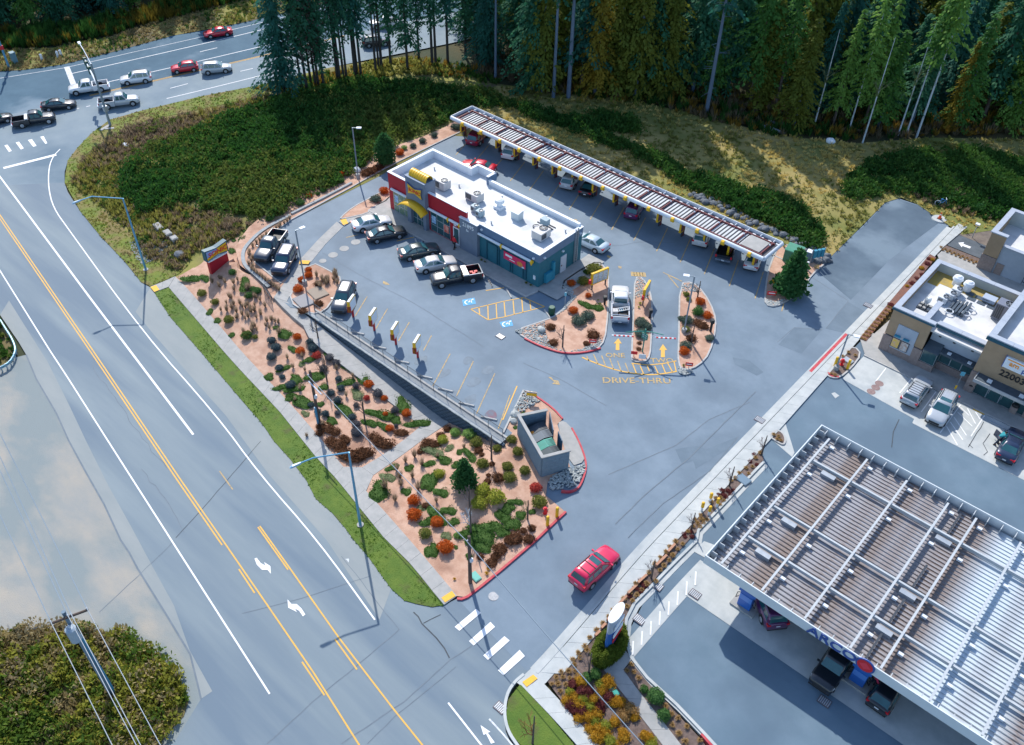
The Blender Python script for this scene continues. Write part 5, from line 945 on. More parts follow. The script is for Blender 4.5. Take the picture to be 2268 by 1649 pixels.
def carmesh(kind):
    if kind in MK: return MK[kind]
    s = SPEC[kind]; out = []; P0 = paint('white', (.7, .72, .75)); g = s['g']; L0, L1 = s['st'][0][0], s['st'][-1][0]; W = max(q[1] for q in s['st'])
    add = lambda nm, mb, m, flag=None, sm=False, sub=None: out.append((nm, mb.mesh(nm, m, sm), flag, sub))
    add('body', loft([ring(*q) for q in s['st']]), P0, 'paint', True)
    def cr(x0, x1, w, z):
        c = .16
        return [(x0+c, -w, z), (x1-c, -w, z), (x1-.04, -w+c*.6, z), (x1, 0, z+.0), (x1-.04, w-c*.6, z), (x1-c, w, z), (x0+c, w, z), (x0+.03, w-c*.6, z), (x0, 0, z), (x0+.03, -w+c*.6, z)]
    lp = lambda a, b, t: a+(b-a)*t
    zs = g[4], g[5]
    rings = [cr(lp(g[0], g[1], t), lp(g[3], g[2], t), lp(g[6], g[7], t)-(.03 if t > .97 else 0), lp(zs[0]-.06, zs[1]-.03, t)) for t in (0, .5, .93)]
    x0, x1 = g[1], g[2]
    rings += [cr(x0+.10, x1-.10, g[7]-.08, zs[1]-.005), cr(x0+.35, x1-.35, g[7]-.3, zs[1]+.015)]
    add('cabin', loft(rings), P0, 'paint', True)
    e = .018
    def pane(pts, nm): 
        a, b, c, d = [Vector(p) for p in pts]; n = (b-a).cross(d-a).normalized()*e; add(nm, MB().quad(a+n, b+n, c+n, d+n), CGL)
    def pt(t, x, side): return (x, side*(lp(g[6], g[7], t)), lp(zs[0]-.06, zs[1]-.03, t))
    fx = lambda t: lp(g[3], g[2], t)+.0; rx = lambda t: lp(g[0], g[1], t)
    t0, t1 = .12, .86
    wf = lambda t: lp(g[6], g[7], t)*.86
    zz = lambda t: lp(zs[0]-.06, zs[1]-.03, t)
    pane([(fx(t0)+.015, -wf(t0), zz(t0)), (fx(t0)+.015, wf(t0), zz(t0)), (fx(t1)+.015, wf(t1), zz(t1)), (fx(t1)+.015, -wf(t1), zz(t1))], 'windshield')
    pane([(rx(t0)-.015, wf(t0), zz(t0)), (rx(t0)-.015, -wf(t0), zz(t0)), (rx(t1)-.015, -wf(t1), zz(t1)), (rx(t1)-.015, wf(t1), zz(t1))], 'rear_window')
    for sd_ in (-1, 1):
        cuts = [None]+list(s['split'])+[None]
        for k in range(len(cuts)-1):
            def xx(i, t):
                if cuts[i] is None: return (rx(t)+.24) if i == 0 else (fx(t)-.26)
                return cuts[i]+(.05 if i == k else -.05)
            q = [(xx(k, t0), sd_*lp(g[6], g[7], t0), zz(t0)), (xx(k+1, t0), sd_*lp(g[6], g[7], t0), zz(t0)), (xx(k+1, t1), sd_*lp(g[6], g[7], t1), zz(t1)), (xx(k, t1), sd_*lp(g[6], g[7], t1), zz(t1))]
            pane(q if sd_ < 0 else q[::-1], 'side_window')
        xm = g[3]-.28; add('mirror', MB().box(xm, sd_*(W-.03), zs[0]-.02, xm+.12, sd_*(W+.17), zs[0]+.12), P0, 'paint')
        f = s['st'][-2]; add('headlight', MB().add([(f[0]-.05, sd_*f[1]*.55, f[3]-.10), (f[0]-.12, sd_*f[1]*.99, f[3]-.08), (f[0]-.35, sd_*f[1]*1.03, f[3]-.03), (f[0]+.06, sd_*f[1]*.5, f[3]-.2), (f[0]-.02, sd_*f[1]*.97, f[3]-.2), (f[0]-.3, sd_*f[1]*1.03, f[3]-.12)], [(0, 1, 4, 3), (1, 2, 5, 4), (0, 2, 1), (3, 4, 5)]), LAMP)
        if 'bed' in s: add('taillight', MB().box(s['bed'][0]-.015, sd_*.78, .78, s['bed'][0]+.1, sd_*.965, 1.1), TAIL)
        else:
            r_ = s['st'][1]; zt = r_[3]; tall = kind in ('suv', 'wagon', 'boxsuv', 'hatch')
            add('taillight', MB().box(r_[0]-.06, sd_*r_[1]*(.72 if tall else .5), zt-.22, r_[0]+.22, sd_*r_[1]*1.015, zt+(-.02)), TAIL)
        if s['rails']: add('roof_rail', MB().box(g[1]+.25, sd_*(g[7]-.1), zs[1]-.02, g[2]-.25, sd_*(g[7]-.05), zs[1]+.05), TRIM)
    f = s['st'][-1]; add('grille', MB().box(f[0]-.06, -f[1]*.7, f[2]+.06, f[0]+.02, f[1]*.7, f[3]-.06), TRIM)
    add('front_bumper', MB().box(f[0]-.25, -W*.86, s['st'][-2][2]-.0, f[0]+.0, W*.86, s['st'][-2][2]+.14), TRIM)
    if 'bed' in s:
        b0, b1 = s['bed']; w = .955
        add('bed', MB().box(b0, -w, .38, b1, -w+.09, 1.16).box(b0, w-.09, .38, b1, w, 1.16).box(b1-.08, -w+.09, .38, b1, w-.09, 1.16).box(b0, -w+.09, .5, b0+.07, w-.09, 1.12), P0, 'paint')
        add('bed_floor', MB().box(b0+.07, -w+.09, .55, b1-.08, w-.09, .62), TRIM); add('rear_bumper', MB().box(b0-.18, -.9, .45, b0-.002, .9, .66), CHR)
        add('plate', MB().box(b0-.19, -.16, .5, b0-.182, .16, .62), PLATE)
    else:
        r_ = s['st'][0]; add('rear_bumper', MB().box(r_[0]+.0, -W*.84, s['st'][1][2], r_[0]+.2, W*.84, s['st'][1][2]+.14), TRIM); add('plate', MB().box(r_[0]-.02, -.16, r_[3]-.26, r_[0]-.005, .16, r_[3]-.14), PLATE)
    r = s['r']; xs_ = (s['wb']/2, -s['wb']/2) if 'bed' not in s else (1.88, 1.88-s['wb'])
    for x in xs_:
        for sd_ in (-1, 1):
            y0, y1 = sd_*(W-.22), sd_*(W+.012)
            add('wheel_arch', MB().cyl((x, sd_*(W-.1), r+.03), (x, sd_*(W+.004), r+.03), r+.075, n=16), TRIM)
            add('wheel', MB().cyl((x, y0, r), (x, y1, r), r*.9, n=16), TYRE, None, False, [('tyre', MB().cyl((x, y0, r), (x, y1+sd_*.006, r), r, n=18, cap=True).mesh('tyre', TYRE)), ('rim', MB().cyl((x, y1, r), (x, y1+sd_*.02, r), r*.66, r*.6, 12).mesh('rim', RIM))])
    MK[kind] = out; return out
def Gz(k, x, y, dz, flat0=True):
    u, v = px(k, x, y)
    if flat0: return ray(u, v, dz)
    zz = 0.
    for i in range(8): p = ray(u, v, zz+dz); zz = .5*zz+.5*T(*p)
    return ray(u, v, zz+dz)
def car(kind, m, key, rear, front, label, flat0=True, group=None, rims=RIM, dz=.6, name=None, pos=None, head=None):
    if pos is None:
        a = Gz(key, *rear, dz, flat0); b = Gz(key, *front, dz, flat0); pos = ((a[0]+b[0])/2, (a[1]+b[1])/2); head = math.atan2(b[1]-a[1], b[0]-a[0])
    z = 0. if flat0 else T(*pos)
    nm = name or {'pickup': 'pickup_truck', 'sedan': 'sedan', 'suv': 'suv', 'boxsuv': 'suv', 'hatch': 'hatchback', 'wagon': 'station_wagon'}[kind]
    t = thing(nm, (*pos, z+.02), label, 'pickup' if kind == 'pickup' else 'car', group, head)
    for pn, me, flag, sub in carmesh(kind):
        o = child(pn, me, t)
        if flag == 'paint': setm(o, m)
        for sn, sme in (sub or []): child(sn, sme, o, rims if sn == 'rim' else None)
    return t
PW = paint('white', (.7, .72, .75)); PB = paint('black', (.012, .016, .024)); PNB = paint('navy', (.015, .03, .075)); PSI = paint('silver', (.42, .46, .50)); PRE = paint('red', (.55, .008, .03)); PMA = paint('maroon', (.22, .005, .04)); PGN = paint('dark_green', (.03, .055, .065)); PPU = paint('purple', (.10, .02, .10)); PCR = paint('crimson', (.60, .008, .07)); PSL = paint('slate', (.03, .045, .07)); PPE = paint('pearl', (.60, .60, .60)); PLB = paint('ice', (.45, .55, .62))
# highway
H = dict(flat0=False)
car('sedan', PB, 't1', (-150, 1068), (62, 1012), 'black sedan half out of view beside the junction', **H)
tk = car('pickup', PB, 't1', (130, 1068), (460, 1015), 'black pickup with white bed box waiting at the junction', **H)
MB().box(-1.1, -.85, .7, -.72, .85, 1.3).build('tool_box', PW, tk)
car('sedan', PB, 't1', (372, 925), (645, 892), 'black sedan leaving the junction beside the black pickup', **H)
car('pickup', PW, 't1', (935, 738), (605, 790), 'white crew-cab pickup stopped at the highway stop bar', **H)
car('pickup', PSI, 't1', (890, 905), (1180, 862), 'silver pickup passing below the signal pole', **H)
car('suv', PW, 't1', (1297, 668), (1068, 700), 'white suv with sunroof waiting behind the white pickup', **H)
car('hatch', PRE, 't1', (1700, 570), (1512, 600), 'red hatchback third in the highway queue', **H)
car('suv', PSI, 't1', (1768, 610), (1998, 580), 'silver suv with roof rails heading away on the highway', **H)
car('sedan', PRE, 't1', (1992, 265), (1798, 298), 'red sedan alone in the far highway lane', **H)
car('suv', PB, 't2', (1060, 375), (1270, 350), 'black suv on the highway behind the firs', **H)
car('pickup', PW, 't2', (1360, 190), (1150, 215), 'white truck on the highway glimpsed through the firs', **H)
# lot
car('pickup', PSL, 'm2', (330, 575), (165, 800), 'dark blue pickup parked by the curved wall')
car('boxsuv', PNB, 'm2', (420, 725), (318, 915), 'boxy dark blue suv parked beside the blue pickup')
car('suv', PSL, 'm2', (930, 1030), (838, 1245), 'dark grey suv parked at the first menu post')
car('sedan', PW, 'm2', (985, 510), (1270, 450), 'white sedan parked nearest the crosswalk strip')
car('sedan', PB, 'm2', (1098, 605), (1405, 540), 'black sedan parked beside the white sedan')
car('sedan', PGN, 'm2', (1380, 755), (1695, 690), 'dark green sedan with pale roof parked before the red wall')
car('sedan', PPE, 'm2', (1500, 868), (1865, 800), 'pearl silver sedan parked before the side door')
tk = car('pickup', PB, 'm2', (2075, 915), (1650, 985), 'black pickup carrying a white tool box and red cans')
MB().box(-1.25, -.9, .75, -.66, .9, 1.32).build('tool_box', PW, tk); MB().box(-2.75, -.93, 1.16, -1.25, -.86, 1.24).box(-2.75, .86, 1.16, -1.25, .93, 1.24).box(-2.86, -.93, 1.14, -2.75, .93, 1.22).build('bed_rail', CHR, tk)
for p in ((-1.9, .4), (-2.2, .1), (-1.7, .1)): MB().box(p[0]-.18, p[1]-.14, .62, p[0]+.18, p[1]+.14, 1.05).build('fuel_can', SRED, tk)
car('sedan', PRE, 'r5', (760, 1190), (330, 1100), 'bright red coupe passing behind the restaurant')
car('sedan', PLB, 'm3', (880, 700), (640, 590), 'pale silver sedan leaving past the restaurant corner')
# canopy
HD = math.atan2(.0417, -.015)
def canopy_car(kind, m, key, rear, label, L=4.7, **k):
    a = Gz(key, *rear, .75); c = (a[0]+math.cos(HD)*L/2, a[1]+math.sin(HD)*L/2); return car(kind, m, None, None, None, label, pos=c, head=HD, **k)
canopy_car('suv', PMA, 'r5', (420, 740), 'maroon suv in the first canopy bay')
canopy_car('suv', PW, 'r5', (1040, 980), 'white suv in the third canopy bay')
canopy_car('suv', PSI, 'm3', (545, 165), 'silver suv with black roof rails under the canopy')
canopy_car('sedan', PB, 'm3', (712, 225), 'black sedan beside the silver suv under the canopy')
canopy_car('suv', PPU, 'm3', (1108, 425), 'dark purple suv under the canopy')
canopy_car('boxsuv', PPE, 'm3', (1708, 665), 'pearl white boxy suv under the canopy', 4.7)
canopy_car('pickup', PB, 'm3', (1918, 790), 'black pickup with red tail lamps under the canopy', 5.7)
canopy_car('sedan', PW, 'm3', (2155, 870), 'white sedan in the last canopy bay', 4.8)
tk = car('pickup', PW, 'm3', (1020, 1335), (1020, 1045), 'white work pickup with a ladder in the drive-thru lane')
mb = MB().obox((-1.9, -.25, 1.2), (.06, 1.5, .06), .35).obox((-1.45, -.1, 1.2), (.06, 1.5, .06), .35)
for k in range(6): mb.obox((-1.68+math.sin(-.35)*(-.55+k*.22), -.18+(-.55+k*.22), 1.21), (.46, .04, .04), .35)
mb.build('ladder', ALU, tk); MB().box(-1.35, -.3, .62, -.95, .1, .95).build('tool_bucket', MET, tk); MB().box(-1.9, .25, .62, -1.3, .8, 1.0).build('cargo_box', HVAC, tk); MB().box(-2.86, -.95, 1.3, -2.8, .95, 1.36).box(-.75, -.95, 1.3, -.69, .95, 1.36).build('rack_bar', CHR, tk)
sr = car('suv', PCR, 'c3', (635, 320), (850, 95), 'crimson suv with sunroof driving out along the driveway', flat0=False, dz=.9)
MB().box(-.35, -.5, 1.69, .15, .5, 1.705).build('sunroof', CGL, sr)
for x in (-1.4, -.65): MB().box(x-.03, -.62, 1.7, x+.03, .62, 1.74).build('roof_bar', TRIM, sr)
w = car('wagon', PSI, 'r8', (385, 720), (540, 510), 'silver station wagon with roof rack before the store')
for k in range(5): MB().box(-1.7+k*.35, -.55, 1.52, -1.67+k*.35, .55, 1.55).build('rack_slat', DARKM, w)
w = car('suv', PSI, 'r8', (825, 665), (645, 975), 'silver suv with sunroof backed in before the store'); MB().box(-.45, -.5, 1.69, .05, .5, 1.705).build('sunroof', CGL, w)
for k in range(5): MB().box(-1.7, -.5+k*.22, 1.685, -.6, -.46+k*.22, 1.71).build('roof_rib', PSI, w)
w = car('sedan', PNB, 'r8', (1445, 1345), (1580, 1085), 'dark blue sedan with its door open before the store')
MB().obox((.35, 1.3, .3), (.95, .07, .75), R(60)).build('open_door', PNB, w)
car('suv', PPU, 'c4', (60, 570), (0, 420), 'dark purple suv under the petrol canopy edge', flat0=False)
car('boxsuv', PB, 'c4', (640, 900), (490, 1125), 'black suv facing out beside the violet pump', flat0=False, rims=RIM)
car('hatch', PB, 'c4', (960, 1275), (1060, 1120), 'black hatchback at the pump under the canopy emblem', flat0=False)
# ================================================================== street furniture, poles, signs
POLEB = mat('pole_blue_steel', (.10, .30, .48), .45, (.13, .34, .52), 2, metal=.3); WOOD = mat('pole_wood', (.07, .05, .045), .9, (.11, .08, .065), 3, stretch=(1, 1, .2), bump=.3); BARKP = mat('pole_grey', (.20, .26, .32), .5, (.25, .31, .37), 2, metal=.3)
SLV = mat('sleeve_blue', (.03, .18, .32), .5, (.04, .22, .37), 3); WIRE = mat('wire_steel', (.20, .26, .32), .5); INS = mat('insulator', (.55, .62, .70), .4)
def height(k, b, t, zb):
    p = ray(*px(k[0] if isinstance(k, tuple) else k, *b), zb); v = px(k[1] if isinstance(k, tuple) else k, *t)[1]; best = 0
    for i in range(400):
        z = i*.05; q = np.array([p[0], p[1], zb+z-CAMH]); vv = 824.5+FPX*(q@CD)/(q@CF)
        if vv <= v: return z
    return 20
def streetlight(key, base, top, head, mid, lab):
    p = G(key, *base); zb = T(*p); h = height(key, base, top, zb); t = thing('street_light', (*p, zb), lab, 'street light')
    MB().cyl((0, 0, 0), (0, 0, .12), .3, n=12).build('base_plate', CONC, t); MB().cyl((0, 0, .1), (0, 0, h), .13, .085, 12).build('pole', POLEB, t)
    e = ray(*px(key, *head), zb+h+.25); m = ray(*px(key, *mid), zb+h+.2); P = [(0, 0, h)]+[(x-p[0], y-p[1], z) for x, y, z in ((m[0], m[1], h+.2), (e[0], e[1], h+.22))]
    MB().tube([P[0], P[1], P[2]], .06, 8).build('arm', POLEB, t)
    d = Vector(P[2])-Vector(P[1]); a = math.atan2(d.y, d.x); MB().add([(P[2][0]+math.cos(a)*x-math.sin(a)*y, P[2][1]+math.sin(a)*x+math.cos(a)*y, h+.14+z) for x, y, z in ((-.1, -.08, 0), (.75, -.14, 0), (.85, 0, 0), (.75, .14, 0), (-.1, .08, 0), (-.1, -.05, .16), (.6, -.1, .14), (.7, 0, .1), (.6, .1, .14), (-.1, .05, .16))], [(4, 3, 2, 1, 0), (5, 6, 7, 8, 9), (0, 1, 6, 5), (1, 2, 7, 6), (2, 3, 8, 7), (3, 4, 9, 8), (4, 0, 5, 9)]).build('lamp_head', mat('lamp_head_blue', (.25, .42, .58), .4), t)
streetlight('m1', (1270, 890), (1075, 268), (690, 285), (800, 250), 'blue steel street light with bent arm at the brush corner')
streetlight('b2', (1030, 1490), (922, 860), (500, 950), (620, 905), 'blue steel street light with long arm in the grass verge')
# signal pole
p = G('t1', 960, 1090); zb = T(*p); t = thing('signal_pole', (*p, zb), 'tall traffic signal pole with mast arm over the highway', 'traffic signal')
MB().cyl((0, 0, 0), (0, 0, 9.2), .19, .12, 12).build('pole', BARKP, t); e = ray(*px('t1', 735, 510), zb+6.2); MB().cyl((0, 0, 5.8), (e[0]-p[0], e[1]-p[1], 6.2), .15, .08, 10).build('mast_arm', STEELW, t)
e2 = ray(*px('t1', 690, 375), zb+10); MB().tube([(0, 0, 9.1), ((e2[0]-p[0])*.6, (e2[1]-p[1])*.6, 9.9), (e2[0]-p[0], e2[1]-p[1], 10)], .06, 8).build('lamp_arm', STEELW, t); MB().obox((e2[0]-p[0], e2[1]-p[1], 9.95), (.8, .35, .16), math.atan2(e2[1]-p[1], e2[0]-p[0])).build('lamp_head', CAP, t)
for f in (.98, .83, .62):
    c = ((e[0]-p[0])*f, (e[1]-p[1])*f); hs = MB().obox((c[0], c[1], 5.3), (.38, .38, 1.15)).build('signal_head', mat('signal_green', (.01, .07, .05), .5), t)
    for k in range(3): MB().cyl((c[0]-.19, c[1], 5.5+k*.36), (c[0]-.3, c[1], 5.5+k*.36), .13, n=10).build('visor', BLACK, hs)
MB().box(-.25, -.25, 2.2, .3, .3, 3.0).build('control_box', GALV, t); MB().obox((.2, -.9, 0), (.5, 1.8, .12), .3).obox((.9, -.6, .001), (.4, 1.2, .12), -.6).build('footing', CONC, t)
p = G('t1', 80, 590); zb = T(*p); t = thing('signal_pole', (*p, zb), 'blue signal pole at the far junction corner', 'traffic signal'); MB().cyl((0, 0, 0), (0, 0, 9), .18, .12, 10).build('pole', POLEB, t); MB().box(-.2, -.2, 4.8, .2, .2, 5.8).build('signal_head', mat('signal_green', (.01, .07, .05)), t); MB().box(-.18, -.25, 3.0, .18, .25, 3.6).build('push_box', SRED, t)
p = G('t1', 135, 548); tag(MB().box(p[0]-.4, p[1]-.35, T(*p), p[0]+.4, p[1]+.35, T(*p)+1.7).box(p[0]-.45, p[1]-.4, T(*p)+1.7, p[0]+.45, p[1]+.4, T(*p)+1.8).build('control_cabinet', mat('cabinet_blue', (.12, .24, .30), .5)), 'grey-blue signal cabinet beyond the highway', 'cabinet')
for c, l in (((368, 525), 'white marker post alone on the far verge'), ((507, 500), 'short white marker post beside its taller twin'), ((535, 488), 'taller white marker post on the far verge')):
    p = G('t1', *c); tag(MB().box(p[0]-.15, p[1]-.15, T(*p), p[0]+.15, p[1]+.15, T(*p)+1.0).cyl((p[0], p[1], T(*p)+1.0), (p[0], p[1], T(*p)+1.15), .16, .02, 8).build('marker_post', CAP), l, 'marker post')
# lot lamps
def lotlamp(kb, base, kt, top, head, lab, z=0):
    p = G(kb, *base, z); h = height((kb, kt), base, top, z); t = thing('lot_lamp', (*p, z), lab, 'lamp post')
    MB().cyl((0, 0, 0), (0, 0, .55), .28, .26, 14).build('concrete_base', CONC, t); MB().box(-.06, -.06, .5, .06, .06, h).build('pole', BARKP, t); e = ray(*px(kt, *head), z+h); a = math.atan2(e[1]-p[1], e[0]-p[0])
    MB().obox((math.cos(a)*.3, math.sin(a)*.3, h-.05), (.6, .06, .06), a).build('arm', BARKP, t); MB().obox((math.cos(a)*.8, math.sin(a)*.8, h-.06), (.6, .38, .1), a).build('lamp_head', CAP, t)
lotlamp('t2', (1010, 1545), 't2', (968, 1110), (1000, 1110), 'lamp post in the planting strip beside the brown hedge')
lotlamp('m2', (548, 1015), 'm2', (480, 545), (515, 525), 'lamp post rising from the planter beside the walk')
lotlamp('m3', (1575, 1435), 'm3', (1660, 950), (1620, 940), 'lamp post on the crescent drive-thru island')
lotlamp('b4', (628, 140), 'm4', (745, 1450), (785, 1460), 'lamp post in the corner planter with the hydrant')
p = G('m4', 1815, 610, 0); t = thing('lane_lamp', (*p, 0), 'small white lamp on a short post behind the store lane', 'lamp post'); MB().cyl((0, 0, 0), (0, 0, 1.9), .05, n=8).build('post', GALV, t); MB().box(-.25, -.2, 1.85, .25, .2, 2.0).build('lamp_head', CAP, t)
# utility poles in the garden
def upole(kb, base, kt, top, lab, sleeve):
    p = G(kb, *base); zb = T(*p); h = height((kb, kt), base, top, zb); t = thing('utility_pole', (*p, zb), lab, 'utility pole')
    MB().cyl((0, 0, -.3), (0, 0, h), .17, .12, 10).build('pole', WOOD, t)
    if sleeve: MB().cyl((.08, -.2, 0), (.08, -.2, h*.33), .12, n=10).build('blue_sleeve', SLV, t)
    MB().cyl((0, -.14, h-.35), (0, -.3, h-.3), .05, n=8).build('insulator', INS, t); MB().box(.12, -.12, h*.5, .28, .12, h*.5+.4).build('junction_box', INS, t)
    return Vector((p[0], p[1]-.3, zb+h-.3))
a = upole('b2', (672, 595), 'b2', (548, 150), 'dark wooden utility pole with blue sleeve among round shrubs', True)
b = upole('c2', (1838, 345), 'c2', (1762, -30), 'dark wooden utility pole beside the red garden kerb', False)
def wire(a, b, sag, r, lab, n=20):
    pts = [tuple(a.lerp(b, i/n)-Vector((0, 0, sag*4*(i/n)*(1-i/n)))) for i in range(n+1)]
    return tag(MB().tube(pts, r, 5).build('overhead_wire', WIRE), lab, 'wire')
wire(a, b, .25, .035, 'overhead cable between the two garden utility poles')
c = ray(*px('c3', 1160, 1649), b.z); dirv = Vector((c[0], c[1], b.z))-b; wire(b, b+dirv*1.6, .5, .035, 'overhead cable crossing the driveway mouth and heather bed')
tag(MB().cyl(a-Vector((0, 0, .8)), a+(b-a).normalized()*2.2-Vector((0, 0, .75)), .06, n=8).build('splice_case', INS), 'pale splice case hanging by the sleeved pole', 'splice case')
# power pole on the left
p = G('c1', 900, 1240); zb = T(*p); hp = height('c1', (900, 1240), (560, 600), zb); t = thing('power_pole', (*p, zb), 'power pole with crossarm and grey transformer above the scrub', 'utility pole')
MB().cyl((0, 0, -.3), (0, 0, hp+.3), .2, .13, 12).build('pole', mat('pole_pale', (.13, .20, .27), .7), t)
x0 = ray(*px('c1', 410, 672), zb+hp); x1 = ray(*px('c1', 712, 560), zb+hp); A = Vector((x0[0]-p[0], x0[1]-p[1], hp)); B = Vector((x1[0]-p[0], x1[1]-p[1], hp)); MB().cyl(A, B, .09, n=8).build('crossarm', WOOD, t)
tx = MB().cyl((.45, -.2, hp-2.3), (.45, -.2, hp-1.0), .36, n=14).cyl((.45, -.2, hp-1.0), (.45, -.2, hp-.9), .36, .2, 14).build('transformer', mat('transformer_grey', (.30, .38, .46), .5), t)
MB().cyl((.45, -.2, hp-.9), (.45, -.2, hp-.6), .05, n=8).build('bushing', INS, tx)
MB().cyl((.28, .2, 0), (.22, .15, hp-2.5), .09, n=8).build('conduit', SLV, t)
pins = []
for f in (.02, .47, .56, .98):
    q = A.lerp(B, f); MB().cyl(q, q+Vector((0, 0, .28)), .05, n=8).build('insulator', INS, t); pins.append(Vector((p[0], p[1], zb))+q+Vector((0, 0, .28)))
wt = [((90, 0), (900, 1649)), ((258, 0), (1095, 1649)), ((300, 0), (1130, 1649)), ((425, 0), (1290, 1649))]
for i, (q, (u0, u1)) in enumerate(zip(pins, wt)):
    l = ['line wire on the outer end of the crossarm', 'line wire just left of the pole top', 'line wire just right of the pole top', 'line wire on the road end of the crossarm'][i]
    e0 = ray(*px('c1', *u0), q.z+.2); e1 = ray(*px('c1', *u1), q.z-.2); E0 = Vector((*e0, q.z)); E1 = Vector((*e1, q.z))
    wire(q, q+(E0-q)*3.0, .6, .03, l+', towards the guardrail'); wire(q, q+(E1-q)*2.0, .4, .03, l+', over the scrub')
# guardrail
gp = GL('m1', [(-140, 1120), (0, 1330), (60, 1430), (120, 1520), (155, 1610)])+GL('b1', [(135, 60), (90, 120), (0, 165), (-90, 175)]); gp = dens(smoothline(gp, it=1), 1.9)
t = thing('guardrail', (0, 0, 0), 'steel guardrail curving around the scrub corner', 'guardrail')
for q in gp: MB().box(q[0]-.06, q[1]-.06, T(*q), q[0]+.06, q[1]+.06, T(*q)+.72).build('post', GALV, t)
for dz, r in ((.62, .09), (.45, .09)): MB().tube([(q[0], q[1], T(*q)+dz) for q in gp], r, 6).build('rail', mat('rail_blue', (.16, .34, .44), .4, (.2, .38, .48), 3, metal=.4), t)
# monument sign
zb = -1.35; t = thing('monument_sign', (-79.3, 40.1, zb), 'red monument sign with yellow and blue emblem by the sidewalk', 'sign', None, R(3))
MB().box(-.25, -1.25, 0, .25, 1.25, 2.15).build('red_base', RED, t); MB().box(-.28, -1.28, 2.15, .28, 1.28, 2.3).build('white_band', CAP, t)
cb = MB(); P = [(-1.5, 2.35), (-1.5, 3.75), (0, 3.52), (1.5, 3.75), (1.5, 2.35), (0, 2.58)]
cb.add([(-.3, y, z) for y, z in P]+[(.3, y, z) for y, z in P], [tuple(range(6)), tuple(range(6, 12))[::-1]]+[(i, 6+i, 6+(i+1) % 6, (i+1) % 6) for i in range(6)]); cab = cb.build('sign_cabinet', mat('cabinet_dark', (.02, .10, .14), .5), t)
P2 = [(-1.36, 2.47), (-1.36, 3.6), (0, 3.4), (1.36, 3.6), (1.36, 2.47), (0, 2.7)]; MB().add([(.31, y, z) for y, z in P2], [(0, 5, 4, 3, 2, 1)]).build('sign_face', YELP, cab)
MB().add([(.315, -1.36, 2.75), (.315, -1.36, 3.6), (.315, 0, 3.4), (.315, .2, 3.25)], [(0, 3, 2, 1)]).build('sign_panel', mat('sign_lilac', (.25, .35, .65), .5), cab)
text('sign_lettering', 'SONIC', .78, SRED, cab, (.335, .1, 3.02), (R(90), 0, R(90)), .015, sx=1.1, shear=.1)
# menu posts
SD = (-.42, .907)
for i, c in enumerate(((968, 1297), (1152, 1415), (1340, 1537), (1530, 1652))):
    p = G('m2', *c, 0); t = thing('menu_post', (*p, 0), ['menu post beside the parked dark suv', 'second menu post from the parked dark suv', 'third menu post from the parked dark suv', 'menu post last in the row, farthest from the dark suv'][i], 'menu board', None, math.atan2(SD[1], SD[0]))
    MB().box(-.09, -.09, 0, .09, .09, 1.15).build('post', RED, t); MB().box(-.75, -.16, 1.1, .75, .16, 2.5).build('frame', YELP, t, bevel=.03); MB().box(-.66, -.17, 1.2, .66, -.161, 2.4).build('menu_face', CAP, t); MB().box(-.66, .161, 1.2, .66, .17, 2.4).build('menu_face', mat('menu_lilac', (.35, .32, .45), .5), t); MB().box(-.75, -.2, 1.1, -.62, .2, 1.9).build('red_spine', RED, t); MB().box(-.7, -.12, 2.5, .7, .12, 2.54).build('top_cap', CAP, t)
# wheel stops
def stops(lst, grp):
    for k, c0, c1, lab in lst:
        a = G(k, *c0, 0.1); b = G(k, *c1, 0.1); L = math.dist(a, b); ang = math.atan2(b[1]-a[1], b[0]-a[0])
        o = MB().add([(-L/2, -.1, 0), (L/2, -.1, 0), (L/2, .1, 0), (-L/2, .1, 0), (-L/2+.05, -.06, .14), (L/2-.05, -.06, .14), (L/2-.05, .06, .14), (-L/2+.05, .06, .14)], [(0, 3, 2, 1), (4, 5, 6, 7), (0, 1, 5, 4), (1, 2, 6, 5), (2, 3, 7, 6), (3, 0, 4, 7)])
        o = o.build('wheel_stop', KERB); o.location = ((a[0]+b[0])/2, (a[1]+b[1])/2, .005); o.rotation_euler = (0, 0, ang); tag(o, lab, 'wheel stop', grp)
W8 = ['before the dark suv', 'facing the second menu post', 'facing the third menu post', 'facing the last menu post', 'first beyond the menu posts', 'second beyond the menu posts', 'third beyond the menu posts', 'on the red stain']
RW = [('r1', (690, 330), (910, 378)), ('r1', (1050, 580), (1285, 630)), ('r1', (1430, 825), (1665, 880)), ('r1', (1825, 1080), (2070, 1130)), ('r2', (455, 170), (725, 230)), ('r2', (815, 395), (1080, 460)), ('r2', (1175, 645), (1455, 710)), ('r2', (1560, 890), (1850, 955))]
stops([(k, a, b, 'concrete wheel stop below the wall railing, '+w) for (k, a, b), w in zip(RW, W8)], 'wheel stops along the wall railing')
stops([('m2', (1505, 615), (1525, 660), 'concrete wheel stop at the nose of the green sedan'), ('m2', (2135, 960), (2178, 1032), 'concrete wheel stop beside the black pickup tail'), ('r4', (575, 1215), (660, 1355), 'concrete wheel stop beside the upper blue badge'), ('r4', (905, 1395), (995, 1550), 'concrete wheel stop at the tip of the restaurant walk'), ('m3', (362, 1232), (412, 1305), 'concrete wheel stop beside the green bin')], 'wheel stops by the restaurant')
TST = mat('stop_teal', (.20, .36, .38), .7)
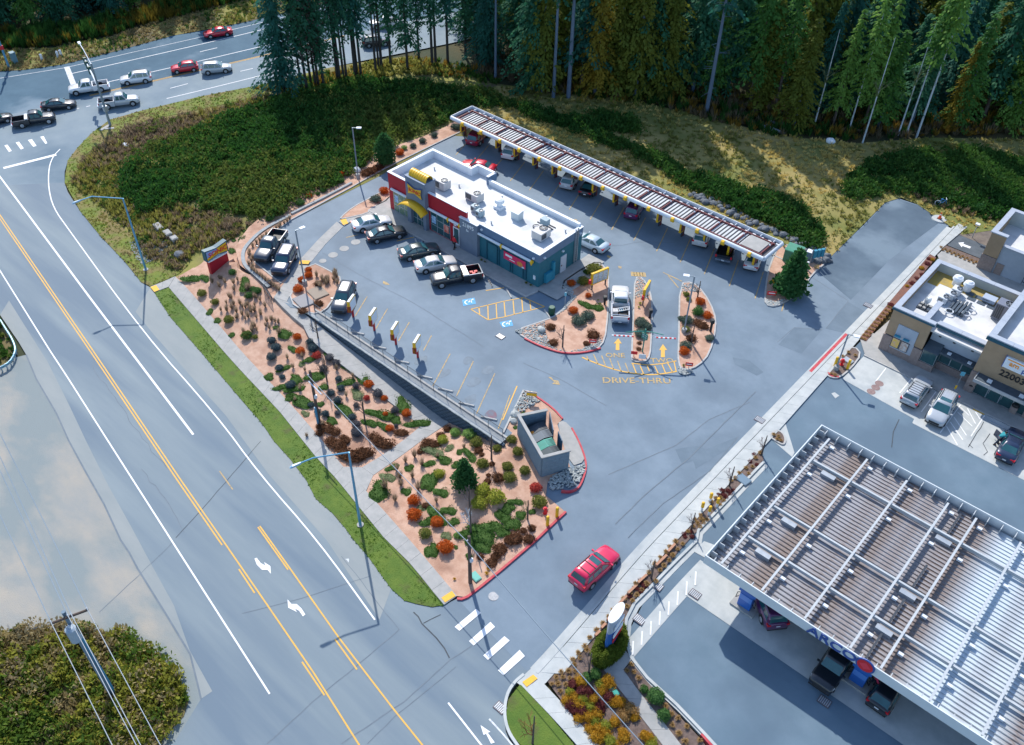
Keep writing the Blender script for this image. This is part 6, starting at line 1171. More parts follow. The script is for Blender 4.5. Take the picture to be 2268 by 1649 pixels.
for x, l in ((-73.5, 'beside the white suv'), (-66.8, 'before the empty fifth bay'), (-63.5, 'before the bay left of the silver suv'), (-50.5, 'beside the purple suv'), (-47.2, 'right of the purple suv'), (-43.9, 'left of the pearl suv')):
    tag(MB().box(x-.9, 83.2, 0, x+.9, 83.4, .14).build('wheel_stop', TST), 'pale teal wheel stop under the canopy, '+l, 'wheel stop', 'wheel stops under the canopy')
# bollards and hydrants
def bollard(k, c, lab, two=False, z=None):
    p = G(k, *c, z); zb = T(*p) if z is None else z; t = thing('bollard', (*p, zb), lab, 'bollard')
    if two: MB().cyl((0, 0, 0), (0, 0, .6), .11, n=12).build('lower_post', CAP, t)
    else: MB().cyl((0, 0, 0), (0, 0, .6), .14, n=12).build('lower_post', YELP, t)
    MB().cyl((0, 0, .6), (0, 0, 1.15), .14, n=12).ico((0, 0, 1.15), .14, 2, sz=(1, 1, .6)).build('cap', YELP, t)
bollard('b3', (470, 1415), 'yellow bollard between hydrant and red kerb'); bollard('b3', (388, 1492), 'yellow bollard on the garden side of the hydrant')
bollard('b4', (620, 105), 'yellow bollard behind the store hydrant', z=.1); bollard('b4', (730, 130), 'yellow bollard in front of the store hydrant', z=.1)
for c, l in (((1800, 1290), 'farthest from the street'), ((1860, 1335), 'closest to the forecourt'), ((1728, 1370), 'closest to the sidewalk'), ((1790, 1405), 'closest to the street')): bollard('b3', c, 'white bollard with yellow cap in the heather bed, '+l, True)
def hydrant(k, c, lab, z=None):
    p = G(k, *c, z); zb = T(*p) if z is None else z; t = thing('fire_hydrant', (*p, zb), lab, 'fire hydrant'); MB().cyl((0, 0, 0), (0, 0, .08), .2, n=12).cyl((0, 0, .08), (0, 0, .6), .13, n=12).build('barrel', SRED, t); MB().cyl((0, 0, .6), (0, 0, .68), .19, n=12).ico((0, 0, .68), .16, 2, sz=(1, 1, .8)).build('bonnet', SRED, t)
    for s in (-1, 1): MB().cyl((s*.1, 0, .45), (s*.24, 0, .45), .07, n=10).build('outlet', SRED, t)
hydrant('b3', (368, 1388), 'red fire hydrant beside the yellow bollards in the garden'); hydrant('b4', (678, 95), 'red fire hydrant beside the lamp in the store planter', .1)
# bins
p = G('m3', 425, 1275, 0); t = thing('trash_bin', (*p, 0), 'dark green slatted trash bin beside the triangular island', 'trash bin'); MB().cyl((0, 0, 0), (0, 0, .9), .3, .34, 16).build('barrel', mat('bin_green', (.01, .09, .06), .5), t); MB().cyl((0, 0, .9), (0, 0, 1.0), .36, .3, 16).build('lid', mat('bin_green', (.01, .09, .06)), t)
for k in range(16): MB().cyl((.33*math.cos(k*.393), .33*math.sin(k*.393), .05), (.36*math.cos(k*.393), .36*math.sin(k*.393), .88), .018, n=5).build('slat', mat('bin_green', (.01, .09, .06)), t)
for c, l in (((1040, 610), 'left of the store doors'), ((1520, 845), 'right of the store doors')):
    p = G('r8', *c, .13); t = thing('trash_bin', (*p, .13), 'stone trash bin with black dome lid '+l, 'trash bin'); MB().box(-.3, -.3, 0, .3, .3, .75).build('stone_body', STONE, t, bevel=.02); MB().cyl((0, 0, .75), (0, 0, .85), .34, n=16).ico((0, 0, .85), .32, 2, sz=(1, 1, .8)).build('dome_lid', BLACK, t)
def postsign(k, c, h, w, ph, m, lab, z=0, rz=0, pm=GALV, face=None, cat='sign', name='post_sign'):
    p = G(k, *c, z); zb = T(*p) if z is None else z; t = thing(name, (*p, zb), lab, cat, None, rz); MB().box(-.03, -.03, 0, .03, .03, h).build('post', pm, t); MB().box(-w/2, -.06, h-ph, w/2, -.031, h).build('panel', m, t)
    if face: MB().box(-w*.35, -.066, h-ph*.6, w*.35, -.061, h-ph*.35).build('panel_print', WHITE, t)
    return t
CY = mat('sign_cyan', (.12, .45, .60), .5)
postsign('r8', (905, 560), 1.9, .4, .5, CY, 'cyan accessible parking sign on the store walk', .12, R(20)); postsign('r8', (855, 650), 1.2, .18, .45, YELP, 'small yellow post sign beside the parked silver suv', .02, R(20))
postsign('m3', (540, 1200), 1.8, .25, .45, CY, 'slim cyan accessible sign beside the hatched aisle', 0, R(33))
postsign('m3', (780, 1545), .8, .75, .45, SRED, 'small red lawn sign on the triangular island', .1, R(33), face=1); postsign('b3', (1615, 125), .8, .75, .45, SRED, 'small red lawn sign on the crescent island', .1, R(33), face=1); postsign('m3', (1140, 1640), .7, .65, .4, SRED, 'small red lawn sign at the narrow island tip', .1, R(33))
postsign('b3', (1210, 50), .75, .7, .6, CAP, 'white and red lawn sign at the narrow island tip', .1, R(33)); postsign('r6', (1430, 1590), .7, 1.0, .5, SRED, 'red lawn sign under the planter tree', .1, R(33), face=1)
t = postsign('r6', (1500, 1450), 1.1, 1.1, .5, YELP, 'yellow arrow-shaped sign beside the planter tree', .1, R(25)); MB().add([(-.55, -.07, .6), (-.55, -.07, 1.1), (-.95, -.07, .85)], [(0, 1, 2)]).build('arrow_tip', YELP, t)
t = postsign('b3', (250, 405), 1.2, 1.0, .55, YELP, 'yellow bow-tie entrance sign on the stone tip', .1, R(33)); MB().box(-.5, -.08, 1.05, .5, -.061, 1.2).build('top_band', CAPG, t)
# drive-thru menu boards
def menu(k, c0, c1, h, lab, z=.1, panels=True):
    a = G(k, *c0, z); b = G(k, *c1, z); L = math.dist(a, b); t = thing('menu_board', ((a[0]+b[0])/2, (a[1]+b[1])/2, z), lab, 'menu board', None, math.atan2(b[1]-a[1], b[0]-a[0]))
    for s in (-.4, .4): MB().box(s*L-.06, -.06, 0, s*L+.06, .06, .9).build('leg', DARKM, t)
    MB().box(-L/2, -.14, .75, L/2, .14, h).build('frame', YELP, t, bevel=.04)
    if panels:
        for i in range(3): MB().box(-L/2+.14+i*(L-.28)/3+.03, -.16, .9, -L/2+.14+(i+1)*(L-.28)/3-.03, -.142, h-.12).build('menu_panel', mat('menu_pale', (.55, .58, .60), .5, (.35, .38, .42), 8, contrast=(.45, .6)), t)
    MB().box(-L/2-.25, -.12, 1.0, -L/2, .12, 1.5).build('red_speaker', SRED, t); return t
menu('m3', (760, 1070), (905, 1010), 2.3, 'wide yellow drive-thru menu board on the triangular island'); menu('m3', (1212, 1205), (1262, 1115), 2.2, 'yellow menu board seen edge-on on the narrow island', panels=True)
def pedestal(k, c, h, lab, m=BLACK):
    p = G(k, *c, .1); t = thing('speaker_post', (*p, .1), lab, 'speaker post', None, R(-40)); MB().box(-.1, -.1, 0, .1, .1, h-.45).build('post', m, t); MB().box(-.2, -.17, h-.45, .2, .17, h).build('head', m, t); MB().box(-.14, -.185, h-.38, .14, -.171, h-.1).build('screen', GLASS, t)
pedestal('m3', (885, 1188), 1.1, 'black speaker post at the edge of the triangular island'); pedestal('m3', (1278, 1305), 1.15, 'black speaker post on the narrow island'); pedestal('m3', (1806, 1425), 1.6, 'black order post on the crescent island')
p = G('m3', 1215, 1600, .1); t = thing('clearance_bar', (*p, .1), 'teal clearance bar post with striped bars over both lanes', 'clearance bar'); TP = mat('post_teal', (.02, .22, .18), .5); MB().cyl((0, 0, 0), (0, 0, 3.0), .07, n=10).build('post', TP, t)
for e, hb in (((1070, 1433), (1045, 1465)), ((1400, 1455), (1412, 1483))):
    q = ray(*px('m3', *e), 3.1); d = Vector((q[0]-p[0], q[1]-p[1], 3.0)); MB().tube([(0, 0, 2.7), tuple(d*.3+Vector((0, 0, 1.95))), tuple(d)], .05, 8).build('arm', TP, t)
    f = Vector((hb[0], hb[1], 0)); c = ray(*px('m3', *hb), 2.6); cc = Vector((c[0]-p[0], c[1]-p[1], 0)); ar = math.atan2(.53, .85)
    ar = R(38)
    for k in range(10): MB().obox((cc.x+math.cos(ar)*(-1.0+k*.22), cc.y+math.sin(ar)*(-1.0+k*.22), 2.45), (.2, .1, .12), ar).build('striped_bar', SRED if k % 2 else CAP, t)
MB().box(-.35, -.04, 1.7, .35, .04, 2.4).build('sign_panel', mat('sign_teal', (.02, .20, .16), .5), t); text('panel_lettering', 'DRIVE', .2, CAP, t, (0, -.05, 2.2), (R(90), 0, 0), .004); text('panel_lettering', 'THRU', .2, CAP, t, (0, -.05, 1.95), (R(90), 0, 0), .004)
# utility boxes at canopy end
TG = mat('transformer_green', (.03, .22, .14), .55, (.04, .26, .17), 3)
p = G('r6', 1790, 960, .1); t = thing('transformer', (*p, .1), 'green pad-mounted transformer behind the planter tree', 'transformer', None, R(8)); MB().box(-.9, -.75, 0, .9, .75, 1.6).build('cabinet', TG, t, bevel=.03); MB().add([(-.95, -.8, 1.55), (.95, -.8, 1.55), (.95, .8, 1.72), (-.95, .8, 1.72)], [(0, 1, 2, 3)]).build('lid', TG, t); MB().box(-.02, -.77, .1, .02, -.755, 1.5).build('door_seam', DARKM, t)
p = G('r6', 2080, 950, .1); t = thing('utility_cabinet', (*p, .1), 'small blue-grey utility cabinet beside the transformer', 'cabinet', None, R(8)); MB().box(-.35, -.3, 0, .35, .3, 1.1).build('cabinet', mat('cabinet_slate', (.16, .27, .38), .5), t); MB().box(-.4, -.35, 1.1, .4, .35, 1.18).build('lid', CAP, t)
p = G('r6', 2200, 1010, .1); t = thing('meter_rack', (*p, .1), 'tall blue meter rack on posts beside the cabinet', 'meter rack', None, R(60))
for s in (-.8, .8): MB().box(s-.05, -.05, 0, s+.05, .05, 2.0).build('post', GALV, t)
for s in (-.5, 0, .5): MB().box(s-.2, -.2, .9, s+.2, .1, 1.9).build('meter', MET, t)
p = G('r6', 2045, 1110, .1); t = thing('utility_post', (*p, .1), 'short green utility post with white top in the planter', 'post'); MB().cyl((0, 0, 0), (0, 0, .75), .1, n=8).build('post', TG, t); MB().cyl((0, 0, .75), (0, 0, .95), .13, n=8).build('top', CAP, t)
# cone and ring
p = G('m4', 1528, 450, 0); t = thing('traffic_cone', (*p, .12), 'orange traffic cone on a round concrete ring', 'traffic cone'); MB().box(-.25, -.25, 0, .25, .25, .05).build('base', BLACK, t); MB().cyl((0, 0, .05), (0, 0, .9), .2, .04, 14).build('cone', mat('cone_orange', (.85, .10, .02), .5), t); MB().cyl((0, 0, .5), (0, 0, .65), .115, .09, 14).build('reflective_band', CAP, t)
tag(MB().cyl((p[0], p[1], 0), (p[0], p[1], .13), .9, .85, 24).build('concrete_ring', CONCN), 'round concrete ring under the traffic cone', 'concrete ring')
p = G('m4', 1545, 330); t = thing('abandoned_bicycle', (*p, T(*p)), 'blue bicycle leaning in the weeds behind the drive end', 'bicycle', None, R(30)); BB = mat('bike_blue', (.03, .18, .45), .4)
for s in (-.5, .5):
    mb = MB(); mb.tube([(s+.33*math.cos(a*.5236), .02, .35+.33*math.sin(a*.5236)) for a in range(13)], .035, 6); mb.build('wheel', CAP if s < 0 else BLACK, t)
MB().tube([(-.5, 0, .35), (-.15, 0, .85), (.35, 0, .85), (.5, 0, .35)], .035, 6).tube([(-.15, 0, .85), (-.05, 0, .35), (.35, 0, .85)], .035, 6).build('frame', BB, t); MB().box(-.25, -.08, .9, 0, .08, .96).build('saddle', BB, t); MB().tube([(.35, 0, .85), (.33, 0, 1.05)], .03, 6).tube([(.33, -.25, 1.05), (.33, .25, 1.05)], .03, 6).build('handlebar', CAP, t)
# price sign pylon
p = G('c3', 872, 838); zb = T(*p); h = height('c3', (872, 838), (938, 585), zb); a = ray(*px('c3', 905, 642), zb+h); b = ray(*px('c3', 972, 542), zb+h); t = thing('price_sign', (*p, zb), 'oval white-topped blue price sign standing in a clipped hedge', 'sign', None, math.atan2(b[1]-a[1], b[0]-a[0]))
def oval(rx, ry, n=20): return [(rx*math.cos(2*math.pi*i/n), ry*math.sin(2*math.pi*i/n)) for i in range(n)]
MB().prism(oval(1.0, .42), 0, .25).build('plinth', CONC, t); MB().prism(oval(.95, .35), .25, h*.62).build('blue_body', mat('pylon_blue', (.02, .10, .38), .35, (.03, .14, .45), 1), t); MB().prism(oval(.97, .36), h*.62, h-.12).build('pale_body', mat('pylon_pale', (.35, .42, .52), .4), t); MB().prism(oval(1.02, .4), h-.12, h).build('white_top', CAP, t)
for k, zz in enumerate((.34, .48, .7)): MB().box(-.7, -.39, h*zz, .7, -.33, h*zz+.5).build('price_panel', CAP if k else SRED, t)
# timber edging in heather bed
TIM = mat('timber_edge', (.45, .24, .15), .85, (.38, .20, .13), 3)
for i, (a, b) in enumerate((((740, 785), (785, 740)), ((790, 725), (830, 680)), ((838, 660), (880, 615)), ((892, 598), (925, 560)), ((935, 530), (1000, 450)), ((1005, 445), (1080, 365)), ((1085, 360), (1160, 285)), ((1230, 220), (1320, 130)), ((1325, 110), (1385, 45)))):
    A, B = G('c3', *a), G('c3', *b); an = math.atan2(B[1]-A[1], B[0]-A[0]); z = T(*A); tag(MB().obox(((A[0]+B[0])/2, (A[1]+B[1])/2, z), (math.dist(A, B), .16, .3), an).obox(((A[0]+B[0])/2, (A[1]+B[1])/2, z+.3), (math.dist(A, B)-.06, .2, .05), an).build('timber_edge', TIM), 'orange-brown timber edging piece in the heather bed', 'timber', 'timber edging in the heather bed')
# blocks, boulders, litter in the brush corner
for i, (c, l) in enumerate((((1385, 540), 'pale concrete block farthest from the road in the brush'), ((1465, 595), 'pale concrete block in the middle of the brush row'), ((1522, 642), 'short pale concrete block next to the monument sign side'))):
    p = G('m1', *c); tag(MB().obox((p[0], p[1], T(*p)), (1.5-.3*i, .75, .6), R(-8)).obox((p[0], p[1], T(*p)+.6), (1.3-.3*i, .55, .05), R(-8)).build('concrete_block', CONC), l, 'concrete block')
def boulder(k, c, r, lab, z=None, m=ROCKD, sz=(1, .8, .65)):
    p = G(k, *c, z); zb = T(*p) if z is None else z; tag(MB().ico((p[0], p[1], zb+r*.35), r, 2, jit=.1, sz=sz).build('boulder', m), lab, 'boulder')
boulder('m1', (1565, 775), .75, 'dark boulder near the end of the sidewalk'); boulder('b3', (110, 540), .55, 'pale boulder at the corner of the dumpster enclosure', 0, ROCKM); boulder('b3', (92, 592), .4, 'smaller pale boulder below the enclosure corner', 0, ROCKM); boulder('m3', (335, 1420), .5, 'pale boulder on the stones of the triangular island', .1, ROCKM); boulder('t1', (1100, 1275), .6, 'white rock in the grass near the signal pole', None, CAP, (1.5, .6, .5)); boulder('t2', (1000, 1490), .6, 'white boulder at the foot of the strip lamp', 0, CAP); boulder('t4', (580, 1240), .7, 'white boulder at the forest edge', None, CAP)
for c, l in (((95, 1140), 'bleached log lying at the forest edge'), ((140, 1105), 'shorter bleached log at the forest edge'), ((40, 1130), 'bleached log end by the forest edge')):
    p = G('t4', *c); tag(MB().cyl((p[0]-1.6, p[1]+.3, T(*p)+.25), (p[0]+1.6, p[1]-.3, T(*p)+.3), .16, .2, 8).build('log', mat('log_pale', (.35, .40, .45), .8)), l, 'log')
# covers and boxes
VG = mat('lid_green', (.10, .40, .34), .6)
for k, c, sz, m, l in (('c2', (1880, 300), (.9, .6, .1), VG, 'pale green utility lid beside the garden utility pole'), ('c3', (868, 1198), (.5, .45, .15), mat('box_green', (.01, .30, .25), .5), 'teal green valve box beside the yellow heather'), ('c3', (910, 1240), (.5, .4, .15), mat('box_green', (.01, .30, .25)), 'teal green valve box nearer the path end'), ('b4', (735, 60), (1.0, .7, .1), GALV, 'grey vault lid in the store corner planter'), ('b3', (2090, 1100), (1.2, .9, .1), mat('lid_slate', (.12, .20, .28), .6), 'slate vault lid in the heather strip'), ('m2', (535, 1165), (2.1, 1.6, .12), mat('vault_grey', (.26, .26, .27), .8), 'grey concrete vault lid in the lamp planter'), ('m2', (660, 1090), (2.0, 1.7, .1), mat('vault_tan', (.30, .25, .20), .85), 'tan concrete vault lid in the lamp planter')):
    z = None if k in ('c2', 'c3', 'b3') else .1; p = G(k, *c, z); zb = (T(*p)+.06 if z is None else z); tag(MB().obox((p[0], p[1], zb), sz, R(-10)).obox((p[0], p[1], zb+sz[2]), (sz[0]-.1, sz[1]-.1, .02), R(-10)).build('vault_lid', m), l, 'utility lid')
for k, c, l, zf in (('c3', (1548, 437), 'dark storm grate on the forecourt pad', hz), ('m4', (910, 1200), 'rusty storm grate in the driveway gutter', hz), ('b3', (2235, 575), 'dark storm grate at the sidewalk edge', hz), ('c4', (490, 1300), 'dark storm grate in the canopy shadow', hz), ('c3', (1100, 640), 'rusty storm grate in the forecourt corner', hz), ('m3', (-20, 1470), 'pale cover plate near the triangular island', Z0), ('c3', (1245, 370), 'dark storm grate beside the curving kerb', hz), ('c2', (2080, 1350), 'rusty storm grate at the lawn corner kerb', hz)):
    p = G(k, *c, None if zf is hz else 0); z = zf(*p); t = thing('storm_grate', (*p, z+.022), l, 'storm grate', None, R(0)); MB().box(-.45, -.35, 0, .45, .35, .03).build('frame', mat('grate_dark', (.07, .08, .11), .6, (.14, .10, .10), 4), t)
    for kk in range(6): MB().box(-.38+kk*.14, -.28, .03, -.30+kk*.14, .28, .045).build('bar', GALV, t)
p = G('r8', 1340, 995, 0); tag(MB().obox((p[0], p[1], .02), (2.4, .18, .13), R(0)).build('wheel_stop', mat('stop_grey', (.30, .36, .42), .7)), 'grey wheel stop in the worn concrete bay', 'wheel stop')
p = G('r8', 1280, 690, .13); tag(MB().obox((p[0], p[1], .13), (2.4, .9, .02), 0).obox((p[0], p[1], .15), (2.2, .7, .006), 0).build('door_mat', BLACK), 'black door mat before the store doors', 'door mat')
# ------------------------------------------------------------------ people
def person(loc, rz, lab, top, leg, hair, lean=0., arms='down', step=.12):
    t = thing('person', loc, lab, 'person', None, rz)
    J = {'pelvis': (0, 0, .95), 'waist': (.02+lean*.12, 0, 1.10), 'chest': (lean*.35+.02, 0, 1.34-lean*.08), 'neck': (lean*.5+.02, 0, 1.50-lean*.12), 'chin': (lean*.56+.04, 0, 1.57-lean*.13), 'head': (lean*.6+.05, 0, 1.66-lean*.14), 'crown': (lean*.62+.03, 0, 1.74-lean*.15), 'nose': (lean*.6+.15, 0, 1.645-lean*.14)}
    rad = {'pelvis': .155, 'waist': .14, 'chest': .165, 'neck': .06, 'chin': .07, 'head': .098, 'crown': .07, 'nose': .018}
    E = [('pelvis', 'waist'), ('waist', 'chest'), ('chest', 'neck'), ('neck', 'chin'), ('chin', 'head'), ('head', 'crown'), ('head', 'nose')]
    for s, n in ((-1, 'r'), (1, 'l')):
        st = s*step
        J.update({'hip'+n: (0, s*.1, .88), 'knee'+n: (.06+st*.6, s*.105, .48), 'ank'+n: (st*1.2-.02, s*.11, .09), 'toe'+n: (st*1.2+.17, s*.12, .045), 'sh'+n: (J['chest'][0]+lean*.1, s*.19, J['chest'][2]+.1)})
        rad.update({'hip'+n: .105, 'knee'+n: .068, 'ank'+n: .05, 'toe'+n: .045, 'sh'+n: .075}); E += [('pelvis', 'hip'+n), ('hip'+n, 'knee'+n), ('knee'+n, 'ank'+n), ('ank'+n, 'toe'+n), ('chest', 'sh'+n)]
        S0 = J['sh'+n]
        if arms == 'down': el, wr = (S0[0]-.03-st*.6, s*.25, S0[2]-.29), (S0[0]+.08-st, s*.25, S0[2]-.53)
        else: el, wr = (S0[0]+.2, s*.22, S0[2]-.17), (S0[0]+.45, s*.17, S0[2]-.2)
        d = Vector(wr)-Vector(el); d.normalize(); pm_ = Vector(wr)+d*.08
        J.update({'el'+n: el, 'wr'+n: wr, 'palm'+n: tuple(pm_)}); rad.update({'el'+n: .048, 'wr'+n: .032, 'palm'+n: .035}); E += [('sh'+n, 'el'+n), ('el'+n, 'wr'+n), ('wr'+n, 'palm'+n)]
        side = Vector((0, 0, 1)).cross(d).normalized() if abs(d.z) < .8 else Vector((1, 0, 0))
        for k, (o, L) in enumerate(((-.03, .07), (-.01, .085), (.01, .08), (.03, .065))):
            q = pm_+side*o+d*.045; J['f%d%s' % (k, n)] = tuple(q); J['g%d%s' % (k, n)] = tuple(q+d*L*.9+Vector((.01, 0, -.01))); rad['f%d%s' % (k, n)] = .0095; rad['g%d%s' % (k, n)] = .008; E += [('palm'+n, 'f%d%s' % (k, n)), ('f%d%s' % (k, n), 'g%d%s' % (k, n))]
        q = Vector(wr)+d*.04+side*.05; J['th'+n] = tuple(q+d*.03); rad['th'+n] = .0095; E.append(('wr'+n, 'th'+n))
    ks = list(J); me = bpy.data.meshes.new('body'); me.from_pydata([J[k] for k in ks], [(ks.index(a), ks.index(b)) for a, b in E], [])
    o = bpy.data.objects.new('body', me); COL.objects.link(o); o.parent = t; sk = o.modifiers.new('skin', 'SKIN'); sk.use_smooth_shade = True
    for i, k in enumerate(ks): me.skin_vertices[0].data[i].radius = (rad[k], rad[k]); me.skin_vertices[0].data[i].use_root = (k == 'pelvis')
    o.modifiers.new('sub', 'SUBSURF').levels = 1
    SK = mat('skin', (.42, .24, .17), .6)
    me.materials.append(SK)
    hp = J['head']; MB().ico((hp[0]-.02, 0, hp[2]+.035), .108, 2, sz=(1, .95, .9)).build('hair', hair, t, smooth=True)
    # clothing shells that follow the body
    def shell(nm, chain, grow, m):
        nn = []; 
        for a, b in chain:
            for k in (a, b):
                if k not in nn: nn.append(k)
        me2 = bpy.data.meshes.new(nm); me2.from_pydata([J[k] for k in nn], [(nn.index(a), nn.index(b)) for a, b in chain], []); oo = bpy.data.objects.new(nm, me2); COL.objects.link(oo); oo.parent = t
        mo = oo.modifiers.new('skin', 'SKIN'); mo.use_smooth_shade = True
        for i, k in enumerate(nn): me2.skin_vertices[0].data[i].radius = (rad[k]+grow, rad[k]+grow); me2.skin_vertices[0].data[i].use_root = (i == 0)
        oo.modifiers.new('sub', 'SUBSURF').levels = 1; me2.materials.append(m)
    shell('jacket', [('pelvis', 'waist'), ('waist', 'chest'), ('chest', 'shr'), ('chest', 'shl'), ('shr', 'elr'), ('elr', 'wrr'), ('shl', 'ell'), ('ell', 'wrl')], .03, top)
    shell('trousers', [('pelvis', 'hipr'), ('hipr', 'kneer'), ('kneer', 'ankr'), ('pelvis', 'hipl'), ('hipl', 'kneel'), ('kneel', 'ankl')], .022, leg)
    for n in 'rl': a_ = J['ank'+n]; MB().box(a_[0]-.08, a_[1]-.05, 0, a_[0]+.2, a_[1]+.05, .09).build('shoe', BLACK, t, bevel=.02)
    return t
HAIRD = mat('hair_dark', (.02, .014, .01), .7); CLR = mat('cloth_red', (.55, .02, .03), .85); CLB = mat('cloth_black', (.012, .013, .02), .85); CLT = mat('cloth_teal', (.02, .26, .30), .85); CLD = mat('cloth_denim', (.03, .045, .08), .85); CLP = mat('cloth_pink', (.7, .05, .12), .85)
p = G('m2', 1848, 705, .13); person((*p, .13), R(75), 'person in red top and black trousers walking to the side door', CLR, CLB, HAIRD)
p = G('r8', 1335, 1205, .02); person((*p, .02), R(35), 'person in teal jacket leaning towards the open car door', CLT, CLD, HAIRD, .55, 'fwd', .16)
p = G('c4', 872, 1160); person((*p, hz(*p)), R(-30), 'person in pink top bending beside the fuel pump', CLP, CLD, HAIRD, .5, 'fwd')
# ================================================================== vegetation
def leafcloud(n, size, fn, seed, up=.0, asp=.6):
    """n leaf-sized quads placed by fn(rng,n)->(n,3) points; random facing"""
    g = np.random.default_rng(seed); P = fn(g, n); N = len(P)
    d = g.normal(size=(N, 3)); d[:, 2] = np.abs(d[:, 2])*.6+up; d /= np.linalg.norm(d, axis=1)[:, None]
    e = np.cross(d, g.normal(size=(N, 3))); e /= np.linalg.norm(e, axis=1)[:, None]
    s = size*g.uniform(.6, 1.35, size=(N, 1)); a = d*s; b = e*s*asp*.5
    V = np.stack([P-b, P+a*.55-b*1.1, P+a, P+a*.5+b*1.1], 1).reshape(-1, 3); return V, np.arange(4*N).reshape(-1, 4)
def npmesh(name, VF, mats, mi=None):
    off = 0; Vs = []; Fs = []; M_ = []
    for k, (V, F) in enumerate(VF): Vs.append(V); Fs.append(F+off); off += len(V); M_.append(np.full(len(F), k if mi is None else mi[k]))
    V = np.concatenate(Vs); me = bpy.data.meshes.new(name); me.vertices.add(len(V)); me.vertices.foreach_set('co', V.astype(np.float32).ravel())
    loops = np.concatenate([f.ravel() for f in Fs]); tot = np.concatenate([np.full(len(f), f.shape[1]) for f in Fs]); st = np.concatenate([[0], np.cumsum(tot)[:-1]])
    me.loops.add(len(loops)); me.loops.foreach_set('vertex_index', loops.astype(np.int32)); me.polygons.add(len(tot)); me.polygons.foreach_set('loop_start', st.astype(np.int32)); me.polygons.foreach_set('loop_total', tot.astype(np.int32))
    for m in mats: me.materials.append(m)
    me.polygons.foreach_set('material_index', np.concatenate(M_).astype(np.int32)); me.update(calc_edges=True); return me
def mbarr(mb): return np.array(mb.v), np.array([f for f in mb.f])
def sphere_fn(rin, flat=1., lump=.12, base=0.):
    def fn(g, n):
        d = g.normal(size=(n, 3)); d[:, 2] = np.abs(d[:, 2])*1.1-.25; d /= np.linalg.norm(d, axis=1)[:, None]
        k = g.normal(size=(6, 3)); L = 1+lump*np.sin(d@k.T*3).mean(1)*2; r = g.uniform(rin, 1, n)**.6*L
        P = d*r[:, None]; P[:, 2] = P[:, 2]*flat+.45*flat+base; P[:, 2] = np.maximum(P[:, 2], .02); return P
    return fn
LM = {
 'orange': leafmat('leaf_orange', (.62, .16, .02), (.46, .09, .02), 5), 'red': leafmat('leaf_red', (0.567, 0.0675, 0.0473), (0.405, 0.081, 0.0675), 5), 'grey': leafmat('leaf_grey', (0.0845, 0.104, 0.111), (0.143, 0.13, 0.156), 4), 'slate': leafmat('leaf_slate', (0.051, 0.0935, 0.111), (0.0935, 0.136, 0.153), 4),
 'olive': leafmat('leaf_olive', (0.135, 0.176, 0.0338), (0.23, 0.23, 0.054), 4), 'green': leafmat('leaf_green', (0.054, 0.149, 0.0405), (0.101, 0.216, 0.0607), 4), 'bright': leafmat('leaf_bright', (0.176, 0.324, 0.081), (0.297, 0.446, 0.135), 4), 'cover': leafmat('leaf_cover', (0.0546, 0.14, 0.0243), (0.0972, 0.183, 0.0426), 2.5), 'greycover': leafmat('leaf_greycover', (0.176, 0.246, 0.114), (0.264, 0.299, 0.157), 2.5),
 'brown': leafmat('leaf_brown', (0.12, 0.056, 0.0288), (0.208, 0.096, 0.048), 3), 'maroon': leafmat('leaf_maroon', (.14, .03, .04), (.22, .07, .06), 4), 'yellow': leafmat('leaf_yellow', (0.588, 0.35, 0.028), (0.448, 0.252, 0.035), 4), 'lime': leafmat('leaf_lime', (0.27, 0.324, 0.0405), (0.405, 0.405, 0.0675), 4), 'tan': leafmat('blade_tan', (0.459, 0.297, 0.121), (0.324, 0.203, 0.081), 4), 'dry': leafmat('blade_dry', (0.432, 0.325, 0.216), (0.302, 0.238, 0.184), 4), 'pinkgrey': leafmat('twig_pink', (.36, .30, .30), (.28, .22, .22), 4), 'conif': leafmat('leaf_conifer', (0.027, 0.115, 0.0338), (0.0607, 0.176, 0.054), 2), 'gg': leafmat('leaf_greygreen', (0.078, 0.124, 0.0975), (0.13, 0.182, 0.143), 3)}
BARK = mat('bark', (.07, .055, .05), .9, (.12, .10, .09), 3, bump=.3); BARKB = mat('bark_blue_grey', (.075, .12, .185), .85, (.11, .155, .22), 2, bump=.3, stretch=(1, 1, .3)); BIRCH = mat('bark_white', (.45, .52, .58), .8, (.15, .18, .2), 2, stretch=(1, 1, .5), contrast=(.5, .75)); BARKD = mat('bark_dark', (.035, .035, .035), .9)
TEMPL = {}
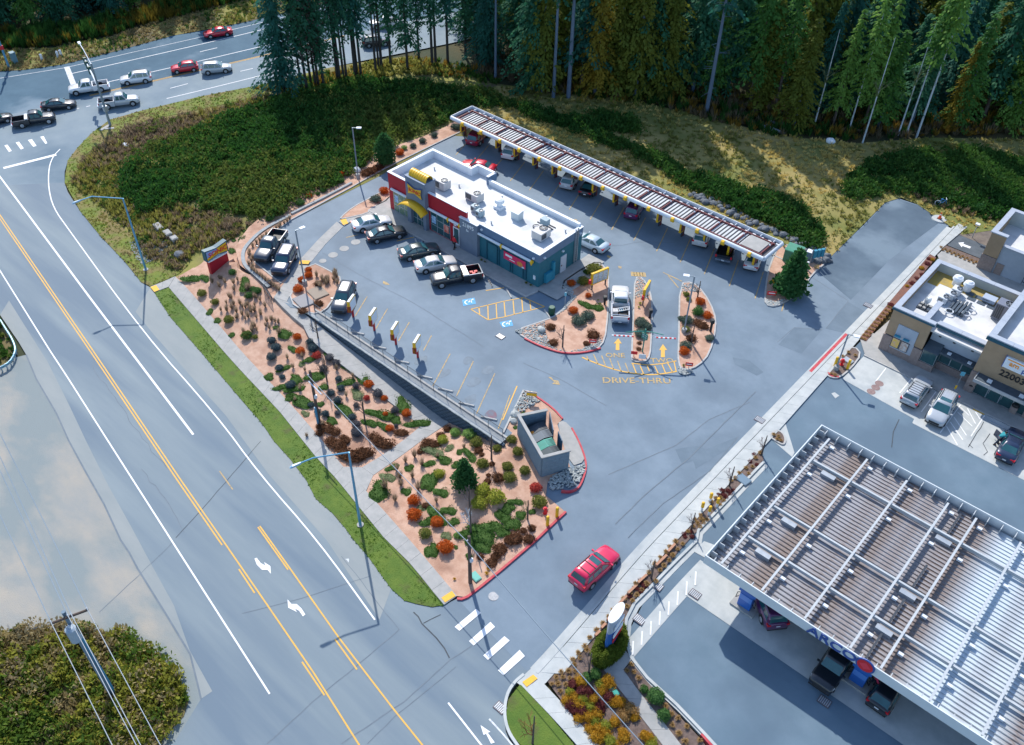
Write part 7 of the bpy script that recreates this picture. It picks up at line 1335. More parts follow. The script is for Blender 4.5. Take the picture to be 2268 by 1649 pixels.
def templ(kind, v):
    k = (kind, v)
    if k in TEMPL: return TEMPL[k]
    sd_ = hash_(kind)*7+v
    if kind == 'ball': me = npmesh('foliage', [leafcloud(650, .19, sphere_fn(.72, .85), sd_), mbarr(MB().ico((0, 0, .42), .8, 2, jit=.06, sz=(1, 1, .6)))], [LM['green']], [0, 0])
    elif kind == 'mound': me = npmesh('foliage', [leafcloud(620, .17, sphere_fn(.6, .42, .3), sd_), mbarr(MB().ico((0, 0, .12), .85, 2, jit=.12, sz=(1, 1, .35)))], [LM['green']], [0, 0])
    elif kind == 'cover':
        def fn(g, n):
            th = g.uniform(0, 6.283, n); ph = g.uniform(0, 6.28, 4); rr = 1+.16*np.sin(2*th+ph[0])+.12*np.sin(3*th+ph[1])+.08*np.sin(5*th+ph[2]); r = np.sqrt(g.uniform(0, 1, n))*rr
            return np.stack([r*np.cos(th), r*np.sin(th), .06+.12*g.uniform(0, 1, n)*(1.15-r*.8)], 1)
        g = np.random.default_rng(sd_); ph = None; n0 = 800; th0 = g.uniform(0, 6.283, n0); ph = g.uniform(0, 6.28, 4); dm = MB(); rf = lambda t: 1+.16*math.sin(2*t+ph[0])+.12*math.sin(3*t+ph[1])+.08*math.sin(5*t+ph[2])
        dm.v = [(0, 0, .17)]+[(q*rf(t)*math.cos(t), q*rf(t)*math.sin(t), z) for q, z in ((.55, .15), (.98, .02)) for t in [6.283*i/28 for i in range(28)]]
        F3 = np.array([(0, 1+i, 1+(i+1) % 28) for i in range(28)]); F4 = np.array([(1+i, 29+i, 29+(i+1) % 28, 1+(i+1) % 28) for i in range(28)]); V = np.array(dm.v)
        me = npmesh('foliage', [leafcloud(560, .13, fn, sd_, .5), (V, F3), (V, F4)], [LM['cover']], [0, 0, 0])
    elif kind == 'tuft':
        g = np.random.default_rng(sd_); n = 90; th = g.uniform(0, 6.28, n); sp = g.uniform(.25, 1.1, n); h = g.uniform(.6, 1.1, n); bx_ = np.stack([np.cos(th)*.12, np.sin(th)*.12, np.zeros(n)], 1); md = np.stack([np.cos(th)*sp*.55, np.sin(th)*sp*.55, h*.85], 1); tp = np.stack([np.cos(th)*sp, np.sin(th)*sp, h*.75], 1); w = np.stack([-np.sin(th)*.06, np.cos(th)*.06, np.zeros(n)], 1)
        V = np.stack([bx_-w, bx_+w, md+w, md-w, tp], 1).reshape(-1, 3); i = np.arange(n)[:, None]*5
        me = npmesh('blades', [(V, i+np.array([[0, 1, 2, 3]])), (V, i+np.array([[3, 2, 4]]))], [LM['tan']], [0, 0])
    elif kind == 'wisp':
        g = np.random.default_rng(sd_); n = 130; th = g.uniform(0, 6.28, n); sp = g.uniform(.1, .75, n); h = g.uniform(.5, 1.5, n); b0 = np.stack([np.cos(th)*.1, np.sin(th)*.1, np.zeros(n)], 1); tp = np.stack([np.cos(th)*sp, np.sin(th)*sp, h], 1); w = np.stack([-np.sin(th)*.06, np.cos(th)*.06, np.zeros(n)], 1)
        me = npmesh('blades', [(np.stack([b0-w, b0+w, tp], 1).reshape(-1, 3), np.arange(3*n).reshape(-1, 3))], [LM['dry']], [0])
    elif kind == 'cone':
        def fn(g, n):
            z = g.uniform(0, 1, n)**1.25; th = g.uniform(0, 6.28, n); r = (1-z)**.75*(.75+.25*g.uniform(0, 1, n))*(1+.12*np.sin(th*5+z*30)); return np.stack([r*np.cos(th), r*np.sin(th), .05+z*2.2], 1)
        me = npmesh('foliage', [leafcloud(1500, .22, fn, sd_, -.1), mbarr(MB().cyl((0, 0, 0), (0, 0, 2.0), .75, .05, 10, cap=False))], [LM['conif']], [0, 0])
    elif kind == 'column':
        def fn(g, n):
            z = g.uniform(0, 1, n); th = g.uniform(0, 6.28, n); r = np.minimum(1, (1-z)*2.2)**.6*(.8+.2*g.uniform(0, 1, n)); return np.stack([r*np.cos(th), r*np.sin(th), .05+z*3.0], 1)
        me = npmesh('foliage', [leafcloud(1300, .24, fn, sd_, .2), mbarr(MB().cyl((0, 0, 0), (0, 0, 2.0), .75, .75, 10, cap=False).cyl((0, 0, 2.0), (0, 0, 2.8), .75, .1, 10, cap=False))], [LM['conif']], [0, 0])
    elif kind == 'bare':
        g = random.Random(sd_); mb = MB()
        def br(p, d, L, r, lv):
            q = p+d*L; mb.cyl(p, q, r, r*.65, 4 if lv < 2 else 3, cap=False)
            if lv >= 4: return
            for _ in range(3 if lv < 3 else 3): br(q if g.random() < .7 else p.lerp(q, .7), (d+Vector((g.uniform(-.7, .7), g.uniform(-.7, .7), g.uniform(-.15, .5)))).normalized(), L*g.uniform(.55, .8), r*.6, lv+1)
        br(Vector((0, 0, 0)), Vector((0, 0, 1)), .5, .035, 0); me = mb.mesh('twigs', BARK)
    TEMPL[k] = me; return me
def hash_(s): return sum((i+1)*ord(c) for i, c in enumerate(s)) % 997
def plant(key, c, r, kind, m, label, cat, group, z=None, sx=1., rz=None, name='shrub', hs=1., lift=.5):
    zb = 0. if z is None else z
    u, v = px(key, *c)
    for i in range(6):
        p = ray(u, v, zb+r*lift*hs)
        if z is None: zb = .5*zb+.5*(T(*p)+.03)
    o = bpy.data.objects.new(name, templ(kind, random.randrange(3))); COL.objects.link(o); o.location = (*p, zb)
    o.rotation_euler = (0, 0, random.uniform(0, 6.28) if rz is None else rz); o.scale = (r*sx, r/math.sqrt(sx) if sx != 1 else r, r*hs*random.uniform(.9, 1.1)); setm(o, LM[m] if isinstance(m, str) else m)
    return tag(o, label, cat, group)
PXM = lambda k, w: w/(2.9986 if k[0] == 'c' else (6.48 if k[0] == 'r' else 3.24))*.82445/21.5
def plants(key, kind, m, lst, label, group, cat='shrub', z=None, hs=1., name='shrub', lift=.5):
    for q in lst:
        x, y, w = q[:3]; w *= .88 if kind == 'cover' else 1; sx = q[3] if len(q) > 3 else 1.; rz = R(q[4]) if len(q) > 4 else None
        plant(key, (x, y), PXM(key, w), kind, m, label, cat, group, z, sx, rz, name, hs, lift)
GA = 'shrubs in the bark bed below the wall'
plants('b2', 'ball', 'orange', [(1100, 262, 42), (1235, 380, 30), (1245, 522, 24), (1430, 515, 38), (1282, 645, 34)], 'round orange shrub in the bark bed below the wall', GA+', orange')
plants('b2', 'ball', 'red', [(1083, 380, 28), (650, 10, 40)], 'round brick-red shrub in the bark bed below the wall', GA+', red')
plants('m2', 'ball', 'orange', [(480, 1468, 38), (505, 1590, 40)], 'round orange shrub in the bark bed below the wall', GA+', orange')
plants('b2', 'ball', 'grey', [(760, 30, 40), (820, 72, 36), (710, 125, 38), (990, 275, 32), (1180, 345, 42), (992, 445, 26), (995, 610, 38), (1330, 485, 34), (1340, 622, 18), (830, 512, 26), (1000, 680, 50)], 'round grey shrub in the bark bed below the wall', GA+', grey')
plants('b2', 'ball', 'slate', [(255, 25, 42), (325, 118, 38), (350, 197, 28), (420, 265, 42), (840, 215, 30), (858, 297, 34), (770, 337, 36), (830, 400, 36), (957, 545, 34), (722, 517, 34), (655, 500, 30), (600, 440, 28)], 'round slate-blue shrub in the bark bed below the wall', GA+', slate')
plants('m2', 'ball', 'slate', [(255, 1500, 40), (295, 1562, 44), (590, 1515, 38), (615, 1570, 44)], 'round slate-blue shrub in the bark bed below the wall', GA+', slate')
plants('b2', 'cover', 'cover', [(235, 195, 52), (350, 285, 55, 1.5, 60), (420, 368, 55), (520, 410, 85, 1.7, 15), (470, 300, 60, 1.8, 60), (640, 190, 75, 1.6, 70), (710, 285, 48), (940, 120, 62, 1.4, 20), (885, 55, 45, 1.4, -30), (1060, 200, 75, 1.5, -20), (915, 245, 60, 1.5, 70), (890, 482, 75, 1.8, -5), (680, 435, 38), (780, 580, 50, 1.4, 0), (1390, 430, 85, 1.6, -30), (1210, 525, 80, 1.9, 25), (1110, 597, 55, 1.4, 20), (1230, 627, 50, 1.5, 0), (1340, 575, 50), (1530, 602, 68, 1.7, 50), (375, 120, 48, 1.8, 80), (600, 40, 50, 2, 80), (470, 215, 60, 1.4, 0), (800, 5, 40, 1.3, 0)], 'low spreading green ground cover in the bark bed below the wall', GA+', ground cover', 'ground cover', hs=1., name='ground_cover', lift=.1)
plants('b2', 'cover', 'greycover', [(550, 518, 36, 1.3, 0), (520, 85, 34, 1.2, 0), (1000, 345, 62, 1.4, -20)], 'low grey-green ground cover in the bark bed below the wall', GA+', grey cover', 'ground cover', name='ground_cover', lift=.1)
plants('m2', 'cover', 'cover', [(370, 1440, 75, 1.3, 20), (440, 1575, 45, 1.3, 0), (300, 1385, 35), (30, 985, 75, 1.6, -40), (750, 1585, 65, 1.5, -30)], 'low spreading green ground cover in the bark bed below the wall', GA+', ground cover', 'ground cover', name='ground_cover', lift=.1)
plants('m1', 'cover', 'cover', [(1690, 962, 85, 1.6, 40), (1830, 1245, 45, 1.4, -60), (1895, 1325, 45), (2020, 1450, 38), (2130, 1010, 75, 1.8, -45), (1790, 960, 60, 1.3, 0), (2020, 720, 45, 1.4, 0), (2035, 630, 28, 1.3, 0), (2140, 555, 36, 1.4, 0), (2205, 505, 40, 1.5, 0)], 'low spreading green ground cover near the monument sign', 'ground cover near the monument sign', 'ground cover', name='ground_cover', lift=.1)
plants('m1', 'ball', 'olive', [(1755, 1090, 44), (1870, 1165, 38), (1985, 1320, 46), (2145, 1455, 46), (2218, 1470, 26)], 'round olive shrub in a line below the monument sign', 'olive shrubs below the monument sign')
plants('m1', 'ball', 'green', [(2020, 910, 38), (2110, 628, 46), (2160, 1110, 40), (2200, 1055, 34)], 'dark green shrub near the curved wall', 'dark green shrubs near the curved wall')
plants('m2', 'ball', 'green', [(130, 1068, 44), (40, 1455, 48), (20, 620, 42), (235, 440, 44)], 'dark green shrub near the curved wall', 'dark green shrubs near the curved wall')
random.seed(21)
WS = [(random.uniform(1830, 2230), random.uniform(930, 1420)) for _ in range(46)]
plants('m1', 'wisp', 'dry', [(x, y, random.uniform(26, 46)) for x, y in WS if x > 1780+(y-900)*.42], 'dry wispy grass clump in the upper garden bed', 'dry grass clumps in the upper garden bed', 'grass', hs=1.3, name='grass_clump', lift=.6)
WS = [(random.uniform(0, 330), random.uniform(1100, 1420)) for _ in range(26)]
plants('m2', 'wisp', 'dry', [(x, y, random.uniform(26, 46)) for x, y in WS if x < 150+(y-1100)*.75], 'dry wispy grass clump in the upper garden bed', 'dry grass clumps in the upper garden bed', 'grass', hs=1.3, name='grass_clump', lift=.6)
plants('b2', 'wisp', 'dry', [(440, 100, 34), (500, 290, 34), (820, 115, 36), (960, 180, 30), (905, 350, 32), (545, 130, 30), (460, 390, 30), (700, 600, 36), (1500, 870, 45), (1420, 915, 40), (1560, 940, 45), (1370, 1050, 50), (1480, 1050, 40), (1380, 1120, 40), (1530, 1150, 50), (1330, 1250, 45), (1240, 1130, 60), (1340, 990, 45), (1690, 1270, 30), (1930, 800, 30), (1700, 880, 30), (560, 700, 30), (390, 20, 34), (520, 10, 30)], 'dry wispy clump among the lower garden shrubs', 'dry clumps among the lower garden shrubs', 'grass', hs=1.3, name='grass_clump', lift=.6)
plants('b2', 'mound', 'brown', [(740, 635, 55, 1.5, 10), (810, 668, 45), (672, 678, 36), (670, 625, 28), (770, 745, 50), (830, 775, 65, 1.3, 20), (900, 745, 42), (930, 870, 75, 1.5, 25), (1060, 850, 60, 1.4, 40), (1000, 890, 55), (1160, 720, 52, 1.5, 0), (1230, 770, 62, 1.4, 30), (1385, 672, 46, 1.4, 40), (880, 720, 34), (1060, 850, 60)], 'dark brown dormant shrub at the foot of the wall garden', 'brown shrubs at the foot of the wall garden')
GB = 'shrubs in the garden bed by the driveway'
plants('b2', 'mound', 'brown', [(1785, 645, 36), (1730, 700, 40), (1650, 765, 55, 1.5, 20), (1590, 795, 46), (1545, 842, 28), (2060, 830, 38), (2085, 870, 24), (2175, 950, 26), (2135, 1100, 32), (2145, 1050, 20), (2230, 1065, 50), (1595, 1310, 30)], 'dark brown shrub in the garden bed by the driveway', GB+', brown')
plants('b2', 'ball', 'bright', [(1852, 680, 44), (1975, 690, 56)], 'bright green shrub beside the end of the block wall', 'bright green shrubs beside the block wall')
plants('b2', 'ball', 'lime', [(1745, 745, 42), (1720, 1040, 42), (2100, 1180, 58), (2060, 1292, 62), (2215, 1240, 66)], 'yellow-green loose shrub in the garden bed by the driveway', GB+', yellow-green')
plants('b2', 'ball', 'olive', [(2040, 765, 50), (2090, 950, 48), (1595, 1560, 46), (2215, 820, 36)], 'olive shrub in the garden bed by the driveway', GB+', olive')
plants('b2', 'ball', 'orange', [(1488, 1270, 46), (1495, 1390, 54), (1695, 1460, 46)], 'round orange shrub in the garden bed by the driveway', GB+', orange')
plants('b2', 'cover', 'cover', [(1900, 850, 38), (1775, 925, 58, 1.6, 25), (2000, 895, 60, 1.9, -10), (1640, 950, 48, 1.4, 55), (1455, 990, 44), (1310, 985, 46, 1.4, 70), (1640, 1100, 90, 1.4, -60), (1430, 1195, 46), (1190, 1190, 95, 1.2, -50), (1745, 1205, 60, 1.3, 30), (1810, 1360, 56, 1.3, 40), (1700, 1405, 75, 1.6, -10), (1640, 1450, 60, 1.4, 60), (1850, 1455, 48), (1870, 960, 46), (2250, 1390, 55), (1950, 1560, 65, 1.4, 60), (2100, 1560, 100, 1.5, 20), (2200, 1500, 80, 1.3, 40), (2010, 1610, 70)], 'low spreading green ground cover in the garden bed by the driveway', GB+', ground cover', 'ground cover', name='ground_cover', lift=.1)
plants('b2', 'cover', 'greycover', [(1690, 855, 75, 1.8, 15), (1810, 815, 45), (1270, 1070, 55, 1.3, 20), (1780, 1580, 46), (1560, 1340, 40)], 'low grey-green ground cover in the garden bed by the driveway', GB+', grey cover', 'ground cover', name='ground_cover', lift=.1)
plants('b3', 'ball', 'olive', [(78, 745, 40), (130, 850, 42), (190, 1015, 42), (42, 980, 44), (60, 1072, 50), (320, 1285, 56)], 'olive shrub in the garden bed by the driveway', GB+', olive')
plants('b3', 'ball', 'red', [(283, 1160, 46)], 'round rust-red shrub below the dumpster enclosure', None)
plants('b3', 'cover', 'cover', [(130, 1285, 48, 1.6, 40), (60, 1335, 62), (165, 1395, 50), (100, 1475, 75), (30, 1420, 60), (20, 1545, 60), (262, 1368, 34), (180, 515, 24), (110, 640, 24)], 'low spreading green ground cover in the garden bed by the driveway', GB+', ground cover', 'ground cover', name='ground_cover', lift=.1)
plants('b3', 'mound', 'brown', [(180, 1530, 28), (255, 1510, 32), (110, 1590, 60), (60, 1610, 45), (230, 1600, 44)], 'dark brown shrub in the garden bed by the driveway', GB+', brown')
plants('c2', 'ball', 'orange', [(1640, 55, 54)], 'round orange shrub in the garden bed by the driveway', GB+', orange')
plants('c2', 'cover', 'cover', [(1530, 80, 60, 1.2, -40), (1935, 30, 75, 1.5, 20), (1720, 55, 20), (1830, 130, 30)], 'low spreading green ground cover in the garden bed by the driveway', GB+', ground cover', 'ground cover', name='ground_cover', lift=.1)
plants('c2', 'mound', 'brown', [(2010, 170, 40), (2080, 60, 50), (1920, 130, 26), (2040, 120, 36)], 'dark brown shrub in the garden bed by the driveway', GB+', brown')
plants('c2', 'tuft', 'yellow', [(1980, 230, 16), (1970, 265, 18), (1710, 310, 14)], 'small yellow flower clump by the red garden kerb', 'yellow flower clumps by the red kerb', 'flowers', name='flower_clump')
def smalltree(key, c, r, kind, m, label, z=None, hs=1., trunk=.3):
    u, v = px(key, *c); zb = 0. if z is None else z
    for i in range(6):
        p = ray(u, v, zb)
        if z is None: zb = .5*zb+.5*T(*p)
    t = thing('conifer' if kind in ('cone', 'column') else 'bare_tree', (*p, zb), label, 'tree'); MB().cyl((0, 0, 0), (0, 0, max(.5, r*hs*1.6)), .09, .04, 8).build('trunk', BARK, t); o = child('crown', templ(kind, 0), t, LM[m] if isinstance(m, str) else m, (0, 0, trunk), 0, (r, r, r*hs)); return t
smalltree('b2', (1935, 1150), 1.15, 'cone', 'conif', 'small dark green conifer alone in the garden bed', None, 1.25)
smalltree('r6', (1740, 1520), 1.9, 'cone', 'conif', 'dark green conifer in the corner planter', .1, 1.25)
smalltree('t2', (1250, 1420), 1.35, 'column', 'conif', 'tall dark green arborvitae in the planting strip', 0, .95)
for k, c, r, m, l, z in (('b2', (1070, 590), 2.2, BARK, 'thin leafless sapling among the wall garden shrubs', None), ('b2', (740, 240), 2.2, BARK, 'thin leafless sapling near the sleeved utility pole', None), ('m2', (665, 1500), 1.8, BARK, 'thin leafless sapling beside the wall walk', None), ('b2', (2170, 920), 2.0, BARK, 'thin leafless sapling below the wall end', None), ('b2', (1990, 1560), 2.2, BIRCH, 'pale leafless sapling in the garden bed', None), ('b2', (1980, 1350), 2.0, LM['pinkgrey'], 'pinkish leafless sapling near the yellow-green shrubs', None), ('b3', (215, 1440), 1.6, LM['greycover'], 'grey-green leafless shrub near the hydrant', None), ('m3', (520, 1560), 1.8, BARK, 'leafless small tree on the triangular island', .1), ('m3', (1690, 1150), 1.6, BARK, 'leafless small tree at the tip of the crescent island', .1), ('m3', (1640, 1520), 1.5, BARK, 'leafless shrub beside the crescent island lamp', .1), ('c3', (240, 1640), 2.6, LM['tan'], 'leafless tan tree on the lawn corner', None), ('c3', (690, 1080), 1.9, LM['pinkgrey'], 'pink blossoming sapling by the clipped hedge', None), ('c3', (1195, 310), 1.6, LM['pinkgrey'], 'pink blossoming sapling in the middle of the timber edging', None), ('b3', (1970, 1150), 1.6, LM['pinkgrey'], 'pink blossoming sapling beside the slate vault lid', None), ('b3', (2250, 880), 1.6, LM['pinkgrey'], 'pink blossoming sapling at the entrance end of the strip', None), ('b3', (1640, 1530), 1.4, LM['pinkgrey'], 'pink blossoming sapling near the street-side bollards', None)): smalltree(k, c, r, 'bare', m, l, z, 1., 0)
# islands and strips
GI = 'shrubs on the drive-thru islands'
plants('m3', 'ball', 'orange', [(595, 1002, 42), (745, 1112, 30), (615, 1237, 44), (1720, 1162, 46), (1785, 1282, 44), (1582, 1592, 46)], 'round orange shrub on a drive-thru island', GI+', orange', z=.1)
plants('m3', 'ball', 'gg', [(660, 1330, 66), (740, 1285, 60), (1205, 1345, 58), (1250, 1380, 52), (1200, 1440, 55), (1600, 1325, 56), (1550, 1310, 30), (1590, 1545, 50), (1800, 1480, 40)], 'grey-green rounded shrub on a drive-thru island', GI+', grey-green', z=.1, hs=.75)
plants('m3', 'ball', 'olive', [(800, 880, 85), (705, 985, 60), (1595, 1405, 40), (1600, 1100, 30), (1620, 1145, 26)], 'olive shrub on a drive-thru island', GI+', olive', z=.1, hs=.8)
plants('m3', 'ball', 'green', [(1702, 1250, 52)], 'dark green shrub between the orange shrubs of the crescent island', None, z=.1)
plants('m3', 'cover', 'cover', [(720, 1190, 60, 1.4, 0), (815, 1215, 65, 1.2, 30), (730, 905, 50)], 'low green ground cover on the triangular island', 'ground cover on the triangular island', 'ground cover', z=.1, name='ground_cover', lift=.1)
plants('m3', 'mound', 'brown', [(420, 1378, 46), (790, 1440, 60), (440, 1510, 46), (730, 1520, 34), (1730, 1350, 60, 1.4, 0), (1190, 1520, 22), (1185, 1570, 24), (1640, 1470, 50)], 'brown dormant shrub on a drive-thru island', GI+', brown', z=.1)
plants('m3', 'tuft', 'lime', [(1195, 1180, 20), (1185, 1215, 16), (830, 1150, 12), (845, 1180, 12), (1220, 1310, 18), (1575, 1085, 14), (1590, 1115, 14), (1605, 1140, 14)], 'small yellow-green tuft on a drive-thru island', 'tufts on the drive-thru islands', 'grass', z=.1, name='grass_clump')
plants('b3', 'tuft', 'olive', [(1575, 100, 18)], 'small olive tuft at the crescent island tip', None, 'grass', z=.1, name='grass_clump')
GS = 'shrubs along the upper planting strip'
plants('m2', 'ball', 'orange', [(587, 240, 36), (742, 143, 26), (865, 55, 42)], 'round orange shrub in the upper planting strip', GS+', orange', z=.05)
plants('m2', 'ball', 'orange', [(1235, 200, 50)], 'round orange shrub against the restaurant end wall', None, z=.05)
plants('m2', 'ball', 'green', [(705, 195, 36), (505, 302, 48), (862, 112, 40), (370, 305, 22), (660, 225, 24), (930, 60, 20)], 'round green shrub in the upper planting strip', GS+', green', z=.05)
plants('m2', 'ball', 'gg', [(1165, 268, 60)], 'large grey-green shrub left of the restaurant walk', None, z=.05, hs=.85)
plants('t2', 'ball', 'gg', [(1860, 1105, 48, 1.4, 30), (1672, 1175, 40), (1568, 1222, 42), (1488, 1265, 40)], 'round grey-green shrub in the row beside the canopy end', 'grey-green shrubs beside the canopy end', z=.05)
plants('t2', 'ball', 'bright', [(1412, 1285, 34)], 'pale green shrub between orange shrub and shrub row', None, z=.05); plants('t2', 'ball', 'orange', [(1372, 1325, 48)], 'round orange shrub beside the arborvitae', None, z=.05)
plants('t2', 'mound', 'brown', [(1075, 1490, 60), (1120, 1465, 70), (1175, 1445, 60), (1210, 1440, 40)], 'brown dormant hedge shrub at the foot of the strip lamp', 'brown hedge by the strip lamp', z=.05, hs=1.3)
random.seed(5)
plants('m2', 'wisp', 'dry', [(410-i*24+random.uniform(-8, 8), 430+i*18+random.uniform(-8, 8), 36) for i in range(14)]+[(60+random.uniform(-25, 25)+abs(i-3)*6, 720+i*26, 36) for i in range(6)]+[(80+i*24, 870+i*18, 38) for i in range(11)], 'dry grass clump along the curved wall', 'dry grass along the curved wall', 'grass', z=.05, hs=1.2, name='grass_clump', lift=.6)
plants('m2', 'ball', 'orange', [(578, 885, 34), (578, 932, 38), (520, 972, 38), (488, 1052, 48)], 'round orange shrub in the lamp planter', 'orange shrubs in the lamp planter', z=.1)
plants('m2', 'wisp', 'dry', [(700+random.uniform(-60, 130), 920+random.uniform(-40, 110), 42) for _ in range(16)], 'dry grass clump in the lamp planter', 'dry grass in the lamp planter', 'grass', z=.1, hs=1.1, name='grass_clump', lift=.6)
plants('m2', 'mound', 'brown', [(665, 1172, 46), (525, 1235, 46), (660, 1000, 40)], 'brown dormant shrub in the lamp planter', 'brown shrubs in the lamp planter', z=.1)
plants('r4', 'tuft', 'olive', [(470, 890, 40), (530, 920, 34), (1250, 1290, 40), (1330, 1330, 36)], 'small olive grass tuft at the foot of the teal wall', 'tufts along the teal wall', 'grass', z=.1, name='grass_clump')
# heather bed at station
GH = 'heather in the bed beside the station path'
Yl = [(540, 1210), (570, 1250), (630, 1120), (840, 1120), (795, 1148), (812, 1192), (510, 1280), (620, 1310), (660, 1288), (735, 1270), (900, 1300), (962, 1300), (700, 1340), (690, 1400), (765, 1388), (610, 1420), (740, 1452), (905, 1450), (700, 1512), (775, 1500), (825, 1485), (832, 1542), (782, 1592), (750, 1570), (870, 1610), (980, 1572), (905, 1640), (1180, 1580), (1205, 1632), (1060, 1412), (935, 1285), (860, 1150), (640, 1275), (1145, 1560), (970, 1545)]
plants('c3', 'mound', 'lime', [(x, y, random.uniform(28, 38)) for x, y in Yl[::4]], 'yellow-green heather mound beside the station path', GH+', yellow-green', 'heather', name='heather', hs=1.5)
plants('c3', 'mound', 'yellow', [(x, y, random.uniform(28, 40)) for i, (x, y) in enumerate(Yl) if i % 4], 'golden yellow heather mound beside the station path', GH+', golden', 'heather', name='heather', hs=1.5)
plants('c3', 'mound', 'maroon', [(x, y, random.uniform(30, 40)) for x, y in ((565, 1150), (640, 1200), (700, 1212), (860, 1250), (540, 1312), (580, 1362), (650, 1372), (790, 1310), (790, 1352), (680, 1245), (560, 1335))], 'maroon heather mound beside the station path', GH+', maroon', 'heather', name='heather', hs=1.4)
plants('c3', 'mound', 'tan', [(1030, 1352, 44), (990, 1402, 40)], 'tan heather mound beside the station path', GH+', tan', 'heather', name='heather', hs=1.4)
GT = 'tan grass tufts in the station beds'
tl = [(395, 1155), (445, 1155), (505, 1160), (432, 1102), (482, 1102), (470, 1060), (530, 1050), (578, 1000), (565, 960), (608, 905), (625, 945), (660, 855), (680, 885), (700, 785), (755, 722), (808, 668), (852, 612), (890, 562), (1000, 530), (1045, 488), (975, 468), (1025, 420), (1080, 440), (1070, 350), (1160, 350), (1180, 260), (1225, 190), (1265, 240), (1300, 205), (1270, 140), (1340, 165), (1315, 95), (1370, 120), (1345, 50), (1410, 72), (1390, 10), (1450, 30), (465, 1215), (540, 1110), (580, 1050), (1000, 1050), (1055, 1062), (1095, 1110), (1310, 1335), (1360, 1398), (1412, 1432), (1365, 1488), (1480, 1500), (1420, 1555), (1470, 1620), (1585, 1610), (1035, 1000), (1120, 400), (1230, 330)]
plants('c3', 'tuft', 'tan', [(x, y, random.uniform(19, 26)) for x, y in tl], 'tan grass tuft in the dark beds beside the station', GT, 'grass', name='grass_clump', hs=.8)
tl = [(1740, 1440), (1720, 1400), (1672, 1440), (1728, 1435), (1775, 1440), (1695, 1470), (1748, 1470), (1718, 1505), (1885, 1310), (1920, 1275), (1895, 1248), (1850, 1250), (1815, 1285), (2060, 1035), (2140, 1040), (2118, 990), (2170, 980), (2025, 1075), (1985, 1100), (2240, 860), (2200, 900), (1660, 1500), (1610, 1545)]
plants('b3', 'tuft', 'tan', [(x, y, random.uniform(19, 26)) for x, y in tl], 'tan grass tuft in the dark beds beside the station', GT, 'grass', name='grass_clump', hs=.8)
plants('b3', 'mound', 'maroon', [(x, y, random.uniform(16, 24)) for x, y in ((1912, 1182), (1962, 1185), (2012, 1185), (1985, 1218), (1925, 1222), (1950, 1250), (1880, 1218), (2150, 930), (2185, 870), (2210, 960), (1590, 1590), (1635, 1545), (1650, 1585), (1575, 1560))], 'small maroon shrub in the strip beside the driveway sidewalk', 'maroon shrubs beside the driveway sidewalk')
plants('c3', 'mound', 'maroon', [(x, y, random.uniform(18, 24)) for x, y in ((1115, 405), (1145, 360), (1075, 380), (1110, 330), (1020, 440))], 'small maroon shrub in the strip beside the driveway sidewalk', 'maroon shrubs beside the driveway sidewalk')
plants('c3', 'ball', 'green', [(1232, 1255, 50), (1300, 1405, 40), (1140, 1200, 26), (745, 1080, 36), (680, 1105, 34)], 'loose green shrub in the dark station beds', 'green shrubs in the station beds')
for i, c in enumerate(((880, 745), (850, 765), (825, 790), (800, 820), (780, 855), (765, 900), (770, 945), (800, 965), (840, 945), (875, 920), (905, 895), (930, 865), (950, 830), (960, 790), (955, 745), (945, 705), (870, 885))):
    plant('c3', c, .5, 'column', leafmat('leaf_hedge', (0.152, 0.204, 0.0256), (0.102, 0.152, 0.0204), 3), 'clipped olive hedge shrub around the price sign', 'shrub', 'hedge around the price sign', None, 1., None, 'hedge_shrub', .75, 1.6)
plants('b4', 'tuft', 'tan', [(90, 700, 22), (130, 715, 22), (150, 750, 20), (120, 740, 20), (690, 20, 24), (740, -15, 24), (800, 10, 22), (620, 180, 24), (590, 170, 20)], 'tan grass tuft in the small planters of the station', 'tan tufts in the station planters', 'grass', z=.1, name='grass_clump', hs=.8)
tf = []
for i in range(11): f = i/10; tf += [(850+f*240, 1480-f*270, 22), (880+f*240, 1490-f*270, 22)]
plants('m4', 'tuft', 'tan', tf, 'tan grass tuft in the bed beside the store', 'tan tufts beside the store', 'grass', z=.08, name='grass_clump', hs=.8)
plants('m4', 'tuft', 'tan', [(1545+i*38, 690+i*16, 22) for i in range(9)]+[(1560+i*38, 715+i*16, 20) for i in range(8)], 'tan grass tuft in the bed along the store lane', 'tan tufts along the store lane', 'grass', z=.08, name='grass_clump', hs=.8)
plants('m4', 'mound', 'maroon', [(1430, 830, 34), (1390, 930, 32), (1300, 1000, 34), (1110, 1190, 34), (1340, 960, 28), (1440, 790, 26)], 'maroon shrub in the bed beside the store wall', 'maroon shrubs beside the store wall', z=.08)
plants('m4', 'ball', 'yellow', [(1375, 872, 26), (1470, 800, 24), (1250, 1030, 18)], 'yellow shrub in the bed beside the store wall', 'yellow shrubs beside the store wall', z=.08)
plants('m4', 'ball', 'conif', [(1890, 350, 70), (2040, 410, 55)], 'dark green bush on the bare soil behind the store', 'bushes behind the store')
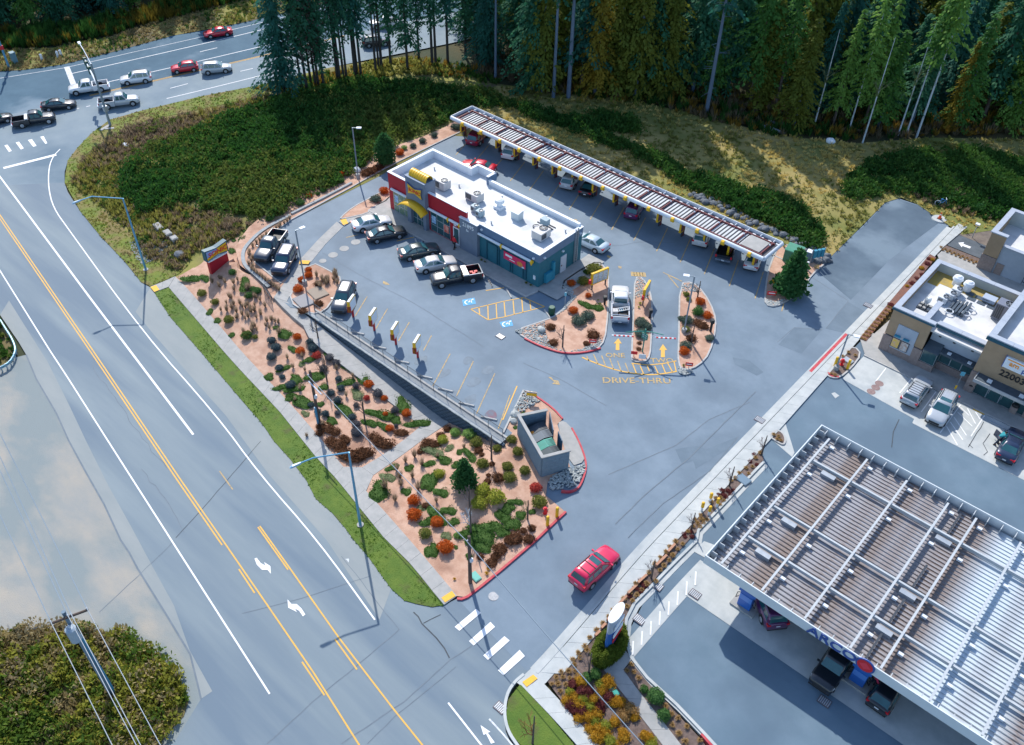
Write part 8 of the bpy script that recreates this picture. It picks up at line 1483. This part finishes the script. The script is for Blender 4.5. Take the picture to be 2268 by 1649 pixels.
# ------------------------------------------------------------------ stones
def stones(name, P, n, r0, r1, m, lab, z=.1, zf=None):
    base = MB().ico((0, 0, 0), 1, 1); V0 = np.array(base.v); F0 = np.array(base.f); g = np.random.default_rng(len(P)*31+n); pts = scatter(P, n); Vs = []; 
    for x, y in pts:
        r = g.uniform(r0, r1); s = g.uniform(.7, 1.2, 3)*r; s[2] *= .7; V = V0*s*(1+g.uniform(-.15, .15, V0.shape)); Vs.append(V+np.array([x, y, (zf(x, y) if zf else 0)+z+r*.15]))
    N = len(Vs); me = npmesh(name, [(np.concatenate(Vs), np.concatenate([F0+i*len(V0) for i in range(N)]))], [m]); o = bpy.data.objects.new(name, me); COL.objects.link(o); tag(o, lab, kind='stuff')
stones('river_stones', GL('m3', [(105, 1425), (370, 1345), (360, 1420), (420, 1560), (520, 1600), (560, 1612), (330, 1550)], 0), 420, .05, .13, ROCKM, 'grey river stones at the tip of the triangular island')
stones('river_stones', GL('m3', [(490, 1025), (560, 1010), (640, 1130), (560, 1230), (480, 1285), (600, 1140)], 0), 220, .05, .12, ROCKM, 'grey river stones along the restaurant corner')
stones('river_stones', GL('m3', [(560, 1605), (700, 1580), (860, 1500), (855, 1555), (740, 1600)], 0), 160, .05, .12, ROCKM, 'grey river stones at the lower edge of the triangular island')
stones('river_stones', GL('m3', [(1155, 970), (1212, 970), (1272, 1080), (1275, 1140), (1150, 1140)], 0), 220, .05, .12, ROCKM, 'grey river stones on the narrow island tip')
stones('river_stones', GL('m3', [(1550, 1020), (1640, 1015), (1720, 1085), (1560, 1080)], 0), 150, .05, .12, ROCKM, 'grey river stones on the crescent island tip')
stones('river_stones', GL('b3', [(1525, 120), (1660, 150), (1640, 175), (1580, 190), (1530, 170)], 0), 120, .05, .12, ROCKM, 'grey river stones at the lower end of the crescent island')
stones('river_stones', GL('b3', [(175, 335), (230, 350), (320, 415), (250, 460), (170, 510), (85, 510)], 0), 300, .05, .12, ROCKM, 'grey river stones on the tip behind the enclosure')
stones('river_stones', GL('b3', [(420, 1080), (580, 1000), (720, 965), (722, 1020), (660, 1130), (560, 1180), (420, 1190), (390, 1150)]), 420, .05, .13, ROCKM, 'grey river stones below the dumpster enclosure', .1, T)
stones('river_stones', GL('r6', [(1340, 1640), (1480, 1700), (1680, 1640), (1600, 1720), (1480, 1780), (1340, 1740)], 0), 200, .05, .12, ROCKM, 'grey river stones at the corner planter tip')
stones('quarry_spalls', GL('m1', [(1130, 650), (1350, 560), (1480, 640), (1420, 760), (1250, 850), (1170, 780)]), 700, .05, .13, ROCKM, 'pale quarry spalls around the drain in the brush corner', .05, T)
rk = thing('rock_bank', (0, 0, 0), 'bank of dark basalt rocks behind the canopy end', 'rock bank'); RM = [MB().ico((0, 0, .3), 1, 2, jit=.12, sz=(1, .8, .7)).mesh('rock', ROCKD) for _ in range(4)]; ln = dens(GL('D', [(1540, 432), (1600, 458), (1680, 500), (1760, 535), (1835, 578), (1790, 575)]), .55)
for x, y in ln:
    for k in range(2):
        q = (x+random.uniform(-.5, .5), y+random.uniform(-.8, .5)); child('rock', random.choice(RM), rk, None, (*q, T(*q)), random.uniform(0, 6), random.uniform(.25, .6))
# ------------------------------------------------------------------ brush, meadow grass, verge grass (uncountable)
def brush(name, polys, n, h0, h1, spread, blades, mats, lab, seed, wdt=.05):
    g = np.random.default_rng(seed); rnd = random.Random(seed); pts = []
    ar = [abs(sum(P[i][0]*P[(i+1) % len(P)][1]-P[(i+1) % len(P)][0]*P[i][1] for i in range(len(P))))/2 for P in polys]
    for P, a in zip(polys, ar): pts += scatter(P, int(n*a/sum(ar)), rnd)
    pts = np.array(pts); N = len(pts); Z = np.array([T(*p) for p in pts]); Hh = g.uniform(h0, h1, N)*(.75+.5*np.sin(pts[:, 0]*.35+pts[:, 1]*.22)**2)
    rep = np.repeat(np.arange(N), blades); B = len(rep); th = g.uniform(0, 6.283, B); sp = g.uniform(.05, 1, B)**.7*spread; hh = Hh[rep]*g.uniform(.55, 1.1, B)
    b0 = np.stack([pts[rep, 0]+np.cos(th)*sp*.35, pts[rep, 1]+np.sin(th)*sp*.35, Z[rep]+.0], 1); tp = np.stack([pts[rep, 0]+np.cos(th)*sp, pts[rep, 1]+np.sin(th)*sp, Z[rep]+hh], 1)
    ph = th+1.57+g.uniform(-.6, .6, B); w = np.stack([np.cos(ph)*wdt, np.sin(ph)*wdt, np.zeros(B)], 1)*g.uniform(.6, 1.6, (B, 1)); mid = b0*.45+tp*.55
    V = np.stack([b0-w*.5, b0+w*.5, mid+w*1.5, tp, mid-w*1.5], 1).reshape(-1, 3); F = np.arange(B)[:, None]*5+np.array([[0, 1, 2, 3, 4]])
    k = (np.sin(pts[:, 0]*.21+1)+np.sin(pts[:, 1]*.27)+g.normal(size=N)*.9); cl = np.digitize(k, np.linspace(-1.3, 1.3, len(mats)+1)[1:-1])[rep]
    me = npmesh(name, [(V, F)], mats); me.polygons.foreach_set('material_index', cl.astype(np.int32)); me.update(); o = bpy.data.objects.new(name, me); COL.objects.link(o); tag(o, lab, kind='stuff'); return o
def leafmass(name, polys, n, r0, r1, per, size, mats, lab, seed):
    g = np.random.default_rng(seed); rnd = random.Random(seed); pts = []
    ar = [abs(sum(P[i][0]*P[(i+1) % len(P)][1]-P[(i+1) % len(P)][0]*P[i][1] for i in range(len(P))))/2 for P in polys]
    for P, a in zip(polys, ar): pts += scatter(P, int(n*a/sum(ar)), rnd)
    pts = np.array(pts); N = len(pts); Z = np.array([T(*p) for p in pts]); rad = g.uniform(r0, r1, N)*(.7+.45*np.sin(pts[:, 0]*.3+pts[:, 1]*.2)**2); rep = np.repeat(np.arange(N), per)
    def fn(g, m):
        d = g.normal(size=(m, 3)); d[:, 2] = np.abs(d[:, 2]); d /= np.linalg.norm(d, axis=1)[:, None]; q = d*(rad[rep]*g.uniform(.55, 1, m))[:, None]; q[:, 2] *= 1.05; q[:, :2] += pts[rep]; q[:, 2] += Z[rep]; return q
    V, F = leafcloud(len(rep), size, fn, seed, .75, .5); k = np.sin(pts[:, 0]*.21+1)+np.sin(pts[:, 1]*.27)+g.normal(size=N)*.9; cl = np.digitize(k, np.linspace(-1.3, 1.3, len(mats)+1)[1:-1])[rep]
    me = npmesh(name, [(V, F)], mats); me.polygons.foreach_set('material_index', cl.astype(np.int32)); me.update(); o = bpy.data.objects.new(name, me); COL.objects.link(o); return tag(o, lab, kind='stuff')
BR = [leafmat('broom_dark', (.028, .10, .018), (.045, .13, .025), .4), leafmat('broom_mid', (.05, .135, .024), (.075, .165, .03), .4), leafmat('broom_olive', (.10, .16, .03), (.14, .18, .04), .4)]
S1 = GL('D', [(330, 330), (430, 290), (560, 240), (640, 212), (760, 180), (900, 185), (1080, 205), (1180, 255), (1130, 240), (1040, 235), (985, 275), (900, 310), (830, 345), (765, 395), (640, 465), (590, 488), (500, 478), (420, 455), (330, 470), (270, 440), (275, 380)])
S2 = [GL('D', q) for q in ([(1150, 232), (1300, 270), (1400, 325), (1480, 362), (1500, 385), (1400, 345), (1260, 290), (1160, 255)], [(1440, 345), (1530, 385), (1640, 418), (1700, 428), (1790, 478), (1830, 528), (1800, 560), (1720, 505), (1600, 452), (1500, 408)], [(1880, 400), (1920, 362), (2000, 338), (2150, 332), (2267, 352), (2420, 400), (2400, 520), (2150, 470), (2060, 435), (1960, 428), (1895, 445), (1870, 430)], [(1300, 250), (1400, 262), (1420, 300), (1330, 290)])]
leafmass('broom_scrub', [S1], 2300, .8, 1.25, 46, .42, BR, 'mass of dark green broom scrub filling the field', 3)
leafmass('broom_scrub', S2, 1700, .7, 1.2, 46, .4, BR[:2], 'dark green broom scrub in the meadow behind the canopy', 4)
DG_ = [leafmat('weed_olive', (0.245, 0.263, 0.0525), (0.332, 0.298, 0.0787), .5), leafmat('weed_tan', (0.35, 0.28, 0.122), (0.263, 0.21, 0.105), .5), leafmat('weed_brown', (0.21, 0.157, 0.105), (0.298, 0.228, 0.157), .5)]
S3 = GL('D', [(160, 405), (185, 350), (255, 300), (330, 270), (480, 240), (600, 210), (560, 240), (430, 288), (330, 330), (270, 380), (270, 440), (420, 460), (520, 485), (560, 500), (500, 535), (430, 560), (400, 600), (330, 575), (290, 515), (240, 470), (200, 440)])
brush('weed_scrub', [S3], 1900, .35, .9, .45, 16, DG_, 'olive and tan weeds around the brush field edge', 5, .035)
leafmass('weed_clumps', [S3], 170, .3, .8, 40, .3, [BR[1], DG_[0], BR[2]], 'scattered green weed clumps around the brush field', 51)
brush('meadow_grass', [MEAD], 3800, .2, .5, .45, 12, [leafmat('meadow_gold', (0.546, 0.452, 0.146), (0.672, 0.524, 0.188), .3), leafmat('meadow_green', (0.21, 0.24, 0.06), (0.284, 0.27, 0.075), .3)], 'dry tufted grass of the meadow', 6, .04)
S5 = GL('c1', [(0, 780), (120, 740), (330, 715), (560, 700), (800, 730), (1050, 760), (1150, 850), (1290, 930), (1370, 1060), (1440, 1130), (1520, 1300), (1480, 1420), (1350, 1560), (1250, 1700), (0, 1700), (-600, 1700), (-600, 800)])
sheet('scrub_mound', S5, mat('scrub_soil', (.12, .105, .035), .95, (.17, .13, .06), .4, bump=.8, bscale=5), off=.04, label='weedy soil under the scrub beside the gravel pull-out')
leafmass('bank_scrub', [S5], 520, .45, 1.1, 80, .34, [leafmat('bank_green', (0.101, 0.173, 0.0243), (0.162, 0.243, 0.0365), .5), leafmat('bank_olive', (0.263, 0.284, 0.0405), (0.365, 0.344, 0.0607), .5), leafmat('bank_tan', (0.446, 0.365, 0.162), (0.304, 0.243, 0.142), .5)], 'mixed olive and tan scrub below the power pole', 7)
brush('bank_grass', [S5], 500, .4, .8, .5, 14, [DG_[1], DG_[0]], 'tan grass in the scrub below the power pole', 71, .03)
S6 = GL('D', [(0, 715), (15, 740), (35, 775), (30, 800), (0, 815), (-150, 820), (-150, 600)])
sheet('scrub_corner', S6, mat('scrub_soil', (.12, .105, .035)), off=.05, label='weedy corner behind the guardrail')
brush('corner_scrub', [S6], 160, .4, .9, .45, 26, BR[1:], 'green scrub behind the guardrail', 8)
GV = [leafmat('turf_a', (0.121, 0.242, 0.0242), (0.182, 0.314, 0.0363), .8), leafmat('turf_b', (0.0725, 0.169, 0.0193), (0.109, 0.218, 0.0242), .8)]
brush('verge_grass', [VRG], 4200, .04, .1, .16, 5, GV, 'short bright grass blades of the verge', 9, .03)
brush('lawn_grass', [AGR], 800, .04, .09, .16, 5, GV, 'short green grass blades of the lawn corner', 10, .03)
brush('corner_grass', [VG2], 2600, .06, .22, .2, 7, [DG_[0], GV[0], DG_[1]], 'olive grass blades around the road corner', 12, .03)
brush('far_grass', [VERGE2], 2600, .2, .6, .4, 10, [DG_[0], BR[1], DG_[1]], 'weedy grass along the far highway verge', 13, .04)
# ------------------------------------------------------------------ trees
def fir_mesh(seed, H=28., c0=.2, rmax=4.2, olive=False, dens_=1., droop=.35):
    g = np.random.default_rng(seed); P = []; D = []; Sz = []
    z = H*c0
    while z < H*.985:
        f = (z-H*c0)/(H*(1-c0)); rr = rmax*((1-f)**.8)*(.75+.25*min(1, f*6+.3))+.25; nb = int((5.5+3*g.random())*dens_)
        ph = g.uniform(0, 6.28)
        for k in range(nb):
            a = ph+6.283*k/nb+g.uniform(-.3, .3); L = rr*(g.uniform(.35, 1.0) if g.random() < .7 else g.uniform(.95, 1.35)); ns = max(3, int(L/.36))
            for j in range(ns):
                t = (j+.6)/ns; r = L*t
                for s in (-1, 0, 1):
                    lw = s*(1-t*.6)*L*.22*g.uniform(.4, 1); x = math.cos(a)*r-math.sin(a)*lw; y = math.sin(a)*r+math.cos(a)*lw
                    P.append((x+g.normal()*.08, y+g.normal()*.08, z+.35*L*.35*(1-t)-droop*L*t*t+g.normal()*.1)); D.append((math.cos(a+s*.7), math.sin(a+s*.7), -droop*1.2-.2)); Sz.append(.62*(1.05-.3*t)*g.uniform(.7, 1.4))
        z += .6+.5*g.random()+(.35 if f < .2 else 0)
    P = np.array(P); D = np.array(D); D /= np.linalg.norm(D, axis=1)[:, None]; Sz = np.array(Sz)[:, None]; up = np.tile([[0, 0, 1.]], (len(P), 1))+g.normal(size=(len(P), 3))*.45; w = np.cross(D, up); w /= np.linalg.norm(w, axis=1)[:, None]
    V = np.stack([P-D*Sz*.25, P+D*Sz*.35+w*Sz*.38, P+D*Sz, P+D*Sz*.35-w*Sz*.38], 1).reshape(-1, 3); return npmesh('crown', [(V, np.arange(len(V)).reshape(-1, 4))], [LM['conif']])
FIR = [fir_mesh(1, 27, .10, 4.6), fir_mesh(2, 27, .2, 4.4, dens_=.9), fir_mesh(3, 27, .3, 4.2, dens_=.75), fir_mesh(4, 27, .06, 5.2, droop=.5), fir_mesh(5, 27, .5, 3.6, dens_=.7), fir_mesh(6, 27, .08, 4.2, droop=.55)]
TRK = [MB().cyl((0, 0, -.4), (0, 0, 10), .34, .24, 8).cyl((0, 0, 10), (0, 0, 26), .24, .05, 8).mesh('trunk', BARK)]
TRK.append(MB().cyl((0, 0, -.4), (0, 0, 26), .19, .04, 7).mesh('trunk', BARK))
def sticks(seed, H, c0, n, L):
    g = random.Random(seed); mb = MB()
    for i in range(n):
        z = g.uniform(H*c0, H*.75); a = g.uniform(0, 6.28); l = g.uniform(.4, 1)*L; mb.cyl((0, 0, z), (math.cos(a)*l, math.sin(a)*l, z+g.uniform(-.5, .5)), .04, .015, 3, cap=False)
    return mb.mesh('dead_branches', BARK)
STK = sticks(3, 27, .1, 40, 2.2)
TC = {'dark': leafmat('needle_dark', (0.023, 0.115, 0.0688), (0.0505, 0.184, 0.0918), .25), 'teal': leafmat('needle_teal', (0.0212, 0.111, 0.0897), (0.0369, 0.163, 0.116), .25), 'mid': leafmat('needle_mid', (0.0595, 0.178, 0.0374), (0.102, 0.238, 0.051), .3), 'olive': leafmat('needle_olive', (0.162, 0.178, 0.0238), (0.102, 0.145, 0.0238), .3), 'gold': leafmat('needle_gold', (0.289, 0.196, 0.0204), (0.17, 0.17, 0.0238), .35), 'fresh': leafmat('needle_fresh', (0.128, 0.272, 0.051), (0.187, 0.34, 0.068), .3)}
TNAME = {'dark': 'dark green', 'teal': 'blackish teal', 'mid': 'mid green', 'olive': 'olive', 'gold': 'golden olive', 'fresh': 'fresh green'}
def tree(x, y, H, v, col, group, where, trunk=None, sw=1., dead=False, lab=None):
    z = T(x, y); s = H/27.; t = thing('fir_tree', (x, y, z), lab or '%s fir %s' % (TNAME[col], where), 'tree', group, random.uniform(0, 6.28)); t.scale = (s*sw, s*sw, s)
    child('trunk', TRK[1 if trunk is BIRCH else 0], t, trunk or BARK); child('crown', FIR[v], t, TC[col])
    if dead: child('dead_branches', STK, t, trunk or BARK)
    return t
random.seed(99)
G1 = 'firs in the row along the highway'
for i, (cx, cy) in enumerate([(370, 790), (515, 745), (565, 790), (600, 730), (665, 745), (712, 750), (830, 690), (850, 690), (885, 690), (910, 685), (985, 665), (1000, 640), (1035, 660), (1165, 630), (1190, 600), (1215, 600), (1295, 575), (1440, 600), (1540, 520), (1655, 570), (1685, 560), (1790, 545), (1945, 490), (2040, 510)]):
    p = G('t2', cx, cy); v = [1, 2, 2, 4, 2, 1, 4, 2, 4, 4, 2, 4, 2, 4, 4, 4, 2, 1, 2, 2, 4, 2, 1, 1][i]
    tree(*p, random.uniform(18, 23), v if i else 3, 'dark' if i % 3 else 'teal', G1, 'in the row along the highway', BARKD, .85 if i else 1.15, lab=None if i else 'low-branched dark fir at the left end of the highway row'.replace('left end', 'road end'))
G2 = 'trees at the forest edge behind the meadow'
def edge(k, c, H, v, col, trunk, sw=1., dead=False, lab=None, kk='tree'):
    p = G(k, *c); return tree(*p, H, v, col, None if lab else G2, 'at the forest edge behind the meadow', trunk, sw, dead, lab)
edge('t2', (2205, 690), 30, 4, 'dark', BARKB, .6, False, 'tall bare blue-grey trunk beside the highway end of the forest')
edge('t3', (1770, 990), 31, 4, 'teal', BARKB, .8, True, 'leaning tall blue-grey trunk alone before the forest'); edge('t3', (440, 850), 30, 4, 'dark', BARKB, .75, False, 'thinner of two tall blue-grey trunks at the forest edge'); edge('t3', (570, 850), 32, 4, 'dark', BARKB, .85, False, 'thicker of two tall blue-grey trunks at the forest edge')
for c, H, v, col in (((345, 800), 24, 5, 'olive'), ((800, 830), 23, 5, 'gold'), ((985, 800), 25, 3, 'olive'), ((1150, 850), 25, 5, 'olive'), ((1400, 830), 22, 3, 'olive'), ((250, 780), 22, 3, 'dark'), ((1250, 800), 26, 1, 'dark'), ((680, 780), 26, 1, 'teal'), ((1650, 800), 26, 0, 'dark'), ((1950, 800), 27, 0, 'dark'), ((2150, 900), 25, 1, 'mid')): edge('t3', c, H, v, col, BARKB if v != 1 else BARK)
for c, H, v, col, tr in (((250, 900), 25, 5, 'olive', BARK), ((420, 880), 24, 3, 'olive', BARK), ((600, 1100), 17, 1, 'fresh', BARK), ((745, 1130), 20, 2, 'fresh', BIRCH), ((870, 1100), 19, 1, 'fresh', BARK), ((1600, 1120), 13, 5, 'gold', BARK), ((1330, 1195), 25, 4, 'fresh', BIRCH), ((1240, 1175), 21, 4, 'mid', BIRCH), ((2150, 1070), 28, 4, 'dark', BARKB), ((1900, 1050), 25, 1, 'dark', BARK), ((100, 950), 22, 2, 'mid', BARK), ((2050, 1000), 24, 0, 'mid', BARK), ((2300, 1020), 24, 1, 'mid', BARK)): edge('t4', c, H, v, col, tr, .9)
for c, H, l in (((860, 1250), 15, 'slim white-barked leafless tree at the forest edge'), ((1170, 1180), 16, 'pale leafless tree beside the white trunks'), ((440, 1100), 14, 'grey leafless tree before the olive firs')):
    p = G('t4', *c); t = thing('bare_tree', (*p, T(*p)), l, 'tree'); MB().cyl((0, 0, 0), (0, 0, H), .13, .03, 6).build('trunk', BIRCH, t); child('branches', templ('bare', 1), t, LM['greycover'], (0, 0, H*.35), 0, H*.22)
p = G('t2', 640, 745); t = thing('bare_tree', (*p, T(*p)), 'purplish brown leafless tree among the highway firs', 'tree'); MB().cyl((0, 0, 0), (0, 0, 15), .2, .05, 6).build('trunk', BARKD, t); PT = leafmat('twig_purple', (.085, .06, .065), (.13, .09, .09), .5)
me = npmesh('crown', [leafcloud(2600, .3, lambda g, n: np.stack([g.normal(size=n)*1.25, g.normal(size=n)*1.25, g.uniform(4, 15, n)], 1), 5)], [PT]); child('crown', me, t)
# forest interior
FP = GL('D', [(1040, 160), (1130, 165), (1240, 190), (1400, 195), (1520, 220), (1640, 262), (1780, 285), (1900, 285), (2060, 288), (2300, 285), (2600, 300), (2700, 60), (2300, -60), (1900, -110), (1400, -120), (1120, -60), (1000, 60)])
fx = [p for p in FP]
pts = []
for p in scatter(FP, 5000, random.Random(4)):
    if all((p[0]-q[0])**2+(p[1]-q[1])**2 > 4.3**2 for q in pts): pts.append(p)
    if len(pts) >= 235: break
for i, p in enumerate(pts):
    tree(*p, random.uniform(14, 22), random.choice([0, 0, 1, 3, 3, 5]), random.choices(['dark', 'teal', 'mid', 'olive', 'fresh'], [6, 3, 4, 3, 1.5])[0], 'firs inside the forest', 'inside the forest behind the meadow', random.choice([BARK, BARKD, BARKB]), random.uniform(1.0, 1.3))
FQ = GL('D', [(-250, 95), (0, 62), (140, 50), (250, 38), (380, 12), (480, -8), (600, -40), (560, -130), (300, -110), (0, -90), (-300, -40)])
pts = []
for p in scatter(FQ, 3000, random.Random(8)):
    if all((p[0]-q[0])**2+(p[1]-q[1])**2 > 3.8**2 for q in pts): pts.append(p)
    if len(pts) >= 85: break
for i, p in enumerate(pts): tree(*p, random.uniform(12, 20), random.choice([3, 5, 0]), random.choice(['dark', 'teal', 'dark', 'teal', 'mid']), 'firs beyond the highway', 'beyond the far highway verge', BARKD, random.uniform(1.0, 1.3))
brush('far_thicket', [GL('D', [(-200, 130), (0, 110), (140, 100), (250, 78), (380, 42), (540, 0), (540, -30), (380, 5), (240, 40), (130, 60), (0, 72), (-200, 95)])], 1100, .8, 2.0, .7, 22, [BR[0], BR[0], BR[1], leafmat('thicket_gold', (0.18, 0.135, 0.018), (0.126, 0.108, 0.018), .4)], 'green and golden thicket below the far firs', 15)
UND = GL('D', [(1040, 165), (1110, 178), (1230, 212), (1330, 222), (1430, 230), (1500, 250), (1570, 268), (1700, 300), (1880, 312), (2060, 300), (2300, 300), (2300, 230), (1900, 225), (1700, 230), (1500, 170), (1300, 140), (1100, 120)])
brush('forest_undergrowth', [UND], 1900, .5, 1.5, .7, 20, [BR[0], leafmat('fern_gold', (0.315, 0.195, 0.03), (0.225, 0.15, 0.03), .4), leafmat('fern_brown', (0.15, 0.128, 0.075), (0.21, 0.165, 0.105), .4)], 'dark and golden undergrowth at the forest edge', 16)
brush('row_undergrowth', [GL('D', [(560, 195), (640, 178), (760, 155), (900, 128), (1010, 140), (1100, 165), (1110, 190), (1000, 172), (900, 165), (760, 185), (640, 205)])], 700, .3, .9, .5, 16, [DG_[0], MATS['fern_gold'], BR[1]], 'weeds under the row of highway firs', 17)
brush('soil_brush', [GL('m4', [(1210, 230), (1600, 380), (1750, 420), (2268, 560), (2300, 200), (1900, 100), (1400, 150)])], 600, .2, .8, .45, 14, [BR[0], DG_[2], BR[1]], 'patchy scrub behind the end of the access drive', 18)
